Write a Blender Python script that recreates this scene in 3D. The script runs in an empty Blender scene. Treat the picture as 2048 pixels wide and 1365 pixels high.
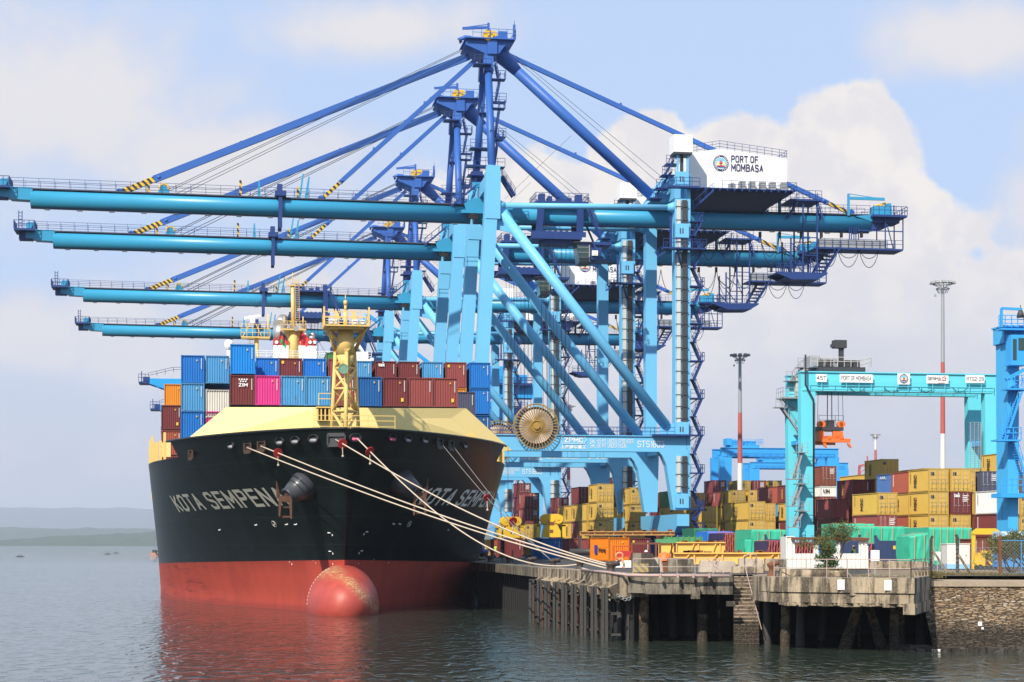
import bpy, bmesh, math, random
from math import sin, cos, pi, radians, sqrt, atan2
from mathutils import Vector, Matrix
random.seed(7)
SC = bpy.context.scene
COL = SC.collection
V = Vector

# ------------------------------------------------------------------ camera
F = 3600.0            # focal length in photo pixels (photo 2048 wide)
CAMZ = 6.0            # eye height above the water
HORIZON = 1088.0      # photo row of the horizon
cam_d = bpy.data.cameras.new("camera")
cam_d.sensor_width = 36.0
cam_d.lens = F / 2048 * 36.0
cam_d.shift_y = (HORIZON - 682.5) / 2048
cam_d.clip_start = 0.5
cam_d.clip_end = 60000
cam = bpy.data.objects.new("camera", cam_d)
cam.location = (0, 0, CAMZ)
cam.rotation_euler = (radians(90), 0, 0)
COL.objects.link(cam)
SC.camera = cam
SC.view_settings.view_transform = 'Standard'
SC.view_settings.look = 'None'
SC.view_settings.exposure = 0.34
SC.view_settings.gamma = 1.0
SC.view_settings.use_curve_mapping = False
SC.cycles.max_bounces = 6
SC.cycles.diffuse_bounces = 3
SC.cycles.glossy_bounces = 3
SC.cycles.transmission_bounces = 3
SC.cycles.volume_bounces = 0
SC.cycles.caustics_reflective = False
SC.cycles.caustics_refractive = False
SC.cycles.use_denoising = True
SC.cycles.sample_clamp_indirect = 4.0

# ------------------------------------------------------------------ sun
SUN_AZ = radians(-152)   # measured from +Y clockwise towards +X : behind and left of the camera
SUN_EL = radians(41)
sdir = V((sin(SUN_AZ) * cos(SUN_EL), cos(SUN_AZ) * cos(SUN_EL), sin(SUN_EL)))
sun_d = bpy.data.lights.new("sun", 'SUN')
sun_d.energy = 5.0
sun_d.angle = radians(0.53)
sun_d.color = (1.0, 0.92, 0.80)
sun = bpy.data.objects.new("sun", sun_d)
sun.rotation_euler = sdir.to_track_quat('Z', 'Y').to_euler()
COL.objects.link(sun)

# ------------------------------------------------------------------ node helper
class NG:
    def __init__(s, tree):
        s.t = tree; s.n = tree.nodes; s.l = tree.links
    def new(s, typ, **kw):
        nd = s.n.new(typ)
        for k, v in kw.items(): setattr(nd, k, v)
        return nd
    def put(s, sock, v):
        if hasattr(v, 'is_output'): s.l.new(v, sock)
        else: sock.default_value = v
    def math(s, op, a, b=0.0, c=0.0, clamp=False):
        nd = s.new('ShaderNodeMath', operation=op, use_clamp=clamp)
        for i, v in enumerate((a, b, c)): s.put(nd.inputs[i], v)
        return nd.outputs[0]
    def vmath(s, op, a, b=(0, 0, 0)):
        nd = s.new('ShaderNodeVectorMath', operation=op)
        s.put(nd.inputs[0], a); s.put(nd.inputs[1], b)
        return nd.outputs['Value'] if op in ('LENGTH', 'DOT_PRODUCT') else nd.outputs[0]
    def noise(s, vec, scale, detail=3, rough=0.5, dist=0.0):
        nd = s.new('ShaderNodeTexNoise')
        s.put(nd.inputs['Vector'], vec)
        nd.inputs['Scale'].default_value = scale; nd.inputs['Detail'].default_value = detail
        nd.inputs['Roughness'].default_value = rough; nd.inputs['Distortion'].default_value = dist
        return nd.outputs['Fac']
    def ramp(s, fac, lo, hi):
        nd = s.new('ShaderNodeMapRange'); nd.interpolation_type = 'SMOOTHSTEP'
        s.put(nd.inputs[0], fac); nd.inputs[1].default_value = lo; nd.inputs[2].default_value = hi
        return nd.outputs[0]
    def mix(s, fac, a, b):
        nd = s.new('ShaderNodeMix', data_type='RGBA')
        s.put(nd.inputs['Factor'], fac)
        for key, v in (('A', a), ('B', b)):
            sk = [i for i in nd.inputs if i.name == key and i.type == 'RGBA'][0]
            if hasattr(v, 'is_output'): s.l.new(v, sk)
            else: sk.default_value = (v[0], v[1], v[2], 1)
        return [o for o in nd.outputs if o.type == 'RGBA'][0]
    def comb(s, x, y, z):
        nd = s.new('ShaderNodeCombineXYZ')
        for i, v in enumerate((x, y, z)): s.put(nd.inputs[i], v)
        return nd.outputs[0]
    def sep(s, v):
        nd = s.new('ShaderNodeSeparateXYZ'); s.l.new(v, nd.inputs[0])
        return nd.outputs

# ------------------------------------------------------------------ world : hazy sky with tall cumulus
world = bpy.data.worlds.new("World")
SC.world = world
world.use_nodes = True
g = NG(world.node_tree)
for nd in list(g.n): g.n.remove(nd)
sky = g.new('ShaderNodeTexSky', sky_type='NISHITA')
sky.sun_disc = False
sky.sun_elevation = SUN_EL
sky.sun_rotation = SUN_AZ
sky.altitude = 0
sky.air_density = 1.0
sky.dust_density = 2.0
sky.ozone_density = 2.0
tc = g.new('ShaderNodeTexCoord')
D = g.sep(tc.outputs['Generated'])
dy = g.math('MAXIMUM', g.math('ABSOLUTE', D[1]), 0.12)
# direction coordinates in units of 1/3600 (tan of the angle), so the cloud banks stand at fixed bearings
u = g.math('MULTIPLY', g.math('DIVIDE', D[0], dy), 3.6)
v = g.math('MULTIPLY', g.math('DIVIDE', D[2], dy), 3.6)
P0 = g.comb(u, v, g.math('MULTIPLY', D[1], 0.3))
w1 = g.noise(P0, 3.2, 8, 0.58)
w2 = g.noise(g.vmath('ADD', P0, (7.3, 2.1, 4.4)), 9.0, 6, 0.6)
wob = g.math('ADD', g.math('MULTIPLY', g.math('SUBTRACT', w1, 0.5), 1.5), g.math('MULTIPLY', g.math('SUBTRACT', w2, 0.5), 0.75))
def cloud(blobs, amp, lo, hi):
    f = None
    for (px, py, rx, ry) in blobs:
        c = ((px - 1024) / 1000.0, (HORIZON - py) / 1000.0, 0)
        d = g.vmath('MULTIPLY', g.vmath('SUBTRACT', g.comb(u, v, 0.0), c), (1000.0 / rx, 1000.0 / ry, 0))
        k = g.math('SUBTRACT', 1.0, g.vmath('LENGTH', d))
        f = k if f is None else g.math('SMOOTH_MAX', f, k, 0.15)
    f = g.math('ADD', f, g.math('MULTIPLY', wob, amp))
    return g.ramp(f, lo, hi), f
big, bigf = cloud([(1690, 300, 130, 130), (1500, 370, 250, 140), (1290, 330, 130, 110), (1740, 480, 240, 220), (1900, 690, 330, 210),
                   (1400, 620, 420, 330), (1050, 480, 260, 200)], 0.85, -0.05, 0.13)
soft, softf = cloud([(1960, 80, 260, 110), (60, 680, 230, 120), (230, 640, 190, 110), (330, 720, 300, 130), (560, 600, 420, 140), (880, 560, 330, 260),
                     (60, 200, 520, 300), (420, 330, 420, 130), (760, 60, 360, 90), (2200, 500, 300, 300)], 0.9, -0.15, 0.75)
low = g.math('SUBTRACT', 1.0, g.ramp(v, 0.05, 0.62))
nzb = g.noise(g.vmath('MULTIPLY', P0, (1.0, 1.8, 1)), 2.2, 5, 0.55)
skyc = g.mix(1.0, sky.outputs[0], sky.outputs[0])
pale = g.mix(0.80, sky.outputs[0], (6.0, 7.7, 10.9))
lav = g.mix(g.ramp(nzb, 0.35, 0.7), (6.3, 6.45, 7.4), (7.6, 7.3, 7.45))
hz = g.mix(g.math('MULTIPLY', low, 0.93), pale, lav)
softc = g.mix(g.ramp(softf, 0.0, 0.8), (6.9, 7.1, 8.3), (8.3, 8.05, 8.2))
c1 = g.mix(g.math('MULTIPLY', soft, g.math('SUBTRACT', 0.95, g.math('MULTIPLY', low, 0.25))), hz, softc)
shade = g.ramp(g.math('ADD', g.math('MULTIPLY', g.math('SUBTRACT', nzb, 0.5), 0.8), v), 0.12, 0.62)
bigc = g.mix(shade, (6.7, 6.6, 7.3), (9.7, 9.05, 8.55))
edge = g.math('MULTIPLY', g.ramp(w2, 0.42, 0.62), 0.62)
bigc = g.mix(edge, bigc, (7.7, 7.45, 7.85))
c2 = g.mix(g.math('MULTIPLY', big, g.math('SUBTRACT', 0.96, g.math('MULTIPLY', low, 0.4))), c1, bigc)
bg = g.new('ShaderNodeBackground')
g.l.new(c2, bg.inputs['Color'])
bg.inputs['Strength'].default_value = 0.08
out = g.new('ShaderNodeOutputWorld')
g.l.new(bg.outputs[0], out.inputs['Surface'])

# ------------------------------------------------------------------ materials
MATS = {}
def paint(name, rgb, rough=0.55, var=0.12, dirt=0.0, dirtc=(0.10, 0.06, 0.035), scale=0.6, metal=0.0, bump=0.0, spec=0.35, streak=1.0, bscale=8.0):
    """painted / weathered surface: tone variation, streaky stains with their own shape, optional fine bump"""
    m = bpy.data.materials.new(name); m.use_nodes = True
    q = NG(m.node_tree); b = q.n['Principled BSDF']
    t = q.new('ShaderNodeTexCoord'); oi = q.new('ShaderNodeObjectInfo')
    off = q.comb(q.math('MULTIPLY', oi.outputs['Random'], 37.0), q.math('MULTIPLY', oi.outputs['Random'], 91.0), q.math('MULTIPLY', oi.outputs['Random'], 53.0))
    p = q.vmath('ADD', t.outputs['Object'], off)
    n1 = q.noise(p, scale, 4, 0.6)
    k = q.math('ADD', 1.0 - var, q.math('MULTIPLY', n1, 2 * var))
    c = q.vmath('SCALE', rgb)
    sc = c.node; sc.inputs[0].default_value = rgb[:3]; q.l.new(k, sc.inputs['Scale'])
    col = c
    if dirt > 0:
        ps = q.vmath('MULTIPLY', p, (1.0, 1.0, 1.0 / (1 + 4 * streak)))
        n2 = q.noise(ps, scale * 3.2, 6, 0.68)
        msk = q.math('MULTIPLY', q.ramp(n2, 0.72 - 0.32 * dirt, 0.80 - 0.16 * dirt), 0.85)
        col = q.mix(msk, col, dirtc)
        rr = q.math('ADD', rough, q.math('MULTIPLY', msk, 0.25)); q.l.new(rr, b.inputs['Roughness'])
    else:
        b.inputs['Roughness'].default_value = rough
    q.l.new(col, b.inputs['Base Color'])
    b.inputs['Metallic'].default_value = metal
    b.inputs['Specular IOR Level'].default_value = spec
    if bump > 0:
        bn = q.new('ShaderNodeBump'); bn.inputs['Strength'].default_value = min(1, bump); bn.inputs['Distance'].default_value = 0.05
        q.l.new(q.noise(p, bscale, 5, 0.6), bn.inputs['Height']); q.l.new(bn.outputs[0], b.inputs['Normal'])
    MATS[name] = m
    return m
def stripes(name, a, bcol, freq, axis=(0.7, 0, 0.7)):
    m = bpy.data.materials.new(name); m.use_nodes = True
    q = NG(m.node_tree); b = q.n['Principled BSDF']
    t = q.new('ShaderNodeTexCoord')
    d = q.vmath('DOT_PRODUCT', t.outputs['Object'], axis)
    f = q.math('GREATER_THAN', q.math('FRACT', q.math('MULTIPLY', d, freq)), 0.5)
    q.l.new(q.mix(f, a, bcol), b.inputs['Base Color']); b.inputs['Roughness'].default_value = 0.6
    MATS[name] = m
    return m
LB = paint('crane_light_blue', (0.145, 0.46, 0.72), 0.45, 0.07, 0.14, (0.10, 0.25, 0.38), 0.25)
LBS = paint('crane_sky_blue', (0.036, 0.285, 0.48), 0.35, 0.08, 0.10, (0.03, 0.10, 0.16), 0.2)
DB = paint('crane_dark_blue', (0.032, 0.115, 0.40), 0.45, 0.10, 0.08, (0.02, 0.03, 0.08), 0.3)
NAVY = paint('steel_navy', (0.016, 0.046, 0.18), 0.5, 0.12)
CYAN = paint('gantry_turquoise', (0.13, 0.60, 0.70), 0.45, 0.08, 0.10, (0.12, 0.25, 0.27), 0.4)
GBLUE = paint('gantry_blue', (0.04, 0.34, 0.74), 0.45, 0.08, 0.08, (0.03, 0.12, 0.25), 0.4)
WHITE = paint('white_paint', (0.82, 0.82, 0.80), 0.5, 0.04, 0.05, (0.45, 0.42, 0.38), 0.5)
GREY = paint('grey_steel', (0.30, 0.31, 0.32), 0.5, 0.12, 0.1, scale=1.2)
DGREY = paint('dark_grey_steel', (0.05, 0.052, 0.055), 0.5, 0.15)
BLACK = paint('black_rubber', (0.012, 0.012, 0.013), 0.6, 0.2)
YEL = paint('machine_yellow', (0.68, 0.43, 0.03), 0.5, 0.12, 0.3, (0.14, 0.07, 0.03), 1.0)
ORANGE = paint('spreader_orange', (0.75, 0.16, 0.03), 0.5, 0.1, 0.12, scale=1.2)
RUST = paint('rusty_steel', (0.16, 0.062, 0.03), 0.8, 0.3, 0.3, (0.05, 0.025, 0.015), 1.5)
CABLE = paint('black_cable', (0.02, 0.02, 0.022), 0.6, 0.1)
NAVYTXT = paint('navy_lettering', (0.03, 0.03, 0.11), 0.6, 0.02)
WTXT = paint('white_lettering', (0.78, 0.78, 0.76), 0.6, 0.03)
KTXT = paint('black_lettering', (0.02, 0.02, 0.022), 0.6, 0.02)
YTXT = paint('yellow_lettering', (0.70, 0.48, 0.06), 0.6, 0.02)
STRIPE = stripes('yellow_black_stripes', (0.70, 0.45, 0.02), (0.015, 0.015, 0.015), 1.5)
GLASS = paint('cab_glass', (0.03, 0.06, 0.055), 0.08, 0.2, spec=0.6)

# ------------------------------------------------------------------ mesh builder
class MB:
    def __init__(s): s.v = []; s.f = []; s.m = []; s.sm = []; s.cuts = []
    def cut(s):
        """start a new piece: every piece becomes an object of its own"""
        if len(s.f) > (s.cuts[-1] if s.cuts else 0): s.cuts.append(len(s.f))
    def add(s, vs, fs, m=0, smooth=False):
        o = len(s.v); s.v.extend([tuple(x) for x in vs])
        for f in fs: s.f.append([i + o for i in f]); s.m.append(m); s.sm.append(smooth)
        return s
    def hexa(s, c, m=0):   # 8 corners: bottom ring 0-3 (ccw from above), top ring 4-7
        return s.add(c, [(3, 2, 1, 0), (4, 5, 6, 7), (0, 1, 5, 4), (1, 2, 6, 5), (2, 3, 7, 6), (3, 0, 4, 7)], m)
    def box(s, x0, x1, y0, y1, z0, z1, m=0):
        return s.hexa([(x0, y0, z0), (x1, y0, z0), (x1, y1, z0), (x0, y1, z0), (x0, y0, z1), (x1, y0, z1), (x1, y1, z1), (x0, y1, z1)], m)
    def cbox(s, c, sx, sy, sz, m=0):
        return s.box(c[0] - sx / 2, c[0] + sx / 2, c[1] - sy / 2, c[1] + sy / 2, c[2] - sz / 2, c[2] + sz / 2, m)
    def beam(s, p, q, w, h=None, m=0, up=(0, 0, 1), w2=None, h2=None):
        p = V(p); q = V(q); d = (q - p)
        if d.length < 1e-6: return s
        d.normalize(); u_ = V(up)
        if abs(d.dot(u_)) > 0.99: u_ = V((0, 1, 0))
        a = d.cross(u_).normalized(); b = a.cross(d).normalized()
        h = w if h is None else h; w2 = w if w2 is None else w2; h2 = h if h2 is None else h2
        r = []
        for (c, ww, hh) in ((p, w, h), (q, w2, h2)):
            r += [c - a * ww / 2 - b * hh / 2, c + a * ww / 2 - b * hh / 2, c + a * ww / 2 + b * hh / 2, c - a * ww / 2 + b * hh / 2]
        return s.add(r, [(0, 1, 2, 3)[::-1][::-1], (7, 6, 5, 4), (0, 4, 5, 1), (1, 5, 6, 2), (2, 6, 7, 3), (3, 7, 4, 0)], m)
    def tube(s, p, q, r, r2=None, n=10, m=0, caps=True):
        p = V(p); q = V(q); d = q - p
        if d.length < 1e-6: return s
        d.normalize(); t = V((0, 0, 1)) if abs(d.z) < 0.95 else V((0, 1, 0))
        a = d.cross(t).normalized(); b = a.cross(d)
        r2 = r if r2 is None else r2; vs = []
        for (c, rr) in ((p, r), (q, r2)):
            for i in range(n):
                w = 2 * pi * i / n; vs.append(c + a * cos(w) * rr + b * sin(w) * rr)
        fs = [(i, i + n, (i + 1) % n + n, (i + 1) % n) for i in range(n)]
        s.add(vs, fs, m, n > 5)
        if caps:
            o = len(s.v) - 2 * n
            s.f.append([o + i for i in range(n)]); s.m.append(m); s.sm.append(False)
            s.f.append([o + n + i for i in range(n)][::-1]); s.m.append(m); s.sm.append(False)
        return s
    def path(s, pts, r, n=5, m=0):
        pts = [V(p) for p in pts]; vs = []; N = len(pts)
        for i, p in enumerate(pts):
            d = (pts[min(i + 1, N - 1)] - pts[max(i - 1, 0)]).normalized()
            t = V((0, 0, 1)) if abs(d.z) < 0.95 else V((0, 1, 0))
            a = d.cross(t).normalized(); b = a.cross(d)
            rr = r[i] if isinstance(r, (list, tuple)) else r
            for k in range(n):
                w = 2 * pi * k / n; vs.append(p + a * cos(w) * rr + b * sin(w) * rr)
        fs = [(i * n + k, i * n + n + k, i * n + n + (k + 1) % n, i * n + (k + 1) % n) for i in range(N - 1) for k in range(n)]
        fs += [tuple(range(n)), tuple(range((N - 1) * n, N * n))[::-1]]
        return s.add(vs, fs, m, n > 5)
    def prism(s, poly, y0, y1, m=0, plane='xz'):
        n = len(poly)
        if plane == 'xz': vs = [(a, y0, b) for a, b in poly] + [(a, y1, b) for a, b in poly]
        elif plane == 'xy': vs = [(a, b, y0) for a, b in poly] + [(a, b, y1) for a, b in poly]
        else: vs = [(y0, a, b) for a, b in poly] + [(y1, a, b) for a, b in poly]
        fs = [tuple(range(n)), tuple(range(n, 2 * n))[::-1]] + [(i, i + n, (i + 1) % n + n, (i + 1) % n) for i in range(n)]
        return s.add(vs, fs, m)
    def lathe(s, prof, n=24, m=0, c=(0, 0, 0), smooth=True, mat=None):
        vs = []
        for (r, z) in prof:
            for i in range(n):
                w = 2 * pi * i / n; p = V((r * cos(w), r * sin(w), z))
                if mat is not None: p = mat @ p
                vs.append(p + V(c))
        fs = [(j * n + i, j * n + (i + 1) % n, (j + 1) * n + (i + 1) % n, (j + 1) * n + i) for j in range(len(prof) - 1) for i in range(n)]
        return s.add(vs, fs, m, smooth)
    def ring(s, c, R, r, nrm=(0, 1, 0), n=32, k=6, m=0):
        d = V(nrm).normalized(); t = V((0, 0, 1)) if abs(d.z) < 0.9 else V((1, 0, 0))
        a = d.cross(t).normalized(); b = a.cross(d)
        pts = []
        vs = []
        for i in range(n):
            w = 2 * pi * i / n; e = a * cos(w) + b * sin(w)
            for j in range(k):
                x = 2 * pi * j / k; vs.append(V(c) + e * (R + r * cos(x)) + d * r * sin(x))
        fs = [(i * k + j, ((i + 1) % n) * k + j, ((i + 1) % n) * k + (j + 1) % k, i * k + (j + 1) % k) for i in range(n) for j in range(k)]
        return s.add(vs, fs, m, True)
    def rail(s, pts, h=1.1, gap=1.8, w=0.05, bars=(0.55, 1.0), m=0, posts=True):
        for a, b in zip(pts[:-1], pts[1:]):
            a = V(a); b = V(b); L = (b - a).length; n = max(1, int(round(L / gap)))
            for f in bars: s.beam(a + V((0, 0, h * f)), b + V((0, 0, h * f)), w, m=m)
            if posts:
                for i in range(n + 1):
                    p = a.lerp(b, i / n); s.beam(p, p + V((0, 0, h)), w, m=m)
        return s
    def stair(s, p, q, wdt, n, side, m=0, rail=True, tw=0.05):
        """open steel stair: two stringers, n treads, handrails"""
        p = V(p); q = V(q); sd = V(side).normalized() * wdt / 2
        for e in (-1, 1):
            s.beam(p + sd * e, q + sd * e, 0.06, 0.22, m=m)
            if rail:
                s.beam(p + sd * e + V((0, 0, 1)), q + sd * e + V((0, 0, 1)), tw, m=m)
                for i in range(0, 4):
                    c = p.lerp(q, i / 3) + sd * e; s.beam(c, c + V((0, 0, 1)), tw, m=m)
        dxy = (q - p); dxy.z = 0; dn = dxy.normalized() if dxy.length > 0 else V((1, 0, 0))
        for i in range(1, n):
            c = p.lerp(q, i / n)
            s.beam(c - sd, c + sd, 0.24, 0.05, m=m)
        return s
    def build(s, name, mats, parent=None, loc=None, rz=None):
        if s.cuts:
            cs, first = [0] + [c for c in s.cuts if c < len(s.f)] + [len(s.f)], None
            for a, b in zip(cs[:-1], cs[1:]):
                q = MB(); used = sorted({i for f in s.f[a:b] for i in f}); mp = {k: n for n, k in enumerate(used)}
                q.v = [s.v[k] for k in used]; q.f = [[mp[i] for i in f] for f in s.f[a:b]]; q.m = s.m[a:b]; q.sm = s.sm[a:b]
                o = q.build(name, mats, parent, loc, rz); first = first or o
            return first
        me = bpy.data.meshes.new(name)
        me.from_pydata(s.v, [], s.f)
        if not isinstance(mats, (list, tuple)): mats = [mats]
        for mm in mats: me.materials.append(mm)
        me.polygons.foreach_set('material_index', s.m)
        me.polygons.foreach_set('use_smooth', s.sm)
        bm = bmesh.new(); bm.from_mesh(me); bmesh.ops.recalc_face_normals(bm, faces=bm.faces); bm.to_mesh(me); bm.free()
        me.update()
        return link(name, me, parent, loc, rz)
def link(name, me, parent=None, loc=None, rz=None):
    o = bpy.data.objects.new(name, me); COL.objects.link(o)
    if parent is not None: o.parent = parent
    if loc is not None: o.location = loc
    if rz is not None: o.rotation_euler = (0, 0, rz)
    return o
def tag(o, label=None, cat=None, group=None, kind=None):
    if label: o['label'] = label
    if cat: o['category'] = cat
    if group: o['group'] = group
    if kind: o['kind'] = kind
    return o
def thing(name, label, cat, loc=(0, 0, 0), rz=0.0, group=None):
    o = bpy.data.objects.new(name, None); COL.objects.link(o)
    o.empty_display_size = 0.5
    o.location = loc; o.rotation_euler = (0, 0, rz)
    return tag(o, label, cat, group)
def copy_tree(o, parent=None):
    c = o.copy(); COL.objects.link(c)
    c.parent = parent
    for ch in list(o.children): copy_tree(ch, c)
    return c
TXT = {}
GL = {'A': '0,0 .34,1 .68,0/.13,.33 .55,.33', 'B': '0,0 0,1/0,1 .5,1 .62,.88 .62,.65 .5,.53/0,.53 .5,.53 .66,.42 .66,.12 .52,0 0,0', 'C': '.66,.78 .66,.88 .52,1 .14,1 0,.86 0,.14 .14,0 .52,0 .66,.12 .66,.22',
 'D': '0,0 0,1 .46,1 .66,.82 .66,.18 .46,0 0,0', 'E': '.6,1 0,1 0,0 .6,0/0,.52 .52,.52', 'F': '.6,1 0,1 0,0/0,.5 .5,.5', 'G': '.66,.8 .54,1 .14,1 0,.86 0,.14 .14,0 .66,0 .66,.46 .38,.46', 'H': '0,0 0,1/.66,0 .66,1/0,.5 .66,.5',
 'I': '0,0 0,1', 'K': '0,0 0,1/.64,1 .06,.46/.2,.56 .66,0', 'L': '0,1 0,0 .56,0', 'M': '0,0 0,1/0,1 .41,.32/.41,.32 .82,1/.82,1 .82,0', 'N': '0,0 0,1/0,1 .66,0/.66,0 .66,1', 'O': '.14,0 0,.16 0,.84 .16,1 .52,1 .68,.84 .68,.16 .52,0 .14,0',
 'P': '0,0 0,1 .5,1 .64,.88 .64,.6 .5,.47 0,.47', 'R': '0,0 0,1 .5,1 .64,.88 .64,.62 .5,.5 0,.5/.34,.5 .66,0', 'S': '.64,.82 .5,1 .14,1 0,.88 0,.64 .12,.54 .54,.46 .66,.34 .66,.12 .52,0 .12,0 0,.18', 'T': '0,1 .66,1/.33,1 .33,0', 'U': '0,1 0,.15 .14,0 .52,0 .66,.15 .66,1',
 'W': '0,1 .22,0/.22,0 .44,.8/.44,.8 .66,0/.66,0 .88,1', 'Z': '0,1 .62,1 0,0 .64,0', '0': '.12,0 0,.16 0,.84 .12,1 .46,1 .58,.84 .58,.16 .46,0 .12,0', '1': '.05,.78 .25,1 .25,0', '2': '0,.8 .12,1 .46,1 .58,.86 .58,.66 0,0 .6,0', '3': '0,.84 .12,1 .46,1 .58,.86 .58,.66 .44,.53 .2,.53/.44,.53 .6,.4 .6,.14 .46,0 .12,0 0,.16',
 '4': '.44,0 .44,1 0,.3 .62,.3', '5': '.56,1 .04,1 .02,.56 .46,.6 .6,.44 .6,.14 .46,0 .12,0 0,.14', '6': '.54,.88 .44,1 .14,1 0,.84 0,.14 .12,0 .46,0 .58,.14 .58,.4 .46,.54 0,.5', '8': '.14,.53 .02,.64 .02,.88 .14,1 .44,1 .56,.88 .56,.64 .44,.53 .14,.53/.14,.53 0,.4 0,.12 .12,0 .46,0 .58,.12 .58,.4 .44,.53', '9': '.04,.12 .14,0 .44,0 .58,.16 .58,.86 .46,1 .12,1 0,.86 0,.6 .12,.46 .58,.5', '-': '0,.48 .34,.48'}
def block_text(body, th, spacing):
    """bold block capitals laid out as straight strokes; successive strokes sit a hair above one another"""
    vs = []; fs = []; x = 0.0; lv = 0
    for ch in body:
        if ch == ' ': x += .42 * spacing; continue
        wmax = 0
        for st_ in GL[ch].split('/'):
            p = [tuple(float(c) for c in q.split(',')) for q in st_.split()]; wmax = max(wmax, max(a for a, b in p))
            for (x0, y0), (x1, y1) in zip(p[:-1], p[1:]):
                dx, dy = x1 - x0, y1 - y0; L = math.hypot(dx, dy); dx, dy = dx / L * th / 2, dy / L * th / 2; o = len(vs)
                e = 1.0 if min(abs(dx), abs(dy)) < 1e-6 else .55
                vs += [(x + x0 - e * dx + dy, y0 - e * dy - dx, lv), (x + x1 + e * dx + dy, y1 + e * dy - dx, lv), (x + x1 + e * dx - dy, y1 + e * dy + dx, lv), (x + x0 - e * dx - dy, y0 - e * dy + dx, lv)]
                fs.append((o, o + 1, o + 2, o + 3)); lv = (lv + 1) % 5
        x += wmax + th + .14 * spacing
    x0 = min(v_[0] for v_ in vs); x1 = max(v_[0] for v_ in vs); y0 = min(v_[1] for v_ in vs); y1 = max(v_[1] for v_ in vs)
    return [((a - x0) / (x1 - x0), (b - y0) / (y1 - y0), c) for a, b, c in vs], fs, (x1 - x0) / (y1 - y0)
def text_mesh(body, bold=0.0, spacing=1.0, line=0.85):
    k = (body, bold, spacing)
    if k not in TXT and all(c in GL or c == ' ' for c in body): TXT[k] = block_text(body, .17 + bold, spacing)
    if k not in TXT:
        cu = bpy.data.curves.new('t', 'FONT'); cu.body = body; cu.offset = bold; cu.space_character = spacing; cu.resolution_u = 3; cu.space_line = line
        o = bpy.data.objects.new('t', cu); COL.objects.link(o)
        me = bpy.data.meshes.new_from_object(o.evaluated_get(bpy.context.evaluated_depsgraph_get()))
        bpy.data.objects.remove(o); bpy.data.curves.remove(cu)
        vs = [v_.co.copy() for v_ in me.vertices]; fs = [tuple(p.vertices) for p in me.polygons]
        bpy.data.meshes.remove(me)
        x0 = min(p.x for p in vs); x1 = max(p.x for p in vs); y0 = min(p.y for p in vs); y1 = max(p.y for p in vs)
        TXT[k] = ([((p.x - x0) / (x1 - x0), (p.y - y0) / (y1 - y0), 0) for p in vs], fs, (x1 - x0) / (y1 - y0))
    return TXT[k]
def add_text(mb, body, o, ux, uy, w, h, m=0, bold=0.02, spacing=1.0):
    """flat lettering filling the rectangle o, o+ux*w, o+uy*h"""
    vs, fs, asp = text_mesh(body, bold, spacing)
    o = V(o); ux = V(ux); uy = V(uy)
    if w is None: w = asp * h
    nn = ux.cross(uy)
    mb.add([o + ux * (a * w) + uy * (b * h) + nn * (.003 * c) for a, b, c in vs], fs, m)
    return mb
# ------------------------------------------------------------------ where things stand
def at(px, py, Y): return V(((px - 1024) * Y / F, Y, CAMZ - (py - HORIZON) * Y / F))
TH = math.atan2(586, 3600)                       # the quay runs away to the left by this angle
QU = V((-sin(TH), cos(TH), 0)); QV = V((cos(TH), sin(TH), 0))
def Q(s, t, z=0.0): return QU * s + QV * t + V((0, 0, z))
GZ = 4.1                                         # quay level above water
# ================================================================== water, far shore
def water_mat():
    m = bpy.data.materials.new('harbour_water'); m.use_nodes = True
    q = NG(m.node_tree); b = q.n['Principled BSDF']
    t = q.new('ShaderNodeTexCoord'); p = t.outputs['Object']
    b.inputs['Base Color'].default_value = (0.034, 0.046, 0.034, 1)
    b.inputs['Roughness'].default_value = 0.03
    b.inputs['IOR'].default_value = 1.33
    n1 = q.noise(q.vmath('MULTIPLY', p, (1.0, 0.50, 1)), 1.25, 1.6, 0.5, 0.5)
    n2 = q.noise(q.vmath('MULTIPLY', p, (1.0, 0.7, 1)), 0.16, 3, 0.5)
    n3 = q.noise(p, 0.03, 3, 0.5)
    n4 = q.noise(q.vmath('MULTIPLY', p, (1.0, 0.6, 1)), 3.2, 3, 0.6, 0.3)
    rg = q.math('SUBTRACT', 1.0, q.math('ABSOLUTE', q.math('MULTIPLY', q.math('SUBTRACT', n1, 0.5), 3.0)))
    h = q.math('ADD', q.math('MULTIPLY', q.math('ADD', n1, q.math('MULTIPLY', rg, 0.35)), q.math('ADD', 0.03, q.math('MULTIPLY', n3, 0.26))), q.math('ADD', q.math('MULTIPLY', n2, 0.14), q.math('MULTIPLY', n4, 0.035)))
    bn = q.new('ShaderNodeBump'); bn.inputs['Strength'].default_value = 1.0; bn.inputs['Distance'].default_value = 1.0
    q.l.new(h, bn.inputs['Height']); q.l.new(bn.outputs[0], b.inputs['Normal'])
    return m
mb = MB()
xs = [-26000, -3000, -800, -200, 0, 200, 800, 3000, 26000]; ys = [-1500, -200, 0, 200, 600, 2000, 6000, 22000]
for yy in ys:
    for xx in xs: mb.v.append((xx, yy, 0))
nx = len(xs)
for j in range(len(ys) - 1):
    for i in range(nx - 1): mb.f.append((j * nx + i, j * nx + i + 1, (j + 1) * nx + i + 1, (j + 1) * nx + i)); mb.m.append(0); mb.sm.append(False)
water = mb.build('water', water_mat()); tag(water, 'grey green rippled harbour water reflecting the ship', None, kind='structure')
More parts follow.
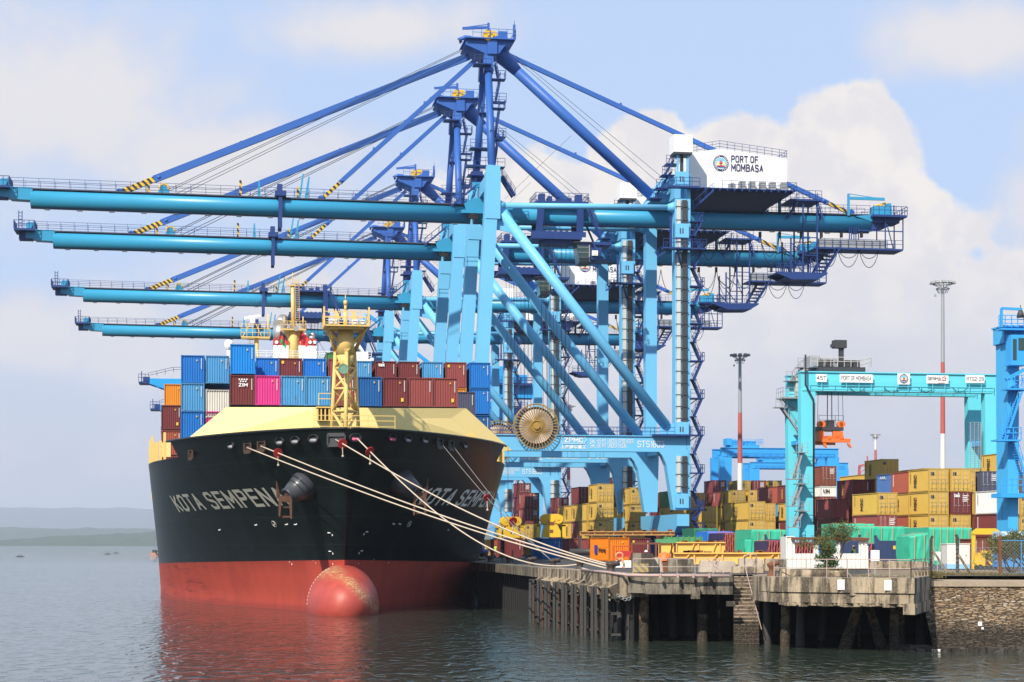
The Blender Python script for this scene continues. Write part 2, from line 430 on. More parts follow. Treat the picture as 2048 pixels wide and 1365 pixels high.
# the sky backdrop lives in the world; hills are real ridges, greyed by the air
from mathutils import noise as mnoise
def ridge(name, Y, depth, prof, rough, mat, seed, n=260, rows=9, label=''):
    mb = MB()
    a0, a1 = -0.62, 0.62
    for j in range(rows):
        tt = j / (rows - 1); y = Y + depth * tt; prof_k = sin(pi * min(1, tt * 1.0) * 0.5) ** 0.7
        for i in range(n):
            ang = a0 + (a1 - a0) * i / (n - 1); px = 1024 + F * ang
            x = ang * y
            h = prof(px) * prof_k
            h *= 1 + rough * (mnoise.fractal(V((x / (Y * 0.02), tt * 3 + seed, seed)), 0.9, 2.0, 6))
            mb.v.append((x, y, max(-0.5, h - 0.5 if j == 0 else h)))
    for j in range(rows - 1):
        for i in range(n - 1):
            mb.f.append((j * n + i, j * n + i + 1, (j + 1) * n + i + 1, (j + 1) * n + i)); mb.m.append(0); mb.sm.append(True)
    o = mb.build(name, mat); return tag(o, label, None, kind='structure')
def lerp_tab(tab):
    def f(x):
        if x <= tab[0][0]: return tab[0][1]
        for (a, b), (c, d) in zip(tab[:-1], tab[1:]):
            if x <= c: return b + (d - b) * (x - a) / (c - a)
        return tab[-1][1]
    return f
WOOD = paint('wooded_hillside', (0.045, 0.07, 0.035), 0.9, 0.45, scale=0.02)
HILLM = paint('far_hillside', (0.07, 0.09, 0.06), 0.9, 0.3, scale=0.004)
ridge('near_headland', 5200, 500, lerp_tab([(-1400, 20), (-300, 15), (-40, 14), (40, 20), (160, 33), (320, 42), (700, 38), (1100, 34), (3600, 32)]), 0.22, WOOD, 3.1, 1600, label='dark wooded headland low along the far water edge')
ridge('middle_hills', 8200, 1500, lerp_tab([(-1400, 80), (0, 96), (160, 88), (330, 82), (900, 90), (3600, 88)]), 0.12, WOOD, 8.4, 900, label='hazy wooded shore behind the near headland')
ridge('far_plateau', 15500, 3500, lerp_tab([(-1400, 340), (0, 392), (120, 382), (330, 362), (900, 350), (1800, 320), (3600, 320)]), 0.05, HILLM, 5.5, label='pale blue grey plateau on the horizon')

# ================================================================== ship frame
STH = math.atan2(534, 3600)
S0 = V(((698 - 1024) * 148 / F, 148, 0))
SA = V((-sin(STH), cos(STH), 0)); SP = V((cos(STH), sin(STH), 0))   # aft, port (image right)
def S(x, y, z): return S0 + SP * x + SA * y + V((0, 0, z))
def s_hit(px, py, y):
    """ship coordinates (x, z) of the photo ray on the cross-section y metres aft of the stem"""
    d = V(((px - 1024) / F, 1, (HORIZON - py) / F)); c = V((0, 0, CAMZ))
    k = ((S0 + SA * y - c).dot(SA)) / d.dot(SA)
    p = c + d * k - S0
    return p.dot(SP), p.z
HB = 18.2; ZM = 14.0; ZF = 15.5
def stem_y(z):
    w = min(1, max(0, (z - 4.5) / 11.0)); return 7.0 * (1 - w) ** 1.2
def half_b(y, z):
    w = min(1, max(0, (z - 1.0) / 14.5))
    L = 60 - 22 * w; e = 1.0 - 0.30 * w ** 1.3
    x = (y - stem_y(z)) / L
    if x <= 0: return 0.0
    base = HB * (sin(pi / 2 * min(1, x))) ** e
    return base + 0.9 * w ** 2 * (1 - math.exp(-max(0, y) / 0.4)) * max(0, 1 - x)
def hull_pt(side, y, z, off=0.0):
    p = V((side * half_b(y, z), y, z))
    if off:
        e = 0.15
        py_ = V((side * half_b(y + e, z), y + e, z)); pz = V((side * half_b(y, z + e), y, z + e))
        n = (py_ - p).cross(pz - p).normalized()
        if n.x * side < 0: n = -n
        p = p + n * off
    return p
def hull_at(side, px, py):
    best = None; prev = None
    for i in range(1, 1200):
        y = i * 0.05
        x = side * half_b(y, 10)
        z = 10
        for _ in range(3):
            w = S(side * half_b(y, z), y, 0); z = CAMZ + (HORIZON - py) * w.y / F
        w = S(side * half_b(y, z), y, z); e = abs(1024 + F * w.x / w.y - px)
        if half_b(y, z) > 0 and (best is None or e < best[0]): best = (e, y, z)
        elif best and best[0] < 4 and e > best[0] + 1.0: break
    return best[1], best[2]
ship = thing('container_ship', 'black and red container ship with cream breakwater moored bow on at the quay', 'ship', S0, STH)
def hull_mat():
    m = bpy.data.materials.new('ship_hull_paint'); m.use_nodes = True
    q = NG(m.node_tree); b = q.n['Principled BSDF']
    t = q.new('ShaderNodeTexCoord'); P = t.outputs['Object']; X = q.sep(P)
    line = q.math('SUBTRACT', 4.72, q.math('MULTIPLY', q.math('MINIMUM', X[1], 60.0), 0.0165))
    redm = q.math('LESS_THAN', X[2], line)
    n1 = q.noise(q.vmath('MULTIPLY', P, (0.5, 0.5, 0.15)), 0.9, 6, 0.65)
    n2 = q.noise(q.vmath('MULTIPLY', P, (0.25, 0.25, 3.0)), 0.7, 6, 0.7)
    n3 = q.noise(q.vmath('ADD', q.vmath('MULTIPLY', P, (2.2, 2.2, 0.14)), (3, 9, 1)), 0.8, 6, 0.7)
    blk = q.mix(q.ramp(n1, 0.3, 0.75), (0.004, 0.008, 0.008), (0.012, 0.019, 0.018))
    blk = q.mix(q.math('MULTIPLY', q.ramp(n3, 0.66, 0.78), 0.3), blk, (0.07, 0.08, 0.08))
    n5 = q.noise(q.vmath('ADD', q.vmath('MULTIPLY', P, (1.6, 1.6, 0.10)), (13, 2, 7)), 0.9, 6, 0.75)
    blk = q.mix(q.math('MULTIPLY', q.ramp(n5, 0.68, 0.80), 0.55), blk, (0.085, 0.04, 0.02))
    n6 = q.noise(q.vmath('ADD', q.vmath('MULTIPLY', q.comb(q.math('ADD', X[0], q.math('MULTIPLY', X[2], 0.9)), X[1], q.math('SUBTRACT', X[2], q.math('MULTIPLY', X[0], 0.9))), (1.2, 0.9, 0.22)), (31, 5, 2)), 2.6, 4, 0.7)
    blk = q.mix(q.math('MULTIPLY', q.ramp(n6, 0.745, 0.80), 0.7), blk, (0.22, 0.21, 0.19))
    seam = q.math('LESS_THAN', q.math('ABSOLUTE', q.math('SUBTRACT', q.math('FRACT', q.math('MULTIPLY', X[2], 0.42)), 0.5)), 0.012)
    blk = q.mix(q.math('MULTIPLY', seam, 0.6), blk, (0.035, 0.042, 0.042))
    red = q.mix(q.ramp(n1, 0.3, 0.7), (0.43, 0.065, 0.042), (0.33, 0.05, 0.034))
    dark = q.math('MULTIPLY', q.ramp(n2, 0.53, 0.66), q.ramp(X[1], 24.0, 42.0))
    red = q.mix(q.math('MULTIPLY', dark, 0.75), red, (0.07, 0.02, 0.018))
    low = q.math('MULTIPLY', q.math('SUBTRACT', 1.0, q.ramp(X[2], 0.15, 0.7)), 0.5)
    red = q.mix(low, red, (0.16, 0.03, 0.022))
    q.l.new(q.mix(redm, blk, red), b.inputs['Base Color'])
    q.l.new(q.math('ADD', 0.36, q.math('MULTIPLY', redm, 0.22)), b.inputs['Roughness']); b.inputs['Specular IOR Level'].default_value = 0.22
    bn = q.new('ShaderNodeBump'); bn.inputs['Strength'].default_value = 0.25; bn.inputs['Distance'].default_value = 0.06
    q.l.new(q.noise(q.vmath('MULTIPLY', P, (1, 1, 0.7)), 0.45, 3, 0.5), bn.inputs['Height']); q.l.new(bn.outputs[0], b.inputs['Normal'])
    return m
HULLM = hull_mat()
FAIRM = paint('fairlead_steel', (.06, .035, .025), .7, .3, .3, (.02, .015, .012), 2)
CREAM = paint('cream_paint', (0.80, 0.62, 0.25), 0.5, 0.06, 0.14, (0.50, 0.32, 0.12), 0.4, streak=2.5)
CREAM2 = paint('mast_cream', (0.72, 0.49, 0.16), 0.5, 0.08, 0.15, (0.35, 0.18, 0.07), 1.0)
DECKM = paint('deck_green', (0.06, 0.10, 0.07), 0.8, 0.2)
REDP = paint('red_paint', (0.42, 0.03, 0.03), 0.5, 0.1)
PINKP = paint('faded_pink', (0.60, 0.10, 0.22), 0.6, 0.1)
# hull surface
mb = MB()
zs = [-3, -1.5, 0, 1, 2, 3, 4, 5, 6, 7, 8, 9, 10, 11, 12, 13, ZM]
cs = [(i / 44.0) for i in range(45)]
def ycol(z, c): return stem_y(z) + (62 - stem_y(z)) * c ** 1.7
LEN = 226.0
for side in (-1, 1):
    grid = []
    for z in zs + [14.75, ZF]:
        row = []
        for c in cs:
            y = ycol(z, c); row.append(len(mb.v)); mb.v.append((side * half_b(y, z), y, z))
        for y in (120, 190, LEN - 10, LEN):
            k = 1.0 if y < LEN - 15 else (0.96 if y < LEN else 0.85)
            if z < 4 and y > 190: k *= 0.75
            row.append(len(mb.v)); mb.v.append((side * HB * k, y, z))
        grid.append(row)
    for j in range(len(grid) - 1):
        for i in range(len(grid[0]) - 1):
            if j >= len(zs) - 1:
                yy = mb.v[grid[j][i + 1]][1]
                if yy > (22.0 if side < 0 else 25.5): continue
            mb.f.append((grid[j][i], grid[j][i + 1], grid[j + 1][i + 1], grid[j + 1][i])); mb.m.append(0); mb.sm.append(True)
    if side < 0: gl = grid
    else: gr = grid
for j in range(len(zs) - 1):   # transom
    mb.f.append((gl[j][-1], gr[j][-1], gr[j + 1][-1], gl[j + 1][-1])); mb.m.append(0); mb.sm.append(False)
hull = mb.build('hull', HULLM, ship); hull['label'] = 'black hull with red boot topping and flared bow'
mb = MB()
jd = len(zs) - 2
dk = [];
for i in range(len(gl[0]) - 1):
    zz = 13.4
    a, b_, c_, d_ = [V(hull.data.vertices[k].co) for k in (gl[jd][i], gr[jd][i], gr[jd][i + 1], gl[jd][i + 1])]
    vs = []
    for p in (a, b_, c_, d_): vs.append((p.x * 0.985, p.y + 0.3, zz + 0.0))
    mb.add(vs, [(0, 1, 2, 3)])
mb.build('deck', DECKM, ship)
# bulwark rim (rounded top edge), gives the plating a thickness
for side in (-1, 1):
    mb = MB(); pts = []
    for i in range(0, 60):
        y = 0.02 + (21.6 if side < 0 else 25.0) * (i / 59.0) ** 1.6
        pts.append(hull_pt(side, y, ZF))
    mb.path(pts, 0.11, 6); mb.build('bulwark_rail', HULLM, ship)
# bulb
mb = MB(); prof = []
for i in range(25):
    a = pi / 2 * i / 24.0
    prof.append((cos(a - pi / 2 + pi / 2) * 1.0, sin(a)))
nb = 40; rows = 22
for i in range(rows + 1):
    a = (pi / 2) * i / rows            # 0 at the tip .. pi/2 at the root
    yy = 8.2 - 7.4 * cos(a); rr = sin(a) ** 0.85
    for k in range(nb):
        w = 2 * pi * k / nb
        mb.v.append((-0.1 + 3.12 * rr * cos(w), yy, 0.7 + 3.5 * rr * sin(w) * (1.0 if sin(w) > 0 else 0.9)))
for k in range(nb):
    mb.v.append((-0.1 + 1.7 * cos(2 * pi * k / nb), 20.0, 0.0 + 2.2 * sin(2 * pi * k / nb)))
for i in range(rows + 1):
    for k in range(nb):
        mb.f.append((i * nb + k, i * nb + (k + 1) % nb, (i + 1) * nb + (k + 1) % nb, (i + 1) * nb + k)); mb.m.append(0); mb.sm.append(True)
def bulb_mat():
    m = bpy.data.materials.new('bulb_paint'); m.use_nodes = True
    q = NG(m.node_tree); b = q.n['Principled BSDF']
    t = q.new('ShaderNodeTexCoord'); P = t.outputs['Object']; X = q.sep(P)
    n1 = q.noise(P, 0.8, 5, 0.6)
    red = q.mix(q.ramp(n1, 0.3, 0.7), (0.43, 0.062, 0.042), (0.34, 0.05, 0.036))
    n2 = q.noise(q.vmath('MULTIPLY', P, (1.1, 1.0, 4.0)), 1.4, 7, 0.72)
    # scrape of bare rusty steel over the crown and down the port cheek
    band = q.math('SUBTRACT', 1.0, q.math('ABSOLUTE', q.math('MULTIPLY', q.math('SUBTRACT', q.math('ADD', X[2], q.math('MULTIPLY', q.math('MAXIMUM', q.math('ADD', X[0], 0.8), 0.0), 0.95)), 3.75), 1.05)), clamp=True)
    f = q.math('MULTIPLY', band, q.ramp(n2, 0.36, 0.56))
    sc_ = q.mix(q.ramp(q.noise(P, 5.0, 4), 0.4, 0.62), (0.38, 0.15, 0.045), (0.52, 0.37, 0.21))
    col = q.mix(f, red, sc_)
    q.l.new(col, b.inputs['Base Color']); b.inputs['Roughness'].default_value = 0.5
    return m
mb.build('bulbous_bow', bulb_mat(), ship)
# name on both bows, bent to the plating
def hull_text(body, side, px0, py0, px1, py1, hgt, mat, name, reverse=False):
    ya, za = hull_at(side, px0, py0); yb, zb = hull_at(side, px1, py1)
    vs, fs, asp = text_mesh(body, 0.03, 1.35)
    bm = bmesh.new(); vv = [bm.verts.new((a, b, c)) for a, b, c in vs]
    for f in fs:
        try: bm.faces.new([vv[i] for i in f])
        except ValueError: pass
    bmesh.ops.remove_doubles(bm, verts=bm.verts, dist=1e-5)
    for i in range(1, 60):
        geom = list(bm.verts) + list(bm.edges) + list(bm.faces)
        bmesh.ops.bisect_plane(bm, geom=geom, plane_co=(i / 60.0, 0, 0), plane_no=(1, 0, 0), dist=1e-6)
    # arc length table at the mid height of the lettering
    N = 200; zz = (za + zb) / 2; tab = [0.0]; ysx = [ya + (yb - ya) * i / N for i in range(N + 1)]
    for i in range(N): tab.append(tab[-1] + (hull_pt(side, ysx[i + 1], zz) - hull_pt(side, ysx[i], zz)).length)
    def yat(f):
        s_ = f * tab[-1]
        for i in range(N):
            if tab[i + 1] >= s_: return ysx[i] + (ysx[i + 1] - ysx[i]) * (s_ - tab[i]) / max(1e-9, tab[i + 1] - tab[i])
        return yb
    for p in bm.verts:
        f, h = p.co.x, p.co.y
        p.co = hull_pt(side, yat(f), za + (zb - za) * f + (h - 0.5) * hgt, 0.04 + 0.004 * p.co.z)
    me = bpy.data.meshes.new(name); bm.to_mesh(me); bm.free(); me.materials.append(mat)
    return link(name, me, ship)
NAMEM = paint('name_paint', (0.50, 0.49, 0.42), 0.6, 0.08, 0.12, (0.1, 0.1, 0.1), 1.5)
hull_text('KOTA SEMPENA', -1, 349, 1008, 571, 992, 1.62, NAMEM, 'name_lettering')
hull_text('KOTA SEMPENA', 1, 836, 992, 984, 1000, 1.6, paint('name_paint_port_lightened', (.85, .83, .76), .6, .05), 'name_lettering')  # lettering colour lightened to offset the shade on this bow
# hull marks: thruster / bulb symbols, draught marks
for side, px, py in ((-1, 549, 1048), (1, 818, 1048)):
    y, z = hull_at(side, px, py); mb = MB()
    n = hull_pt(side, y, z, 1.0) - hull_pt(side, y, z)
    c = hull_pt(side, y, z, 0.05)
    mb.ring(c, 0.30, 0.035, n, 20, 4); mb.beam(c - V((0, 0, .2)), c + V((0, 0, .2)), 0.05)
    mb.beam(c + V((0, .15, .15)), c - V((0, .15, .15)), 0.05)
    mb.build('thruster_mark', NAMEM, ship)
mb = MB()
for side, px, py in ((-1, 514, 1050), (-1, 576, 1049), (-1, 594, 1049), (-1, 441, 1060), (1, 785, 1048), (1, 797, 1048), (1, 895, 1060)):
    y, z = hull_at(side, px, py); a = hull_pt(side, y, z, 0.04); e = hull_pt(side, y + 0.35, z, 0.04)
    mb.cut(); mb.beam(a, e, 0.05, 0.07); mb.beam(a, a + V((0, 0, 0.22)), 0.05)
for side, px, py in ((-1, 665, 1072), (-1, 667, 1109), (-1, 667, 1130), (-1, 633, 1127), (-1, 585, 1130), (1, 727, 1070), (1, 717, 1108), (1, 716, 1128), (1, 741, 1125), (1, 776, 1127)):
    y, z = hull_at(side, px, py); a = hull_pt(side, y, z, 0.05)
    mb.cut(); mb.beam(a, a + V((0, 0, 0.28)), 0.07); mb.beam(a + V((0, 0, .28)), hull_pt(side, y + 0.3, z + 0.28, 0.05), 0.07)
for i in range(14):
    for side in (-1, 1):
        z = 1.2 + i * 0.28; y = stem_y(z) + 2.4 - 0.1 * i
        if z < 4.6: continue
mb.build('draught_mark', WTXT, ship)
# dashed white outline of the bulb on the starboard side
mb = MB()
for i in range(16):
    a = radians(178 - i * 5.2)
    p = V((-0.1 + 3.17 * cos(a) * 0.985, 6.2, 0.7 + 3.55 * sin(a) * 0.985))
    a2 = radians(178 - i * 5.2 - 2.4); p2 = V((-0.1 + 3.17 * cos(a2) * 0.985, 6.2, 0.7 + 3.55 * sin(a2) * 0.985))
    if p.x < -1.4: mb.cut(); mb.beam(p, p2, 0.03)
for i in range(8):
    y, z = hull_at(-1, 669, 1136 + i * 2 - 12); a = hull_pt(-1, y, z, 0.05)
mb.build('outline_dash', WTXT, ship)
# chocks along the bulwark: a rim round a dark disc coloured for the shaded hole
for side, px, py, rw in ((-1, 464, 891, .42), (-1, 561, 883, .45), (-1, 592, 881, .45), (-1, 628, 878, .45), (1, 706, 876, .45), (1, 782, 876, .42), (1, 813, 878, .42), (1, 848, 880, .42), (1, 928, 890, .42)):
    y, z = hull_at(side, px, py); c = hull_pt(side, y, z, 0.03); n = (hull_pt(side, y, z, 1.0) - hull_pt(side, y, z)); n.z = 0; n.normalize()
    d = n.cross(V((0, 0, 1)))
    mb = MB(); vs = []
    for i in range(20):
        w = 2 * pi * i / 20; e = d * cos(w) * rw * 1.25 + V((0, 0, 1)) * sin(w) * rw * 0.85
        for r_, o_ in ((1.0, 0.0), (1.0, 0.16), (0.72, 0.16), (0.72, -0.02)): vs.append(c + e * r_ + n * o_)
    fs = [(i * 4 + j, ((i + 1) % 20) * 4 + j, ((i + 1) % 20) * 4 + j + 1, i * 4 + j + 1) for i in range(20) for j in range(3)]
    mb.add(vs, fs, 0, True)
    o = mb.build('mooring_chock', BLACK, ship)
    mb = MB(); mb.add([c + (d * cos(2 * pi * i / 16) * rw * 0.9 + V((0, 0, 1)) * sin(2 * pi * i / 16) * rw * 0.62) + n * 0.012 for i in range(16)], [tuple(range(16))], 0)
    m2 = mb.build('chock_dark_disc', DGREY, o)
    mb = MB(); mb.tube(c + n * 0.05 - d * 0.35 + V((0, 0, -.15)), c + n * 0.05 + d * 0.3 + V((0, 0, -.12)), 0.14, n=8); mb.build('roller', PINKP if side > 0 and px < 800 else GREY, o)
for side, px, py, w_ in ((-1, 497, 894, 1.0), (-1, 525, 891, 1.0), (-1, 672, 880, 1.5), (1, 877, 885, 1.0), (1, 900, 889, 1.0), (-1, 384, 908, .9)):
    y, z = hull_at(side, px, py); c = hull_pt(side, y, z, 0.05); n = (hull_pt(side, y, z, 1.0) - hull_pt(side, y, z)); n.z = 0; n.normalize(); d = n.cross(V((0, 0, 1)))
    mb = MB(); h = 0.42
    for e in (-1, 1):
        mb.beam(c + d * e * w_ / 2 - V((0, 0, h)) + n * .1, c + d * e * w_ / 2 + V((0, 0, h)) + n * .1, 0.14, 0.3)
        mb.beam(c - d * w_ / 2 + V((0, 0, h * e)) + n * .1, c + d * w_ / 2 + V((0, 0, h * e)) + n * .1, 0.14, 0.3)
    mb.beam(c - d * w_ / 2, c + d * w_ / 2, 0.05, 0.7)
    mb.build('roller_fairlead', [FAIRM if px < 600 else DGREY], ship)
# anchors in their bell mouths
BELL = paint('bell_steel', (0.055, 0.06, 0.07), 0.32, 0.2, spec=0.5)
ANCH = paint('anchor_rust', (0.10, 0.045, 0.028), 0.8, 0.35, 0.4, (0.04, 0.02, 0.015), 2.0)
for side, bp, tp, ap in ((-1, (607, 972), (584, 1000), (577, 1018)), (1, (800, 965), (818, 992), (823, 1016))):
    y, z = hull_at(side, *bp); c = hull_pt(side, y, z, -0.25)
    n = (hull_pt(side, y, z, 1.0) - hull_pt(side, y, z)).normalized()
    ax = (n * 1.0 + V((side * 0.55, -0.25, -0.25))).normalized()
    mb = MB(); mb.tube(c - ax * 0.5, c + ax * 2.1, 1.62, 0.62, 28); mb.ring(c + ax * 2.1, 0.60, 0.10, ax, 24, 6)
    bell = mb.build('anchor_bell', BELL, ship)
    tip = c + ax * 2.05
    mb = MB()
    mb.beam(tip - ax * 1.0, tip + ax * 0.25, 0.3)
    b0 = tip + ax * 0.3
    mb.cbox(b0 + V((0, 0, -0.15)), 1.0, 0.55, 0.5)
    for e in (-1, 1):
        f0 = b0 + V((e * 0.42, -0.05, -0.1))
        mb.beam(f0, f0 + V((e * 0.08, -0.1, -1.75 if e * side < 0 else -1.55)), 0.28, 0.5, w2=0.12, h2=0.5)
    mb.cbox(b0 + V((0, 0, -0.85)), 0.95, 0.16, 0.12); mb.cbox(b0 + V((0, 0, -1.65)), 1.05, 0.3, 0.16)
    mb.beam(b0 + V((side * 0.55, 0, -0.1)), b0 + V((side * 0.75, -0.1, 1.35)), 0.3, 0.3, w2=0.05, h2=0.05)
    mb.build('anchor', ANCH, ship)
# breakwater: three plates in a shallow V
def sxz(px, py, y): return s_hit(px, py, y)
yc, ye = 20.0, 27.0
xl, zt = sxz(640, 815, yc); xr, _ = sxz(765, 815, yc)
xL, zL = sxz(452, 815, ye - 1.2); xR, zR = sxz(932, 817, ye - 1.2)
xLb, zLb = sxz(352, 897, ye); xRb, zRb = sxz(1024, 901, ye + 1)
mb = MB()
def plate(a, b, c, d, th=0.25):
    off = V((0, th, 0)); q = [V(a), V(b), V(c), V(d)]
    mb.hexa([q[0], q[1], q[1] + off, q[0] + off, q[3], q[2], q[2] + off, q[3] + off])
plate((xLb, ye, zLb), (xl, yc, 13.5), (xl, yc, zt), (xL, ye - 1.2, zL))
plate((xl, yc, 13.5), (xr, yc, 13.5), (xr, yc, zt), (xl, yc, zt))
plate((xr, yc, 13.5), (xRb, ye + 1, zRb), (xR, ye - 1.2, zR), (xr, yc, zt))
bw = mb.build('breakwater', CREAM, ship)
mb = MB()   # stiffened recess left of the mast
for px in (634, 641, 649, 657): 
    x, z = sxz(px, 817, yc - 1.2); mb.box(x, x + 0.12, yc - 1.4, yc, z - 1.1, z)
x0, z0 = sxz(632, 816, yc - 1.2); x1, _ = sxz(672, 816, yc - 1.2)
mb.box(x0, x1, yc - 1.5, yc - 0.002, z0 - 0.02, z0 + 0.1)
mb.build('breakwater_brackets', CREAM2, ship)
# ---- foremast
MY = 13.0
def fm(px, py, y=MY): x, z = s_hit(px, py, y); return V((x, y, z))
mb = MB()
B = [fm(691, 857, MY - 1.9), fm(661, 857, MY + 1.3), fm(719, 857, MY + 1.3)]
W = [fm(693, 704, MY - 0.8), fm(671, 704, MY + 0.7), fm(709, 704, MY + 0.7)]
T = [fm(693, 655, MY - 1.0), fm(655, 655, MY + 1.0), fm(732, 655, MY + 1.0)]
for b in B: b.z = 14.0
for i in range(3):
    mb.tube(B[i], W[i], 0.19, 0.17, 10)
lv = [0.0, 0.2, 0.42, 0.64, 0.84, 1.0]
for k in range(5):
    P_ = [B[i].lerp(W[i], lv[k]) for i in range(3)]; R_ = [B[i].lerp(W[i], lv[k + 1]) for i in range(3)]
    for i, j in ((0, 1), (0, 2), (1, 2)):
        mb.tube(R_[i], R_[j], 0.12, n=8)
        if k % 2: mb.tube(P_[i], R_[j], 0.13, n=8)
        else: mb.tube(P_[j], R_[i], 0.13, n=8)
# flared head
for i in (1, 2):
    mb.tube(W[i], T[i], 0.17, n=10); mb.tube(W[0], T[i], 0.17, n=10)
mb.tube(W[1], V((T[1].x, MY - 1.2, T[1].z)), 0.15, n=8); mb.tube(W[2], V((T[2].x, MY - 1.2, T[2].z)), 0.15, n=8)
cx = (W[1].x + W[2].x) / 2
mb.tube((cx, MY, W[0].z - 0.2), (cx, MY, T[0].z), .86, .66, 14)
mb.tube((cx, MY, W[0].z - 1.5), (cx, MY, W[0].z - 0.2), 0.4, 0.82, 14)
mast = mb.build('foremast', CREAM2, ship)
mb = MB(); hw = (T[2].x - T[1].x) / 2 + 0.25; zc = T[0].z
mb.box(cx - hw, cx + hw, MY - 1.9, MY + 1.6, zc, zc + 0.12); mb.box(cx - hw * 0.8, cx + hw * 0.8, MY - 1.6, MY + 1.3, zc - 0.2, zc)
mb.rail([(cx - hw, MY - 1.9, zc + .12), (cx + hw, MY - 1.9, zc + .12), (cx + hw, MY + 1.6, zc + .12), (cx - hw, MY + 1.6, zc + .12), (cx - hw, MY - 1.9, zc + .12)], 1.15, 1.1, 0.06)
for dx in (-hw, hw): mb.box(cx + dx - .08, cx + dx + .08, MY - 1.95, MY - 1.8, zc, zc + 1.7)
for dx in (-.75, .75): mb.prism([(cx + dx - .18, zc), (cx + dx + .18, zc), (cx + dx + .18, zc + 1.3), (cx + dx - .18, zc + 1.75)], MY - .1, MY + .1)
mb.tube((cx, MY, zc), (cx, MY, zc + 1.6), 0.2, 0.16, 8); mb.tube((cx, MY, zc + 1.6), (cx, MY, zc + 2.1), 0.12, 0.12, 8); mb.tube((cx, MY, zc + 2.1), (cx, MY, zc + 2.5), 0.17, 0.17, 8); mb.tube((cx, MY, zc + 2.5), (cx, MY, zc + 3.0), 0.04, 0.04, 6)
mb.build('mast_platform', CREAM2, mast)
mb = MB()
for dx in (-1.35, -0.9, 0.75, 1.4): mb.cut(); mb.cbox((cx + dx, MY - 1.3, zc + 0.42), 0.42, 0.4, 0.4); mb.tube((cx + dx, MY - 1.5, zc + .45), (cx + dx, MY - 1.62, zc + .45), 0.2, 0.2, 10)
mb.build('floodlight', WHITE, mast)
mb = MB(); hp = fm(686, 740, MY - 1.35)
mb.tube(hp, hp + V((0, -0.8, 0)), 0.12, 0.42, 16); mb.ring(hp + V((0, -0.8, 0)), 0.42, 0.05, (0, 1, 0), 20, 5)
mb.build('fog_horn', paint('horn_green', (0.16, 0.30, 0.22), 0.5, 0.1), mast)
mb = MB(); a = B[0].lerp(W[0], 0.0) + V((0.5, 1.6, 0)); b = W[0] + V((0.1, 1.0, 0))
for e in (-.2, .2): mb.beam(a + V((e, 0, 0)), b + V((e, 0, 0)), 0.05)
for i in range(28): p = a.lerp(b, i / 28); mb.beam(p - V((.2, 0, 0)), p + V((.2, 0, 0)), 0.04)
mb.build('ladder', CREAM2, mast)
# rails round the mast foot and on the forecastle
mb = MB()
p0 = fm(628, 838, 6.5); p1 = fm(790, 838, 6.5)
mb.rail([(p0.x, 6.5, 15.55), (p1.x, 6.5, 15.55)], 1.45, 2.2, 0.06, (0.35, 0.7, 1.0))
p0, z0 = s_hit(637, 796, 19.0); p1, z1 = s_hit(664, 796, 19.0)
mb.rail([(p0, 18.9, zt + .1), (p1, 18.9, zt + .1)], 1.1, 1.2, 0.07)
mb.build('forecastle_rail', CREAM2, ship)
mb = MB()
x0, z0 = s_hit(424, 879, 17); 
for dx in (0.0, 0.55): mb.cbox((x0 + dx, 17, z0), 0.5, 0.9, 0.45)
mb.build('winch_cover', PINKP, ship)
mb = MB()
for px in (452, 463, 474): 
    x0, z0 = s_hit(px, 876, 16)
    mb.path([(x0 - .22, 16, z0 - .8), (x0 - .22, 16, z0), (x0 - .1, 16, z0 + .2), (x0 + .12, 16, z0 + .2), (x0 + .25, 16, z0), (x0 + .25, 16, z0 - .8)], 0.035, 5)
for px in (918, 930, 944):
    x0, z0 = s_hit(px, 876, 15)
    mb.path([(x0 - .22, 15, z0 - .8), (x0 - .22, 15, z0), (x0 - .1, 15, z0 + .2), (x0 + .12, 15, z0 + .2), (x0 + .25, 15, z0), (x0 + .25, 15, z0 - .8)], 0.035, 5)
x0, z0 = s_hit(940, 877, 16); mb.tube((x0, 15.6, z0), (x0, 16.6, z0), 0.5, n=14)
mb.build('deck_gear', [CREAM2], ship)
# side posts and yellow details at the starboard shoulder
mb = MB()
for i in range(16):
    y = 26 + i * 1.7; x = -half_b(y, ZM)
    mb.cut(); mb.box(x + .05, x + .3, y, y + .3, ZM - .1, ZM + (1.9 if i % 4 else 2.6))
for i in range(24):
    y = 28.5 + i * 1.7; x = half_b(y, ZM); mb.cut(); mb.box(x - .3, x - .05, y, y + .3, ZM - .1, ZM + 1.3)
mb.build('side_post', CREAM2, ship)
mb = MB()
x, z = s_hit(324, 897, 44); mb.box(x - .3, x + .9, 44, 44.6, z - .9, z + .6); 
mb.cut(); x = -half_b(52, 9)
mb.prism([(x - .42, 10.9), (x + .1, 10.6), (x + .1, 13.6), (x - .25, 13.6), (x - .4, 12)], 52.5, 53.2)
mb.build('gangway_end', CREAM, ship)
# ---- superstructure, funnel and masts far aft
AY = 178.0
mb = MB()
xa, zb_ = s_hit(462, 716, AY); xb, _ = s_hit(742, 716, AY)
mb.box(-15.5, 15.5, AY, AY + 14, 13.4, zb_ - 3.0, 0)
mb.box(xa, xb, AY - 1, AY + 7, zb_ - 2.9, zb_, 0)
for k in range(5):
    z = 18 + k * 3.6
    for i in range(12): mb.box(-13.6 + i * 2.4, -12.6 + i * 2.4, AY - 0.06, AY, z, z + 1.2, 1)
for i in range(16): mb.box(xa + 1 + i * (xb - xa - 2) / 16, xa + 1 + (i + .8) * (xb - xa - 2) / 16, AY - 1.06, AY - 1, zb_ - 2.0, zb_ - 0.8, 1)
acc = mb.build('superstructure', [WHITE, GLASS], ship)
mb = MB(); mb.rail([(xa, AY - 1, zb_), (xb, AY - 1, zb_)], 1.3, 1.6, 0.08, (.35, .7, 1))
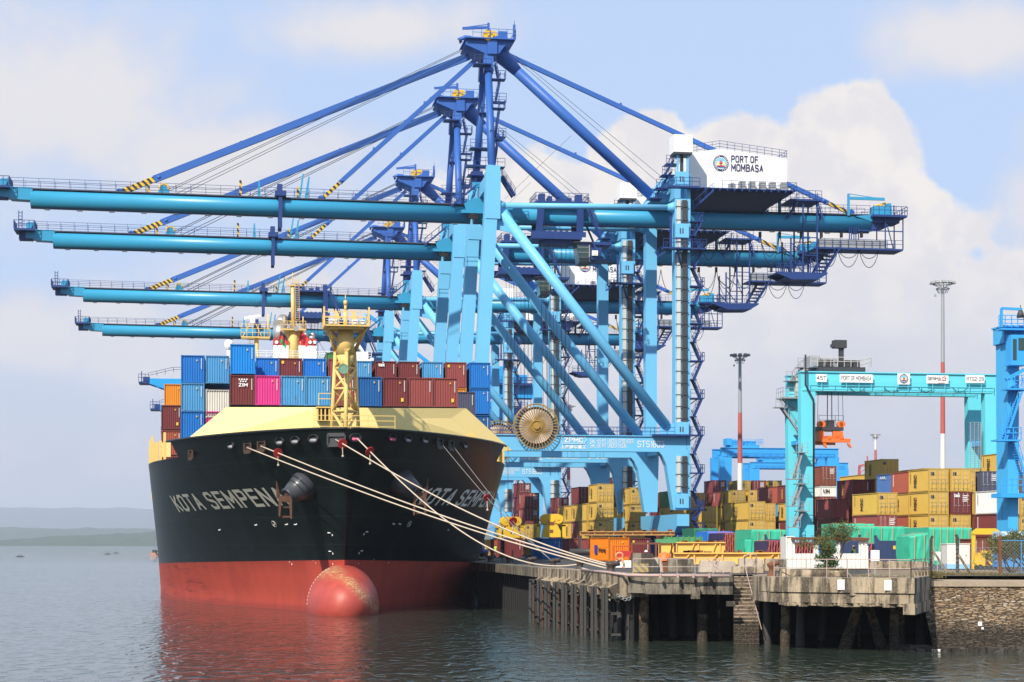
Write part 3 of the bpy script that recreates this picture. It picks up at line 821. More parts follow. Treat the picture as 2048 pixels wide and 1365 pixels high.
for px, w_ in ((466, 2.2), (478, 1.3), (462, 1.0), (714, 1.4), (726, 1.8), (702, 1.0)):
    x, z = s_hit(px, 704, AY + 1); mb.cut(); mb.cbox((x, AY + 1, zb_ + .7), w_, 1.2, 1.4)
x, z = s_hit(458, 692, AY + 2); mb.lathe([(0.01, 1.1), (.5, 1.0), (.8, .6), (.85, 0), (.7, -.5), (.3, -.8)], 14, c=(x, AY + 2, z)); mb.tube((x, AY + 2, zb_), (x, AY + 2, z - .6), .2)
mb.path([(s_hit(694, 700, AY + 2)[0], AY + 2, zb_), (s_hit(694, 693, AY + 2)[0], AY + 2, zb_ + 2.6), (s_hit(716, 690, AY + 2)[0], AY + 2, zb_ + 2.9), (s_hit(738, 716, AY + 2)[0], AY + 2, zb_)], .35, 8)
mb.build('bridge_gear', WHITE, acc)
FYY = 189.0
xa, za = s_hit(547, 716, FYY); xb, z1 = s_hit(633, 692, FYY); _, z2 = s_hit(590, 678, FYY)
mb = MB(); mb.box(xa, xb, FYY, FYY + 8, 13.4, z1, 0); mb.box(xa - .01, xb + .01, FYY - .01, FYY + 8.01, z1 + .002, z2, 1)
fun = mb.build('funnel', [WHITE, REDP], ship)
mb = MB()
x, z = s_hit(560, 662, FYY + 3); mb.tube((x, FYY + 3, z2), (x, FYY + 3, z + 1.0), 1.3, 1.3, 16); mb.tube((x, FYY + 3, z + 1.0), (x + .7, FYY + 4.5, z + 2.2), 1.3, 1.25, 16)
x, z = s_hit(597, 668, FYY + 3); mb.tube((x, FYY + 3, z2), (x, FYY + 3, z + 1.6), 1.6, 1.5, 16)
for px in (609, 624): x, z = s_hit(px, 673, FYY + 2); mb.tube((x, FYY + 2, z2), (x, FYY + 2, z), .55, .6, 12); mb.tube((x, FYY + 2, z), (x + .4, FYY + 2.2, z + .5), .6, .5, 12)
mb.build('exhaust_pipes', paint('bare_pipe', (0.50, 0.48, 0.45), 0.35, 0.2, 0.3, (0.2, 0.15, 0.1), metal=0.6), fun)
mb = MB()
for px in (553, 609, 620, 629): x, z = s_hit(px, 685, FYY - .1); mb.tube((x, FYY - .02, z), (x, FYY - .25, z), .32, .32, 12)
mb.build('vent_caps', WHITE, fun)
def m3(px, py, y): x, z = s_hit(px, py, y); return V((x, y, z))
my = AY + 3
mb = MB()
mb.tube(m3(587, 718, my), m3(587, 660, my), 0.95, 0.8, 14); mb.tube(m3(587, 660, my), m3(585, 570, my), 0.45, 0.3, 10); mb.tube(m3(585, 570, my), m3(585, 545, my), 0.06, 0.05, 6)
c = m3(587, 661, my); mb.cbox(c, 4.4, 3, 0.25)
mb.rail([c + V((-2.2, -1.5, .1)), c + V((2.2, -1.5, .1)), c + V((2.2, 1.5, .1))], 1.4, 1.1, .08); mb.rail([c + V((-2.2, -1.5, .1)), c + V((-2.2, 1.5, .1))], 1.4, 1.1, .08)
mb.prism([(c.x - 1.9, c.z), (c.x + 1.9, c.z), (c.x + .8, c.z - 2.0), (c.x - .8, c.z - 2.0)], my - .2, my + .2)
for dx in (-1.7, 1.7): mb.tube(c + V((dx, -1, 0)), c + V((dx, -1, 2.4)), .1)
a, b = m3(591, 640, my), m3(590, 560, my)
for e in (0, .7): mb.beam(a + V((e, -.4, 0)), b + V((e, -.4, 0)), .07)
for i in range(18): p = a.lerp(b, i / 18) + V((0, -.4, 0)); mb.beam(p, p + V((.7, 0, 0)), .06)
c2 = m3(585, 572, my); mb.cbox(c2, 1.8, 1, .15); mb.rail([c2 + V((-.9, -.5, 0)), c2 + V((.9, -.5, 0))], 1.0, .9, .07)
for dx in (-1.1, 1.1): mb.tube(c2 + V((dx, 0, 0)), c2 + V((dx, 0, 1.8)), .05, n=5)
a, b = m3(597, 716, my), m3(597, 670, my)
for e in (-.35, .35): mb.beam(a + V((e, 0, 0)), b + V((e, 0, 0)), .07)
for i in range(9): p = a.lerp(b, i / 9); mb.beam(p - V((.35, 0, 0)), p + V((.35, 0, 0)), .06)
mm = mb.build('main_mast', CREAM2, ship)
mb = MB()
for px, py in ((541, 716), (556, 716), (640, 716), (625, 716), (655, 712)): mb.tube(m3(587, 640 if px < 600 else 600, my), m3(px, py, my), .035, n=4)
mb.build('stay_wires', CABLE, mm)
mb = MB(); c = m3(592, 658, my - 1.8); mb.tube(c, c + V((0, -.7, 0)), .15, .5, 14); mb.build('fog_horn', GREY, mm)
mb = MB()
ry = AY + 4
mb.tube(m3(513, 718, ry), m3(513, 676, ry), .45, .4, 10); c = m3(511, 676, ry); mb.cbox(c, 5.2, 2.5, .2)
mb.rail([c + V((-2.6, -1.2, .1)), c + V((2.6, -1.2, .1))], 2.2, 1.0, .09, (.33, .66, 1))
mb.beam(c + V((-2.4, 0, 0)), c + V((-.4, 0, 3.6)), .14); mb.beam(c + V((1.2, 0, 0)), c + V((-.4, 0, 3.6)), .14); mb.tube(c + V((2.3, 0, 0)), c + V((2.3, 0, 4.3)), .13); mb.beam(c + V((-1, 0, -.1)), c + V((-1, 0, -4)), .1)
for i in range(6): mb.beam(c + V((-1.6, 0, -.6 * i - .4)), c + V((-.4, 0, -.6 * i - .4)), .07)
rm = mb.build('radar_mast', CREAM2, ship)
mb = MB(); c = m3(505, 641, ry); mb.cbox(c, .9, .8, 1.0); a = m3(488, 637, ry); b = m3(521, 632, ry); mb.beam(a, b, .45, .5); mb.build('radar_scanner', WHITE, rm)
def flag(name, px, py, w, h, mats, parent, y):
    mb = MB(); x, z = s_hit(px, py, y); n = 8
    for k, (f0, f1) in enumerate(((0, 1 / 3), (1 / 3, 2 / 3), (2 / 3, 1))):
        vs = []
        for i in range(n + 1):
            for f in (f0, f1): vs.append((x + w * i / n - .3 * f, y + .25 * sin(i * 1.4), z - h * f - 1.4 * (i / n) ** 1.3))
        mb.add(vs, [(2 * i, 2 * i + 2, 2 * i + 3, 2 * i + 1) for i in range(n)], k, True)
    return mb.build(name, mats, parent)
FG = paint('flag_green', (0.03, 0.25, 0.08), 0.8); FR = paint('flag_red', (0.5, 0.03, 0.04), 0.8); FK = paint('flag_black', (0.03, 0.03, 0.03), 0.8)
flag('flag', 561, 662, 1.3, 1.9, [FK, FR, FG], mm, my - 1)
flag('flag', 601, 662, 1.5, 1.7, [FR, FR, FR], mm, my - 1)

# ================================================================== containers
def corr(mb, p, d, L, z0, z1, n, ribs, depth, m=0):
    """corrugated wall from p along d for L, outward normal n"""
    p = V(p); d = V(d); n = V(n); k = L / ribs; pts = []
    for i in range(ribs):
        s0 = i * k
        for f, o in ((0.0, 0), (0.30, 0), (0.5, 1), (0.80, 1)): pts.append(p + d * (s0 + f * k) - n * (depth * o))
    pts.append(p + d * L)
    vs = []
    for q in pts: vs += [(q.x, q.y, z0), (q.x, q.y, z1)]
    return mb.add(vs, [(2 * i, 2 * i + 2, 2 * i + 3, 2 * i + 1) for i in range(len(pts) - 1)], m)
CM = {}
def cmat(key):
    if key not in CM:
        rgb, dirt, dc = CCOL[key]
        CM[key] = (paint('container_' + key, rgb, 0.55, 0.12, dirt, dc, 0.9), paint('container_frame_' + key, tuple(c * 0.8 for c in rgb), 0.6, 0.2, min(1, dirt + 0.25), dc, 1.3))
    return CM[key]
RU = (0.10, 0.05, 0.03)
CCOL = {'blue': ((0.012, 0.16, 0.50), 0.05, RU), 'bright_blue': ((0.008, 0.22, 0.62), 0.02, RU), 'pale_blue': ((0.075, 0.29, 0.53), 0.42, RU), 'deep_blue': ((0.012, 0.10, 0.30), 0.1, RU),
        'maroon': ((0.165, 0.034, 0.034), 0.15, (0.07, 0.02, 0.02)), 'brown_red': ((0.26, 0.062, 0.055), 0.15, (0.1, 0.03, 0.02)), 'brick_red': ((0.34, 0.085, 0.05), 0.1, (0.12, 0.04, 0.03)),
        'pink': ((0.62, 0.045, 0.24), 0.03, RU), 'orange': ((0.66, 0.24, 0.02), 0.08, RU), 'white': ((0.62, 0.60, 0.54), 0.38, (0.25, 0.13, 0.06)), 'navy_grey': ((0.075, 0.08, 0.13), 0.15, RU),
        'yellow': ((0.56, 0.36, 0.07), 0.10, (0.22, 0.12, 0.04)), 'green': ((0.07, 0.20, 0.07), 0.15, RU), 'hapag': ((0.72, 0.21, 0.012), 0.05, RU), 'mid_blue': ((0.07, 0.15, 0.36), 0.1, RU),
        'rust': ((0.20, 0.058, 0.035), 0.35, (0.08, 0.03, 0.02)), 'grey': ((0.12, 0.12, 0.125), 0.2, RU), 'clean_white': ((0.72, 0.72, 0.70), 0.12, (0.3, 0.25, 0.2)), 'olive': ((0.38, 0.25, 0.045), 0.15, (0.18, 0.1, 0.04))}
CMESH = {}
def cmesh(kind, key, h, L):
    k = (kind, key, h, L)
    if k in CMESH: return CMESH[k]
    body, frame = cmat(key); W = 1.2
    mb = MB()
    corr(mb, (-W + .05, L - .1, 0), (0, -1, 0), L - .2, .12, h - .1, (-1, 0, 0), max(6, int(L / .3)), .04)
    corr(mb, (W - .05, .1, 0), (0, 1, 0), L - .2, .12, h - .1, (1, 0, 0), max(6, int(L / .3)), .04)
    corr(mb, (W - .05, L - .08, 0), (-1, 0, 0), 2 * W - .1, .12, h - .1, (0, 1, 0), 9, .05)
    if kind == 'end': corr(mb, (-W + .09, .06, 0), (1, 0, 0), 2 * W - .18, .14, h - .1, (0, -1, 0), 9, .07)
    mb.box(-W + .04, W - .04, .06, L - .06, h - .14, h - .06)
    mb.box(-W + .06, W - .06, .08, L - .08, .05, .13)
    bm_ = mb.build('x', body); bme = bm_.data; bpy.data.objects.remove(bm_)
    mb = MB()
    for sx in (-1, 1):
        for y in (0, L): 
            y0, y1 = (0, .12) if y == 0 else (L - .12, L)
            mb.box(min(sx * W, sx * (W - .11)), max(sx * W, sx * (W - .11)), y0, y1, .14, h - .12)
            for z in (0, h - .12): mb.box(min(sx * 1.219, sx * 1.04), max(sx * 1.219, sx * 1.04), y0 - (.012 if y == 0 else .03), y1 + .03, z, z + (.14 if z == 0 else .12))
        mb.box(min(sx * W, sx * (W - .07)), max(sx * W, sx * (W - .07)), .15, L - .15, h - .11, h - .02)
        mb.box(min(sx * W, sx * (W - .07)), max(sx * W, sx * (W - .07)), .15, L - .15, .02, .16)
    for y0, y1 in ((.0, .09), (L - .09, L)):
        mb.box(-1.03, 1.03, y0, y1, h - .115, h - .01); mb.box(-1.03, 1.03, y0, y1, .02, .15)
    fm_ = mb.build('x', frame); fme = fm_.data; bpy.data.objects.remove(fm_)
    dme = []
    if kind == 'door':
        for sx in (-1, 1):
            mb = MB(); x0, x1 = (-1.08, -.015) if sx < 0 else (.015, 1.08)
            mb.box(x0, x1, .03, .08, .16, h - .13, 0)
            for j in range(4): z = .35 + j * (h - .75) / 3.6; mb.box(x0 + .08, x1 - .08, -.005, .03, z, z + .28, 0)
            for f in (.25, .72):
                x = x0 + (x1 - x0) * f; mb.tube((x, -.035, .14), (x, -.035, h - .12), .024, n=6, m=1)
                mb.box(x - .05, x + .28, -.05, -.02, 1.0, 1.06, 1)
                for z in (.3, h * .5, h - .35): mb.box(x - .05, x + .05, -.05, .03, z, z + .07, 1)
            o = mb.build('x', [body, GREY]); dme.append(o.data); bpy.data.objects.remove(o)
    for me_ in [bme, fme] + dme: me_.name = 'container_mesh'
    CMESH[k] = (bme, fme, dme)
    return CMESH[k]
def msc(mb, o, ux, uy, w, h, m=0):
    """black stacked letters reading up the side"""
    add_text(mb, 'MSC', o, uy, -V(ux), h, w, m, 0.07)
def container(p, rz, key, label, group, kind='end', h=2.59, L=6.06, marks=(), cat='container'):
    bme, fme, dme = cmesh(kind, key, h, L)
    o = link('shipping_container', bme, None, p, rz); tag(o, label, cat, group)
    link('frame', fme, o)
    for d in dme: link('door', d, o)
    for mk in marks:
        mb = MB(); nm = 'lettering'
        if mk == 'code': 
            for i in range(11): mb.box(.86, .93, -.004, .055, h - .42 - i * .1, h - .35 - i * .1)
            mats = WTXT
            for i in range(11):
                pass
        elif mk == 'tri': mb.prism([(.36, h - .62), (.52, h - .62), (.44, h - .4)], -.01, .05); mats = YTXT; nm = 'warning_decal'
        elif mk == 'square': mb.box(-.95, -.7, -.01, .05, h - .6, h - .3); mats = YTXT; nm = 'placard'
        elif mk == 'lowsquare': mb.box(.55, .8, -.01, .05, .5, .85); mats = YTXT; nm = 'placard'
        elif mk == 'zim':
            add_text(mb, 'ZIM', (-.38, -.02, h - 1.12), (1, 0, 0), (0, 0, 1), .88, .34, 0, .06); mats = WTXT
            for r in range(2):
                for i in range(4 - r): c = (-.3 + i * .24 + r * .12, -.02, h - .42 - r * .19); mb.tube((c[0], -.03, c[2]), (c[0], 0, c[2]), .085, n=6)
        elif mk == 'tex': add_text(mb, 'tex', (-.85, -.075, h - .62), (1, 0, 0), (0, 0, 1), .75, .38, 0, .03); mb.tube((-.32, -.08, h - .2), (-.32, -.06, h - .2), .07, n=8); mats = WTXT
        elif mk == 'sidemsc': msc(mb, (-1.225, L * .52 + .42, h * .22), (0, -1, 0), (0, 0, 1), .84, h * .56); mb.v = [(a, L * .52 + .35 - (b - (L * .52 + .35)) - .7, c) for a, b, c in mb.v] if False else mb.v; mats = KTXT
        elif mk == 'sidemscy': msc(mb, (-1.225, L * .52 + .35, h * .22), (0, -1, 0), (0, 0, 1), .62, h * .55); mats = YTXT
        elif mk == 'doormsc': mb.box(-.95, -.55, -.03, .0, h - .75, h - .4); mats = KTXT; nm = 'emblem'
        elif mk == 'sidecode':
            for i in range(10): mb.box(-1.225, -1.19, L * .88 - .05, L * .88 + .08, h - .4 - i * .14, h - .3 - i * .14)
            mats = WTXT
        elif mk == 'sidecode_k':
            for i in range(10): mb.box(-1.225, -1.19, L * .9 - .03, L * .9 + .04, h - .4 - i * .12, h - .33 - i * .12)
            mats = KTXT
        elif mk == 'doorcode':
            for i in range(4): mb.box(.2, .9 - .15 * (i % 2), -.02, .0, h - .5 - i * .2, h - .41 - i * .2)
            mats = WTXT
        elif mk == 'un': add_text(mb, 'UN', (-.82, -.09, .55), (1, 0, 0), (0, 0, 1), .95, .55, 0, .05); mats = KTXT
        elif mk == 'hapag':
            add_text(mb, 'Hapag', (-1.24, L * .52, h * .34), (0, -1, 0), (0, 0, 1), 2.3, .62, 0, .03); mats = KTXT
        elif mk == 'hapagblue': mb.box(-1.245, -1.2, L * .60, L * .60 + .8, h * .3, h * .68); mats = paint('emblem_blue', (.03, .06, .35)) if 'emblem_blue' not in MATS else MATS['emblem_blue']; nm = 'emblem'
        elif mk == 'anl': add_text(mb, 'ANL', (-1.235, L * .80, h - .62), (0, -1, 0), (0, 0, 1), 2.2, .34, 0, .03); mats = WTXT
        c_ = mb.build(nm, mats, o)
    return o
# ---- the ship's deck cargo: (photo left edge, bow-to-bay distance, top height, colour, marks, label)
NAMEC = {'bright_blue': 'vivid blue', 'blue': 'blue', 'pale_blue': 'faded pale blue', 'deep_blue': 'deep blue', 'maroon': 'maroon', 'brown_red': 'brownish red', 'brick_red': 'brick red', 'pink': 'hot pink', 'orange': 'orange yellow', 'white': 'rust streaked white', 'navy_grey': 'dark slate grey', 'green': 'green'}
GS = 'containers stacked on the ship deck'
B1, B2, B3, B4 = 28.0, 41.0, 54.0, 68.0
def shipbox(px, bay, top, key, marks, label, h=2.9, L=12.19):
    x, _ = s_hit(px, 700, bay)
    return container(S(x + 1.22, bay, top - h), STH, key, label, GS, 'end', h, L, marks)
cargo = [
 (459.5, B1, 22.35, 'maroon', ('zim', 'code'), 'maroon container with white ZIM lettering on the ship above the cream breakwater'),
 (510.2, B1, 22.35, 'pink', ('code', 'tri'), 'hot pink container in the front row above the cream breakwater'),
 (561, B1, 22.35, 'pale_blue', ('code', 'tri'), 'rust streaked light blue container right beside the hot pink container'),
 (611.5, B1, 22.35, 'pale_blue', ('code', 'tri'), 'rust streaked light blue container just left of the cream foremast'),
 (662, B1, 22.35, 'brown_red', ('code',), 'brownish red container hidden behind the cream lattice foremast in the front row'),
 (714.5, B1, 22.35, 'deep_blue', ('code', 'tri'), 'deep blue container just right of the foremast with the mast shadow on it'),
 (766, B1, 22.35, 'maroon', ('code', 'tri', 'lowsquare'), 'shaded maroon container right of the deep blue one with a low yellow placard'),
 (817, B1, 22.35, 'brown_red', ('code',), 'brownish red container without placard in the front row above the breakwater'),
 (867, B1, 22.35, 'brown_red', ('code', 'tri', 'lowsquare'), 'brownish red container with a low yellow placard at the right end of the front row'),
 (460, B1, 25.35, 'bright_blue', ('code', 'tri'), 'vivid blue container standing highest on the ship on top of the ZIM box'),
 (361.5, B2, 25.55, 'blue', ('code', 'tri'), 'blue container on the top tier left, on two blue boxes'),
 (361.5, B2, 22.65, 'pale_blue', ('code', 'tri'), 'pale blue container with rusty dents in the middle of the left blue stack'),
 (361.0, B2, 19.75, 'blue', ('code', 'tri'), 'blue container at the bottom of the left blue stack beside the breakwater'),
 (360.5, B2, 16.85, 'maroon', ('code',), 'maroon container mostly hidden behind the left end of the breakwater'),
 (411.0, B2, 25.55, 'pale_blue', ('code', 'tri'), 'faded teal blue dented container on the top tier above the rusty white one'),
 (411.0, B2, 22.0, 'white', (), 'rust streaked white container above the left shoulder of the breakwater'),
 (411.0, B2, 22.65 - 2.9, 'pink', (), 'pink container peeping out above the sloping left edge of the breakwater'),
 (511, B2, 25.4, 'blue', ('code', 'tri'), 'blue container on the top tier just right of the highest vivid blue box'),
 (558, B2, 25.4, 'maroon', ('code', 'tri', 'square'), 'maroon container with a yellow placard at its upper left on the top tier'),
 (606, B2, 25.4, 'blue', ('code', 'tri'), 'blue container on the top tier left of the foremast'),
 (700, B3, 26.55, 'pale_blue', ('code', 'tri'), 'teal blue container on the top tier right of the foremast'),
 (750, B3, 26.55, 'maroon', ('tex', 'code'), 'maroon container with white tex lettering on the top tier'),
 (796.5, B3, 26.55, 'maroon', ('code', 'tri'), 'maroon container directly right of the tex box'),
 (844, B3, 26.55, 'pale_blue', ('code', 'tri'), 'teal blue container between two maroon boxes on the top tier'),
 (890.5, B3, 26.55, 'brown_red', ('code', 'tri', 'square'), 'brownish red container with yellow placard second from the right on the top tier'),
 (938.5, B3, 26.55, 'blue', ('code', 'tri'), 'blue container at the right end of the top tier'),
 (938.5, B3, 23.6, 'blue', ('code', 'tri'), 'blue container second from the top of the right outer stack'),
 (938.5, B3, 20.6, 'deep_blue', ('code', 'tri'), 'deep blue container lowest in the right outer stack beside the breakwater'),
 (905.5, B2 + 1, 22.2, 'navy_grey', ('code',), 'dark slate grey container half in shade beside the right outer stack'),
 (890.5, B3, 23.6, 'orange', ('code',), 'orange container mostly hidden above the dark slate grey one'),
 (905.5, B2 + 1, 19.25, 'orange', (), 'orange container at the lower right edge of the breakwater under the grey one'),
 (322, B4, 22.4, 'maroon', ('code', 'tri', 'lowsquare'), 'maroon container with low yellow placard in the outermost left stack'),
 (322, B4, 19.4, 'brick_red', ('code', 'tri'), 'brick red container in the middle of the outermost left stack'),
 (322, B4, 16.4, 'brown_red', ('code', 'tri', 'square'), 'brownish red container at the foot of the outermost left stack'),
]
for px, bay, top, key, mk, lab in cargo: shipbox(px, bay, top, key, mk, lab)
x, _ = s_hit(328, 700, B4 + 1); container(S(x + 1.22, B4 + 1, 22.4), STH, 'orange', 'orange yellow container on top of the outermost left stack', GS, 'end', 2.59, 6.06, ('tri',))
x, _ = s_hit(652, 700, B4); 
container(S(x + 1.22, B4, 26.0), STH, 'green', 'green container half hidden behind the foremast on the top tier', GS, 'end', 2.9, 12.19, ())
x, _ = s_hit(656, 700, B2); container(S(x + 1.22, B2, 25.4 - 2.9), STH, 'brown_red', 'brownish red container behind the foremast at the back of the front row', GS, 'end', 2.9, 12.19, ())
# hatch covers and lashing bridges under the cargo (parts of the ship)
mb = MB()
xa, _ = s_hit(459, 700, B1); xb, _ = s_hit(917, 700, B1)
mb.box(xa, xb, B1 + .2, B1 + 12, 13.41, 19.40)
xa, _ = s_hit(500, 700, B2); xb, _ = s_hit(900, 700, B2)
mb.box(xa + .1, xb - .1, B2 + .2, B2 + 12, 13.41, 22.45)
xa, _ = s_hit(361, 700, B2); mb.box(xa, xa + 5, B2 + .2, B2 + 12, 13.41, 13.9)
xa, _ = s_hit(700, 700, B3); xb, _ = s_hit(984, 700, B3); mb.box(xa, xb, B3 + .2, B3 + 12, 13.41, 17.6)
xa, _ = s_hit(905, 700, B2 + 1); mb.box(xa, xa + 2.4, B2 + 1.2, B2 + 12, 13.42, 16.3)
mb.box(-17.9, 15, B4 + .2, B4 + 12, 13.41, 13.47); mb.box(-12, 12, B4 + .3, B4 + 12, 13.48, 25.9)
mb.build('hatch_cover', DGREY, ship)
# ================================================================== ship-to-shore cranes
CT = 37.0                                    # distance of the crane apex from the survey line, landward
def h(px, py, y=0.0, s1=247.2):
    """crane coordinates of a photo ray on the cross-section y metres along the quay from the crane's middle"""
    d = V(((px - 1024) / F, 1, (HORIZON - py) / F)); c = V((0, 0, CAMZ))
    k = (s1 + y) / d.dot(QU)
    p = c + d * k
    return V((p.dot(QV) - CT, y, p.z - GZ))
NF = 8.4
REELM = paint('reel_gold', (0.36, 0.22, 0.05), 0.45, 0.1)
REELC = paint('reel_cable', (0.66, 0.58, 0.53), 0.8, 0.15)
GRATE = paint('dark_grating', (0.06, 0.07, 0.11), 0.6, 0.2)
TRACKM = paint('lift_guide', (0.55, 0.54, 0.50), 0.5, 0.08)
GROUPC = 'ship to shore gantry cranes along the quay'
crane = thing('gantry_crane', 'nearest ship to shore crane with white PORT OF MOMBASA house and STS1603 beam', 'crane', Q(247.2, CT, GZ), TH, GROUPC)
def X(px, py=600, y=0.0): return h(px, py, y).x
def Zc(py, y=0.0, px=1200): return h(px, py, y).z
# --- legs
for sg in (-1, 1):
    y = sg * NF
    a = h(943, 1040, -NF); b = h(955, 871, -NF); c = h(986, 333, -NF)
    mb = MB(); mb.beam((a.x, y, 2.0), (b.x, y, b.z), 1.55, 1.7, up=(1, 0, 0)); mb.beam((b.x, y, b.z), (c.x, y, c.z), 1.55, 1.75, up=(1, 0, 0))
    c1 = h(984, 395, -NF); c2 = h(985, 345, -NF)
    mb.beam((c1.x, y, c1.z - 3), (c2.x, y, c2.z), 1.75, 2.0, up=(1, 0, 0))
    mb.build('waterside_leg', LB, crane)
    mb = MB()
    xl, xr = X(1347, 600, -NF), X(1378, 600, -NF)
    zt = Zc(395, -NF); zp = Zc(900, -NF)
    mb.box(xl, xr - .55, y - .8, y + .8, zp, zt); 
    x0, x1, x2 = X(1312, 905, -NF), X(1330, 930, -NF), X(1344, 1012, -NF)
    mb.prism([(x0, zp + .01), (X(1322, 915, -NF), Zc(912, -NF)), (x1, Zc(930, -NF)), (x2, Zc(1020, -NF)), (X(1371, 1000, -NF), Zc(1020, -NF)), (X(1374, 900, -NF), zp + .01)], y - .85, y + .85)
    mb.build('landside_leg', LB, crane)
    # diagonal brace, horizontal tie
    mb = MB(); a = h(1004, 428, -NF); b = h(1332, 852, -NF)
    mb.tube((a.x, y, a.z), (b.x, y, b.z), .70, n=18)
    mb.prism([(a.x - 1.2, a.z + 1.6), (a.x + .5, a.z + .9), (a.x + 1.6, a.z - 2.6), (a.x - 1.3, a.z - 2.0)], y - .12, y + .12)
    mb.prism([(b.x - .6, b.z + .2), (b.x + 1.5, b.z + .4), (b.x + 1.5, b.z - 1.6), (b.x - 1.2, b.z - 1.6)], y - .15, y + .15)
    mb.build('diagonal_brace', LB, crane)
    mb = MB(); a = h(992, 411, -NF); b = h(1352, 416, -NF)
    mb.tube((a.x + 1.2, y, a.z), (b.x - 1.2, y, b.z), .40, n=12); mb.tube((a.x, y, a.z), (a.x + 1.25, y, a.z), .95, .42, 12); mb.tube((b.x - 1.25, y, b.z), (b.x, y, b.z), .42, .95, 12)
    mb.build('tie_tube', LB, crane)
    # portal beam
    mb = MB(); a = h(948, 871, -NF); b = h(1349, 905, -NF)
    mb.box(a.x, b.x, y - .8, y + .8, b.z, a.z); mb.box(a.x + .3, b.x - .2, y - 1.0, y + 1.0, a.z, a.z + .12)
    mb.build('portal_beam', LB, crane)
    mb = MB(); mb.rail([(a.x + 2, y - 1, a.z + .1), (b.x + 2.2, y - 1, a.z + .1)], 1.15, 1.7, .06); mb.cut(); mb.rail([(a.x + 2, y + 1, a.z + .1), (b.x - 1.4, y + 1, a.z + .1)], 1.15, 1.7, .06)
    mb.build('walkway_rail', NAVY, crane)
    # A-frame column
    mb = MB(); a = h(984, 338, -NF); b = h(977, 146, -2.6)
    mb.tube((a.x, y, a.z - .5), (b.x, sg * 2.6, b.z), .55, .5, 14); b2 = h(977, 112, -2.3); mb.beam((b.x, sg * 2.6, b.z), (b2.x, sg * 2.0, b2.z), 1.3, 1.2, up=(0, 1, 0))
    mb.build('apex_column', DB, crane)
for xx in (X(1358, 900, -NF), X(946, 1000, -NF)):
    mb = MB()
    z0, z1 = 3.1, 5.9
    mb.prism([(-10.6, z1), (10.6, z1), (10.6, z0 + 1.2), (8.6, z0), (-8.6, z0), (-10.6, z0 + 1.2)], xx - .85, xx + .85, plane='yz')
    mb.build('sill_beam', LB, crane)
    for sg in (-1, 1):
        mb = MB(); yc_ = sg * 8.2
        mb.prism([(yc_ - 2.4, 2.4), (yc_ + 2.4, 2.4), (yc_ + .7, 3.3), (yc_ - .7, 3.3)], xx - .5, xx + .5, plane='yz')
        for k in (-1.9, 1.9): mb.prism([(yc_ + k - 1.5, 1.25), (yc_ + k + 1.5, 1.25), (yc_ + k + .5, 2.4), (yc_ + k - .5, 2.4)], xx - .45, xx + .45, plane='yz')
        for k in (-2.9, -.9, .9, 2.9): mb.box(xx - .55, xx + .55, yc_ + k - .7, yc_ + k + .7, .55, 1.2)
        bg_ = mb.build('bogie', NAVY, crane)
        mb = MB()
        for k in (-3.2, -2.5, -1.3, -.6, .6, 1.3, 2.5, 3.2): mb.tube((xx - .2, yc_ + k, .36), (xx + .2, yc_ + k, .36), .36, n=12)
        mb.build('wheels', DGREY, bg_)
for px, py, hh in ((984, 362, 1.8), (955, 888, 2.0), (1362, 380, 2.0), (1358, 888, 2.0)):
    mb = MB(); p = h(px, py, -NF); mb.box(p.x - .7, p.x + .7, -NF + .8, NF - .8, p.z - hh / 2, p.z + hh / 2); mb.build('cross_beam', LB, crane)
# --- boom and girder
bm0, bm1, bm2 = h(68, 398), h(985, 431), h(1735, 449)
def boom_pt(px): 
    x = X(px, 430)
    if x < bm1.x: f = (x - bm0.x) / (bm1.x - bm0.x); return V((x, 0, bm0.z + (bm1.z - bm0.z) * f))
    f = (x - bm1.x) / (bm2.x - bm1.x); return V((x, 0, bm1.z + (bm2.z - bm1.z) * f))
BR = 1.2
def boom_seg(name, pa, pb, par):
    mb = MB(); a, b = boom_pt(pa), boom_pt(pb)
    mb.tube(a, b, BR, n=28)
    up = V((0, 0, BR))
    mb.beam(a + up, b + up, 1.9, .16, 1); mb.beam(a - up * 1.03, b - up * 1.03, .5, .14, 1)
    n = int(abs(b.x - a.x) / 4)
    for i in range(n): 
        p = a.lerp(b, (i + .5) / n); mb.box(p.x - .35, p.x + .35, -.3, .3, p.z - BR - .24, p.z - BR - .14, 2)
    return mb.build(name, [LBS, GRATE, TRACKM], par)
boom = boom_seg('boom', 62, 940, crane); gird = boom_seg('girder', 946, 1737, crane)
mb = MB(); a = boom_pt(62)    # stepped boom end
mb.prism([(a.x + .3, a.z + 1.16), (a.x - 4.0, a.z + 1.24), (a.x - 4.0, a.z + .05), (a.x - 2.6, a.z - .1), (a.x - 2.6, a.z - .25), (a.x + .3, a.z - .35)], -.95, .95)
mb.box(a.x - 3.9, a.x + .28, -.96, .96, a.z + 1.245, a.z + 1.34)
mb.build('boom_nose', LBS, crane)
mb = MB()
p = a + V((-4.0, 0, 1.3)); mb.box(p.x - 1.6, p.x + 1.4, -2.2, 2.2, p.z - .3, p.z)
mb.rail([p + V((-1.6, -2.2, 0)), p + V((1.4, -2.2, 0)), p + V((1.4, 2.2, 0)), p + V((-1.6, 2.2, 0)), p + V((-1.6, -2.2, 0))], 1.2, .8, .08)
mb.beam(p + V((-1, -1, 0)), p + V((-1, -1, 2.8)), .12); mb.beam(p + V((-.5, -1, 0)), p + V((-.5, -1, 2.8)), .12)
for i in range(5): mb.beam(p + V((-1, -1, .5 + i * .5)), p + V((-.5, -1, .5 + i * .5)), .08)
mb.cbox(p + V((0, 0, -.9)), 2.0, 1.6, 1.2)
mb.build('tip_platform', NAVY, crane)
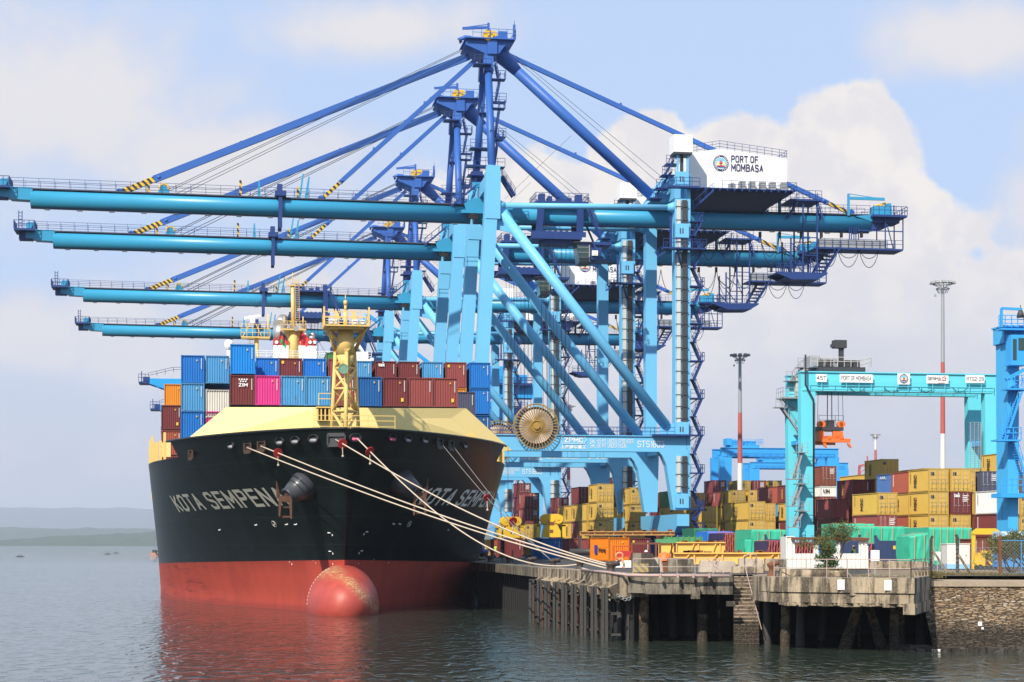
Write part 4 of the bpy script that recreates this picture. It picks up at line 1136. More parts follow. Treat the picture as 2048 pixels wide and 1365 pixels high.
mb = MB(); mb.cbox(a + V((-3.2, 0, 1.9)), 1.2, 1.8, 1.1); mb.tube(a + V((-3.5, -1.1, 1.9)), a + V((-3.5, 1.1, 1.9)), .5, n=12); mb.build('tip_sheave', LBS, crane)
mb = MB()
for sg in (-1, 1):
    y = sg * 1.05; mb.cut()
    a, b = boom_pt(18), boom_pt(935); mb.rail([V((a.x, y, a.z + 1.34)), V((b.x, y, b.z + 1.28))], 1.2, 2.0, .05, (.5, 1.0))
    a, b = boom_pt(1385), boom_pt(1735); mb.cut(); mb.rail([V((a.x, y, a.z + 1.28)), V((b.x, y, b.z + 1.28))], 1.2, 2.0, .05, (.5, 1.0))
mb.build('walkway_rail', NAVY, crane)
# hinge between boom and girder
mb = MB(); p = boom_pt(943)
for y in (-1.25, 1.25):
    mb.prism([(p.x - 1.3, p.z + 1.5), (p.x + 1.6, p.z + 2.4), (p.x + 1.4, p.z + .2), (p.x - .9, p.z + .2)], y - .1, y + .1)
mb.box(p.x - 1.6, p.x + 2, -1.6, 1.6, p.z - .1, p.z + .3)
mb.build('boom_hinge', LBS, crane)
mb = MB(); mb.cbox(p + V((0, -1.35, -.55)), 1.3, .4, .6); mb.build('hinge_block', BLACK, crane)
# small things standing on the boom
mb = MB()
for px, hh in ((481, 2.2), (297, 1.7), (596, 1.6)):
    p = boom_pt(px); mb.cut(); mb.box(p.x - .16, p.x + .16, -.3, .3, p.z + 1.28, p.z + 1.28 + hh)
mb.build('striped_post', STRIPE, crane)
mb = MB()
for px, hh, lean in ((518, 2.2, 0), (599, 3.4, .5), (612, 3.0, .4)):
    p = boom_pt(px) + V((0, -.3, 1.28)); mb.cut(); mb.beam(p, p + V((lean, 0, hh)), .45, .3, w2=.2, h2=.2)
mb.cut(); p = boom_pt(328) + V((0, 0, 1.28)); mb.prism([(p.x - .8, p.z), (p.x + .8, p.z), (p.x + .3, p.z + 1.0), (p.x - .3, p.z + 1.0)], -.8, .8)
for px in (940, 956, 965): p = boom_pt(px) + V((0, -1, 1.3)); mb.cut(); mb.beam(p, p + V((.7, 0, 2.4)), .5, .4); mb.cbox(p + V((.9, 0, 2.6)), 1.4, .6, .7)
mb.build('latch_gear', LBS, crane)
mb = MB(); p = boom_pt(328) + V((0, 0, 2.0)); mb.ring(p, .62, .13, (0, 1, 0), 20, 5); mb.build('rope_sheave', YEL, crane)
mb = MB(); p = boom_pt(560); mb.box(p.x - .25, p.x + .25, -1.7, -1.35, p.z - 3.0, p.z + 1.4); mb.box(p.x - .7, p.x + .8, -1.9, 1.9, p.z + 1.3, p.z + 2.0); mb.box(p.x - .4, p.x + .3, -1.2, 1.2, p.z + 2.0, p.z + 3.0)
mb.box(p.x - .25, p.x + .25, 1.35, 1.7, p.z - 3.0, p.z + 1.4)
mb.build('rope_support', NAVY, crane)
# --- stays
def stay(name, pa, pb, w, hh, y, fa, mats=(DB, STRIPE)):
    a = h(*pa, y); b = h(*pb, y); mb = MB(); k = a.lerp(b, fa)
    mb.beam(a, k, w, hh); mb.beam(k, b, w * .8, hh * .8, 1)
    mb.tube(V((b.x, y - .6, b.z)), V((b.x, y + .6, b.z)), .5, n=12)
    mb.tube(a.lerp(b, fa * .98) - V((0, .1, 0)), a.lerp(b, fa * .99) - V((0, .1, 0)), .3)
    for f in (.33, .66): p = a.lerp(b, f); mb.cbox(p + V((0, 0, .45)), .3, .3, .3)
    return mb.build(name, list(mats), crane)
stay('outer_forestay', (938, 113), (240, 386), .55, .95, 0, .905)
stay('inner_forestay', (950, 121), (642, 400), .4, .6, 0, .88)
stay('thin_backstay', (1008, 107), (1700, 427), .45, .62, 4.2, .935)
mb = MB(); a, b = h(996, 108), h(1316, 404); mb.tube(a, b, .74, n=18); mb.tube(a + V((-1.2, 0, 1.4)), a.lerp(b, .12), 1.5, .75, 16); mb.build('main_backstay', DB, crane)
mb = MB()
for k, (pa, pb) in enumerate((((926, 98), (330, 383)), ((926, 101), (334, 385)), ((932, 108), (352, 388)), ((930, 111), (362, 390)))):
    for y in (-.5, .5): mb.tube(h(*pa, y), h(*pb, y), .035, n=4)
for k, (pa, pb) in enumerate((((1016, 106), (1343, 388)), ((1030, 112), (1352, 378)))):
    mb.tube(h(*pa, 0), h(*pb, 0), .03, n=4)
a, b = h(1142, 272, 0), h(1010, 398, 0); mb.tube(a, b, .02, n=4)
mb.build('hoist_ropes', CABLE, crane)
# --- apex head
hp = lambda px, py: (h(px, py).x, h(px, py).z)
mb = MB(); mb.prism([hp(925, 99), hp(930, 88), hp(1024, 88), hp(1020, 97), hp(1003, 103), hp(992, 118), hp(968, 119), hp(952, 111)], -2.6, 2.6)
mb.prism([hp(969, 119), hp(969, 86), hp(988, 86), hp(988, 119)], -2.9, -2.62)
a, b = h(925, 86), h(1024, 86); mb.box(a.x, b.x, -3.2, 3.2, a.z - .15, a.z)
for y in (-3.2, 3.2): mb.rail([(a.x + 1, y, a.z), (b.x, y, a.z)], 1.2, 1.2, .06)
mb.rail([(b.x, -3.2, a.z), (b.x, 3.2, a.z)], 1.2, 1.2, .06); mb.box(b.x - .3, b.x, -3, -2.6, a.z, a.z + 2.0)
mb.cbox((X(1003), -1, a.z + .7), 1.2, 1.2, 1.4); mb.beam((b.x, -2, a.z), (b.x, -2, a.z + 2.8), .07)
p = h(977, 84, -1); mb.beam(p, p + V((0, 0, 2.6)), .3); q = h(925, 50, -1); r = h(977, 49, -1); mb.beam(V((r.x, -1, q.z - .2)), V((q.x, -1, q.z - .5)), .25, .35); mb.beam(r, V((q.x + .3, -1, q.z - .35)), .1)
mb.path([hp_ for hp_ in [h(955, 87, -2), h(940, 76, -2), h(930, 75, -2), h(918, 80, -2), h(922, 86, -2)]], .3, 6)
head = mb.build('apex_head', DB, crane)
mb = MB()
for y, px in ((-2.9, 976), (1.2, 986)): p = h(px, 71, y); mb.cut(); mb.tube(p - V((0, .16, 0)), p + V((0, .16, 0)), .60 if px != 976 else .72, n=24); mb.tube(p - V((0, .3, 0)), p + V((0, .3, 0)), .15, n=8)
mb.build('apex_sheave', YEL, head)
# platforms and stairs up the apex columns
mb = MB(); yA = -2.0
lv_ = [(1000, 150), (996, 205), (994, 262), (990, 320)]
pts = [(996, 128), (998, 157), (994, 205), (992, 222), (989, 270), (988, 300)]
mb.stair(h(990, 128, -2.4), h(996, 157, -2.4), .8, 7, (0, 1, 0)); 
for (pa, pb, y) in (((1000, 160), (991, 205), -3.2), ((999, 218), (990, 275), -4.6), ((996, 280), (988, 335), -6)):
    a, b = h(*pa, y), h(*pb, y); mb.cut(); mb.stair(a, b, .9, 14, (0, 1, 0))
    mb.box(a.x - 1.2, a.x + .7, y - .7, y + .7, a.z - .1, a.z); mb.rail([(a.x - 1.2, y - .7, a.z), (a.x + .7, y - .7, a.z), (a.x + .7, y + .7, a.z)], 1.1, .9, .06)
    mb.box(b.x - .6, b.x + 1.4, y - .7, y + .7, b.z - .1, b.z); mb.rail([(b.x - .6, y - .7, b.z), (b.x + 1.4, y - .7, b.z)], 1.1, .9, .06)
for (px, py, w_, y) in ((964, 130, 2.4, -3), (963, 298, 3.4, 5), (957, 333, 3.6, 6), (960, 352, 3.6, 2), (968, 228, 1.6, 4)):
    p = h(px, py, y); mb.cut(); mb.box(p.x - w_ / 2, p.x + w_ / 2, y - 1, y + 1, p.z - .15, p.z); mb.rail([(p.x - w_ / 2, y - 1, p.z), (p.x + w_ / 2, y - 1, p.z)], 1.1, .8, .06)
mb.cut(); p = h(953, 362, 3); mb.cbox(p, 1.6, 1.6, 2.4)
for (pa, pb) in (((1000, 355), (1025, 395)), ((1004, 352), (1030, 392))):
    mb.cut(); mb.stair(h(*pa, -5), h(*pb, -5), .8, 12, (0, 1, 0))
mb.cut(); p = h(930, 396, 3); mb.stair(h(903, 412, -1.5), h(952, 372, -1.5), .8, 12, (0, 1, 0))
mb.build('apex_stairs', NAVY, crane)
# --- machine house
HY0, HY1 = -5.6, 3.4
def hq(px, py): p = h(px, py, HY0); return (p.x, p.z)
mb = MB()
base = [hq(1379, 378), hq(1379, 307), hq(1440, 298), hq(1574, 318), hq(1574, 378)]
mb.prism(base, HY0, HY1)
x0, x1 = base[0][0], base[3][0]
n = 46
for i in range(n):
    x = x0 + (x1 - x0) * (i + .5) / n
    zt_ = base[1][1] + (base[2][1] - base[1][1]) * (x - x0) / (base[2][0] - x0) if x < base[2][0] else base[2][1] + (base[3][1] - base[2][1]) * (x - base[2][0]) / (x1 - base[2][0])
    mb.box(x - .05, x + .05, HY0 - .035, HY0, base[0][1] + .3, zt_ - .1)
house = mb.build('machine_house', WHITE, crane)
mb = MB()
for a, b in ((base[1], base[2]), (base[2], base[3])): mb.rail([(a[0], HY0 + .1, a[1]), (b[0], HY0 + .1, b[1])], 1.15, 1.1, .05, (.3, .65, 1.0)); mb.rail([(a[0], HY1 - .1, a[1]), (b[0], HY1 - .1, b[1])], 1.15, 1.1, .05)
mb.rail([(base[3][0], HY0 + .1, base[3][1]), (base[3][0], HY1 - .1, base[3][1])], 1.15, 1.1, .05)
mb.build('roof_rail', NAVY, house)
# lettering and port emblem
mb = MB()
for body, pa, pb in (('PORT OF', (1462, 325.5), (1516, 313)), ('MOMBASA', (1462, 343.5), (1526.5, 330))):
    a = h(*pa, HY0); b = h(*pb, HY0); add_text(mb, body, (a.x, HY0 - .06, a.z), (1, 0, 0), (0, 0, 1), b.x - a.x, b.z - a.z, 0, .055)
mb.build('house_lettering', NAVYTXT, house)
SKYP = paint('emblem_sky', (0.20, 0.50, 0.75), 0.6, .02); EMY = paint('emblem_yellow', (0.75, 0.68, 0.25), 0.6, .02); EMR = paint('emblem_red', (0.6, 0.04, 0.08), 0.6, .02)
def emblem(parent, c, R, name='port_emblem'):
    c = V(c); mb = MB()
    def disc(r0, r1, o, m):
        n_ = 32; vs = [c + V((cos(2 * pi * i / n_) * r, -o, sin(2 * pi * i / n_) * r)) for i in range(n_) for r in (r0, r1)]
        mb.add(vs, [(2 * i, 2 * i + 1, (2 * i + 3) % (2 * n_), (2 * i + 2) % (2 * n_)) for i in range(n_)], m)
    disc(R * .74, R, .02, 0); disc(R * .68, R * .74, .02, 1); disc(0.001, R * .68, .02, 2)
    for i in range(24):
        if i in (5, 6, 17, 18): continue
        w = 2 * pi * i / 24; q = c + V((cos(w) * R * .87, -.035, sin(w) * R * .87)); mb.cbox(q, R * .11, .01, R * .11, 1)
    for sx in (-1, 1):
        mb.prism([(c.x + sx * R * .18, c.z - R * .28), (c.x + sx * R * .55, c.z - R * .3), (c.x + sx * R * .5, c.z + R * .12), (c.x + sx * R * .3, c.z + R * .28), (c.x + sx * R * .2, c.z + R * .1)], c.y - .05, c.y - .03, 3)
    mb.box(c.x - R * .07, c.x + R * .07, c.y - .07, c.y - .05, c.z - R * .3, c.z + R * .35, 4); mb.box(c.x - R * .2, c.x + R * .2, c.y - .08, c.y - .07, c.z - R * .05, c.z + R * .1, 4)
    mb.box(c.x - R * .45, c.x + R * .45, c.y - .06, c.y - .04, c.z - R * .42, c.z - R * .28, 4); mb.box(c.x - R * .55, c.x + R * .55, c.y - .05, c.y - .03, c.z - R * .52, c.z - R * .45, 0)
    return mb.build(name, [NAVYTXT, WTXT, SKYP, EMY, EMR], parent)
p = h(1441.5, 327, HY0); emblem(house, (p.x, HY0 - .05, p.z), 1.12)
mb = MB()   # floor and its tapering underframe
a, b = hq(1384, 379), hq(1588, 388); za, zb_ = a[1], b[1]
mb.box(a[0], b[0], HY0 - 1.2, HY1 + .8, zb_ + .25, za - .02, 0)
mb.rail([(a[0] + 4, HY0 - 1.15, za), (b[0], HY0 - 1.15, za), (b[0], HY1, za)], 1.15, 1.3, .05)
for i in range(14): x = a[0] + (b[0] - a[0]) * (i + .5) / 14; mb.box(x - .1, x + .1, HY0 - 1.2, HY0 - .2, zb_ - .1, zb_ + .24)
mb.build('house_floor', NAVY, crane)
mb = MB(); lo = hq(1400, 408)[1]
c = [(a[0] + .5, HY0, zb_ + .24), (b[0] - .8, HY0, zb_ + .24), (b[0] - .8, HY1, zb_ + .24), (a[0] + .5, HY1, zb_ + .24)]
d = [(a[0] + 1.5, -2.0, lo), (b[0] - 3.0, -2.0, lo), (b[0] - 3.0, 1.5, lo), (a[0] + 1.5, 1.5, lo)]
mb.hexa(d + c)
for px in (1400, 1490, 1495): p = boom_pt(px); mb.box(p.x - .8, p.x + .8, -1.6, 1.6, p.z + 1.2, lo + .1)
mb.build('house_underframe', GRATE, crane)
for k, px in enumerate((1464, 1484, 1504, 1525, 1545, 1567)):
    p = h(px, 371, HY0 - .6); mb = MB(); mb.box(p.x - .42, p.x + .42, HY0 - .95, HY0 - .06, za + .05, za + 1.15 - .35 * (k == 0)); mb.tube((p.x, HY0 - .955, za + .6), (p.x, HY0 - .97, za + .6), .3, n=14); mb.build('cooling_unit', GREY, house)
mb = MB(); a = hq(1433, 343); mb.stair(h(1384, 420, HY0 - 1.6), h(1426, 382, HY0 - 1.6), .9, 14, (0, 1, 0)); p = h(1384, 420, HY0 - 1.6); mb.box(p.x - 2.2, p.x + .1, HY0 - 2.3, HY0 - .9, p.z - .15, p.z); mb.rail([(p.x - 2.2, HY0 - 2.3, p.z), (p.x, HY0 - 2.3, p.z)], 1.1, 1, .06)
mb.build('house_stair', NAVY, crane)
# --- lift tower on the near landside leg
mb = MB(); xl, xr = X(1343, 290, -NF), X(1380, 290, -NF)
mb.box(xl, xr, -NF - 1.4, -NF + 1.2, Zc(303, -NF), Zc(268, -NF)); mb.box(xl + .1, xr - .05, -NF - 1.45, -NF + 1.25, Zc(307, -NF), Zc(303, -NF), 1)
for px in (1352, 1372): x = X(px, 320, -NF); mb.box(x - .12, x + .12, -NF - 1, -NF - .7, Zc(345, -NF), Zc(306, -NF), 2)
mb.box(X(1360, 320, -NF), X(1365, 320, -NF), -NF - .5, -NF, Zc(345, -NF), Zc(306, -NF), 1)
mb.build('lift_head', [WHITE, DGREY, LB], crane)
mb = MB()
for (p0, p1) in ((398, 452), (470, 848), (912, 985)):
    z1, z0 = Zc(p0, -NF), Zc(p1, -NF)
    mb.box(X(1350, 600, -NF), X(1357.5, 600, -NF), -NF - 1.05, -NF - .82, z0, z1, 0); mb.box(X(1361, 600, -NF), X(1371, 600, -NF), -NF - 1.0, -NF - .82, z0, z1, 1)
    nn = max(2, int((z1 - z0) / 1.6))
    for i in range(nn): z = z0 + (i + .5) * (z1 - z0) / nn; mb.box(X(1347.5, 600, -NF), X(1373, 600, -NF), -NF - 1.1, -NF - .98, z - .05, z + .05, 1)
for py in (356, 460, 858, 1002): z = Zc(py, -NF); mb.box(X(1346.5, 600, -NF), X(1373, 600, -NF), -NF - 1.25, -NF - .82, z - .95, z + .95, 2); mb.box(X(1355, 600, -NF), X(1357, 600, -NF), -NF - 1.3, -NF - 1.2, z - .4, z + .3, 1); mb.box(X(1360, 600, -NF), X(1362, 600, -NF), -NF - 1.3, -NF - 1.2, z - .4, z + .3, 1)
mb.box(X(1371, 600, -NF), X(1378, 600, -NF), -NF - .8, -NF + .8, Zc(1020, -NF), Zc(345, -NF), 2)
mb.build('lift_guides', [TRACKM, DGREY, LB], crane)
mb = MB()   # stair tower
lev = [440, 498, 570, 645, 720, 795, 869, 945, 1017, 1062]
for i, py in enumerate(lev):
    z = Zc(py, -NF); xa_, xb_ = X(1376, 600, -NF), X(1403, 600, -NF)
    mb.box(xa_, xb_, -NF - 1.5, -NF + .5, z - .14, z); mb.rail([(xa_, -NF - 1.5, z), (xb_, -NF - 1.5, z), (xb_, -NF + .5, z)], 1.1, 1.0, .06)
    mb.beam((xa_, -NF, z - 1.0), (xb_ - .6, -NF, z - .1), .12)
    if i + 1 < len(lev):
        z2 = Zc(lev[i + 1], -NF); zm_ = (z + z2) / 2; xm0, xm1 = X(1384, 600, -NF), X(1400, 600, -NF)
        mb.stair((xm1, -NF - 1.0, z), (xm0, -NF - 1.0, zm_), .8, 9, (0, 1, 0)); mb.stair((xm0, -NF, zm_), (xm1, -NF, z2), .8, 9, (0, 1, 0))
        mb.box(xa_, xm0 + .3, -NF - 1.5, -NF + .5, zm_ - .1, zm_)
mb.cut(); z = Zc(497, -NF); mb.box(X(1318, 500, -NF), xb_, -NF - 2.6, -NF - 1.1, z - .2, z); mb.rail([(X(1318, 500, -NF), -NF - 2.6, z), (xb_, -NF - 2.6, z)], 1.15, 1.0, .06); mb.stair((X(1310, 510, -NF), -NF - 1.8, z - 1.2), (X(1335, 492, -NF), -NF - 1.8, z), .8, 5, (0, 1, 0))
mb.beam((X(1338, 600, -NF), -NF - 1, Zc(432, -NF)), (X(1338, 600, -NF), -NF - 1, Zc(497, -NF)), .3)
mb.beam((X(1345, 600, -NF), -NF - 2.4, z - .2), (X(1360, 600, -NF), -NF - .8, z - 2.4), .2)
mb.cut(); z = Zc(869, -NF); mb.box(X(1300, 870, -NF), X(1380, 870, -NF), -NF - 1.9, -NF - .85, z - .25, z)
mb.cut(); z = Zc(372, -NF); mb.box(X(1330, 372, -NF), X(1392, 372, -NF), -NF - 2.0, -NF - .85, z - .25, z); mb.rail([(X(1330, 372, -NF), -NF - 2, z), (X(1392, 372, -NF), -NF - 2, z)], 1.1, 1, .06)
mb.stair(h(1305, 402, -4), h(1342, 345, -4), .9, 16, (0, 1, 0)); mb.stair(h(1330, 350, -6), h(1346, 322, -6), .9, 8, (0, 1, 0))
for (px, py) in ((1310, 398), (1322, 378), (1334, 352), (1342, 330)): p = h(px, py, -5); mb.cut(); mb.box(p.x - .9, p.x + .9, -6, -4, p.z - .12, p.z); mb.rail([(p.x - .9, -6, p.z), (p.x + .9, -6, p.z)], 1.1, .9, .06)
mb.build('stair_tower', NAVY, crane)
mb = MB(); p = h(1338, 385, -3); mb.hexa([(p.x - 3, -4, p.z - 1.6), (p.x + 1.5, -4, p.z - 1.6), (p.x + 1.5, 3, p.z - 1.6), (p.x - 3, 3, p.z - 1.6), (p.x - .5, -3, p.z + 2.2), (p.x + 1.4, -3, p.z + 2.2), (p.x + 1.4, 2, p.z + 2.2), (p.x - .5, 2, p.z + 2.2)]); mb.build('backstay_anchor', LB, crane)
# --- cable reel
mb = MB(); RY = -NF - 1.5; c = h(1073, 853, RY); R = 3.0
mb.ring(c, R, .06, (0, 1, 0), 48, 5); mb.ring(c + V((0, .9, 0)), R, .06, (0, 1, 0), 48, 5)
for i in range(40):
    w = 2 * pi * i / 40; e = V((cos(w), 0, sin(w)))
    mb.beam(c + e * .4, c + e * R, .06, .10); 
    if i % 4 == 1: mb.beam(c + e * .4 + V((0, .9, 0)), c + e * R + V((0, .9, 0)), .04, .07)
mb.tube(c - V((0, .3, 0)), c + V((0, 1.3, 0)), .42, n=16); mb.ring(c - V((0, .1, 0)), .75, .06, (0, 1, 0), 24, 5)
reel = mb.build('cable_reel', REELM, crane)
mb = MB(); mb.tube(c + V((0, .15, 0)), c + V((0, .75, 0)), 2.3, n=40); mb.build('wound_cable', REELC, reel)
mb = MB(); mb.tube(c + V((0, .3, 0)), c + V((0, .6, 0)), 2.62, n=40); mb.build('cable_turns', BLACK, reel)
# --- backreach : end platform, maintenance gantry, festoon
mb = MB()
p = boom_pt(1737); mb.prism([(p.x - 2.4, p.z + .9), (p.x + .2, p.z + 1.2), (p.x + 2.2, p.z + 1.2), (p.x + .1, p.z + .2)], -1.2, 1.2, 1)
e0, e1 = X(1735, 440), X(1802, 440); z = Zc(436, 0, 1770)
mb.box(e0, e1, -2.4, 2.4, z - .3, z); mb.box(e0 + .4, e1 - .8, -1.5, 1.5, z - 1.0, z - .3); mb.prism([(e0 + .2, z - 1), (e1 - 1.5, z - 1), (e1 - 2.6, z - 1.6), (e0 + .2, z - 2.0)], -1, 1)
mb.rail([(e0, -2.4, z), (e1, -2.4, z), (e1, 2.4, z), (e0, 2.4, z)], 1.2, .9, .07); mb.beam((e1 - .3, 2, z), (e1 - .3, 2, z + 2.2), .15)
zq = Zc(500, 0, 1700); za_ = Zc(470, 0, 1700)
q0, q1 = X(1625, 497), X(1797, 497)
mb.box(q0, q1, -1.8, 1.8, zq - .25, zq); 
mb.rail([(q0, -1.8, zq), (q1, -1.8, zq)], 1.2, 1.2, .06); mb.rail([(q0, 1.8, zq), (q1, 1.8, zq)], 1.2, 1.2, .06)
for px in (1797, 1762): x = X(px, 480); mb.beam((x, -1.7, zq), (x, -1.7, z - .3), .14); mb.beam((x, 1.7, zq), (x, 1.7, z - .3), .14)
for px in (1693, 1697, 1702, 1706, 1711): x = X(px, 480); mb.beam((x, -1.2, zq), (x, -1.2, za_ + .9), .12)
mb.beam((X(1708), -1.5, za_ + .4), (q1, -1.5, za_ + .4), .14); mb.beam((X(1765), -1.7, z - 1.2), (X(1778), -1.7, zq), .12)
mb.box(X(1628), X(1765), -1.6, -1.55, zq + .05, zq + 1.15, 2)
# lower catwalk and its hangers
lz = Zc(549, 0, 1600); l0, l1 = X(1544, 545), X(1645, 545)
mb.prism([(l0, lz), (X(1562, 556), lz - .1), (l1, lz), (l1, lz - .2), (X(1627, 560), lz - 1.0), (X(1575, 562), lz - 1.1), (l0, lz - .25)], -2.2, -1.9); mb.prism([(l0, lz), (l1, lz), (l1, lz - .2), (X(1627, 560), lz - 1.0), (X(1575, 562), lz - 1.1), (l0, lz - .25)], 1.9, 2.2)
mb.box(X(1560), X(1630), -2.0, 2.0, lz - .95, lz - .85); mb.box(l0, l1, -2.1, 2.1, lz - .2, lz - .1)
for y in (-2.1, 2.1): mb.rail([(l0, y, lz), (X(1625), y, lz)], 1.15, 1.2, .06)
zt_ = Zc(405, 0, 1600)
for y in (-2.0, 2.0):
    for px in (1573, 1597, 1625): x = X(px, 480); mb.beam((x, y, lz), (x, y, zt_ if px > 1580 else Zc(470)), .2)
    mb.beam((X(1573), y, Zc(480)), (X(1597), y, Zc(500)), .12); mb.beam((X(1597), y, lz), (X(1573), y, Zc(510)), .12)
    for py in (448, 480, 515): mb.beam((X(1597), y, Zc(py, 0, 1600)), (X(1625), y, Zc(py, 0, 1600)), .12)
mb.box(X(1570), X(1632), -2.5, 2.5, zt_ - .25, zt_); mb.rail([(X(1570), -2.5, zt_), (X(1632), -2.5, zt_)], 1.2, 1.0, .06); mb.rail([(X(1570), 2.5, zt_), (X(1632), 2.5, zt_)], 1.2, 1.0, .06)
mb.stair((X(1568), -1.8, Zc(430)), (X(1588), -1.8, zt_), .9, 7, (0, 1, 0)); mb.stair((X(1635), -1.8, Zc(430)), (X(1624), -1.8, zt_), .9, 7, (0, 1, 0))
mb.stair((X(1640), -1.4, lz), (X(1672), -1.4, zq), 1.0, 14, (0, 1, 0)); mb.stair((X(1628), 1.0, lz), (X(1655), 1.0, zq), 1.0, 14, (0, 1, 0))
for i in range(7): zz = lz + (zq - lz) * i / 7; mb.box(X(1630) + i * .25, X(1648) + i * .25, -.6, .5, zz, zz + .1)
mb.stair((X(1510), -2, Zc(405, 0, 1510)), (X(1527), -2, Zc(432, 0, 1520)), .8, 8, (0, 1, 0))
mb.build('maintenance_gantry', [NAVY, LBS, GREY], crane)
mb = MB(); p = h(1697, 432, -1); q = h(1697, 388, -1); r = h(1769, 399, -1); mb.beam(p, q, .3); mb.beam(V((q.x, -1, r.z)), r, .25, .4); mb.beam(q, r, .1)
for px in (1505,): p = boom_pt(px) + V((4, 0, 1.3)); mb.tube(p, p + V((0, 0, 2.2)), .25, n=8)
p = h(1755, 425, 0); mb.cbox(p, 1.8, 1.6, 1.4); p = h(1775, 420, -.5); mb.prism([(p.x - .6, p.z - 1), (p.x + .5, p.z - 1), (p.x + .3, p.z + .8), (p.x - .3, p.z + .8)], -1.2, -.2)
mb.build('service_jib', LBS, crane)
mb = MB(); p = h(1770, 419, -.6); mb.ring(p, .8, .16, (0, 1, 0), 20, 5); mb.ring(p + V((-.5, 1.2, 0)), .8, .16, (0, 1, 0), 20, 5); mb.build('rope_drum', YEL, crane)
mb = MB()
xs_ = [1515, 1554, 1597, 1637, 1677, 1717, 1757]
for i in range(len(xs_) - 1):
    a = X(xs_[i], 470); b = X(xs_[i + 1], 470); zt_ = Zc(470, 0, xs_[i])
    mb.cut()
    for dpt, y in ((4.4, -1.3), (3.2, -1.1)):
        if i > 2: continue
        mb.path([V((a + (b - a) * k / 12, y, zt_ - dpt * (1 - (2 * k / 12 - 1) ** 2) ** .8)) for k in range(13)], .05, 4)
    mb.beam((a, -1.2, zt_ - .6), (a, -1.2, zt_ + .2), .3, .5)
for x0_, x1_ in ((1637, 1669), (1669, 1712), (1712, 1751)):
    a, b = X(x0_, 500), X(x1_, 500)
    mb.cut()
    for dpt in (2.7, 1.4): mb.path([V((a + (b - a) * k / 12, -1.3, zq - dpt * (1 - (2 * k / 12 - 1) ** 2) ** .7)) for k in range(13)], .05, 4)
for x0_, x1_ in ((1395, 1430), (1430, 1470)):
    a, b = X(x0_, 470), X(x1_, 470); zt_ = Zc(472, 0, x0_); mb.cut()
    mb.path([V((a + (b - a) * k / 12, -1.3, zt_ - 3.6 * (1 - (2 * k / 12 - 1) ** 2) ** .8)) for k in range(13)], .05, 4)
mb.build('festoon_cable', CABLE, crane)
# --- trolley with the driver's cab
def make_trolley(parent, x, cab=True):
    p = boom_pt(1120); p = V((x, 0, boom_zx(x)))
    t = bpy.data.objects.new('trolley', None); COL.objects.link(t); t.parent = parent; t.location = p
    mb = MB()
    mb.box(-3.7, 3.7, -2.5, 2.5, 1.45, 1.75); mb.rail([(-3.7, -2.5, 1.75), (3.7, -2.5, 1.75), (3.7, 2.5, 1.75), (-3.7, 2.5, 1.75), (-3.7, -2.5, 1.75)], 1.1, .9, .06)
    for xx_, w_, hh in ((-2.6, .8, 1.2), (-1.5, .6, .8), (2.6, .8, 1.2), (1.2, .7, .7), (0, .9, .5)): mb.cbox((xx_, -.6, 1.75 + hh / 2), w_, 1.4, hh)
    for y in (-2.2, 2.2):
        for xx_ in (-2.9, 2.6): mb.beam((xx_, y, 1.5), (xx_ - .3 if xx_ < 0 else xx_, y * .8, -3.0), .9, .5, up=(0, 1, 0))
        mb.box(-4.2, 3.4, y - .3 if y > 0 else y, y if y > 0 else y + .3, -3.1, -2.4)
    mb.box(-4.2, 2.8, -2.4, 2.4, -3.5, -3.1); mb.box(-2.6, 1.6, -1.8, 1.8, -4.0, -3.5)
    for i in range(6): mb.tube((-2.4 + i * .8, -1.6, -2.6), (-2.4 + i * .8, 1.6, -2.6), .42, n=10)
    mb.beam((3.2, -2.3, 1.5), (5.6, -2.4, -3.6), .25); mb.beam((3.4, 2.3, 1.5), (5.6, 2.2, -3.6), .25); mb.stair((3.6, -2.6, 1.4), (5.4, -2.6, -3.4), .6, 10, (0, 1, 0))
    mb.box(2.2, 7.0, -2.6, 1.0, -4.2, -3.8); mb.box(3.9, 5.6, -2.3, .5, -6.2, -3.9); mb.rail([(5.2, -2.6, -6.1), (7.0, -2.6, -6.1), (7.0, .8, -6.1)], 1.1, .8, .06); mb.box(4.8, 7.0, -2.6, .8, -6.35, -6.15); mb.beam((4.2, -2.4, -3.9), (5.8, -2.5, -6.1), .25)
    mb.build('trolley_frame', NAVY, t)
    mb = MB(); mb.hexa([(2.45, -2.4, -6.6), (3.9, -2.4, -6.6), (3.9, .3, -6.6), (2.45, .3, -6.6), (2.0, -2.5, -3.95), (3.9, -2.5, -3.95), (3.9, .4, -3.95), (2.0, .4, -3.95)], 0)
    for z in (-4.6, -5.3, -6.0): mb.box(2.2, 3.7, -2.52, -2.46, z, z + .06, 1)
    mb.box(3.75, 3.9, -2.56, -2.4, -6.6, -3.9, 1); mb.box(1.6, 4.2, -2.8, .6, -3.95, -3.85, 2); mb.box(2.4, 3.9, -2.4, .3, -6.8, -6.6, 2)
    cabo = mb.build('driver_cab', [GLASS, GREY, DGREY], t)
    mb = MB(); mb.box(4.2, 5.0, -2.65, -2.3, -5.7, -5.0); mb.tube((4.6, -2.66, -5.35), (4.6, -2.7, -5.35), .25, n=12); mb.build('air_conditioner', WHITE, cabo)
    mb = MB()
    for xx_ in (-2.4, -1.6, -1.2, 0, .7, 1.3):
        for y in (-1.5, 1.5): mb.tube((xx_, y, -3.6), (xx_ * .8, y, -27.5), .028, n=4)
    mb.build('lifting_ropes', CABLE, t)
    return t
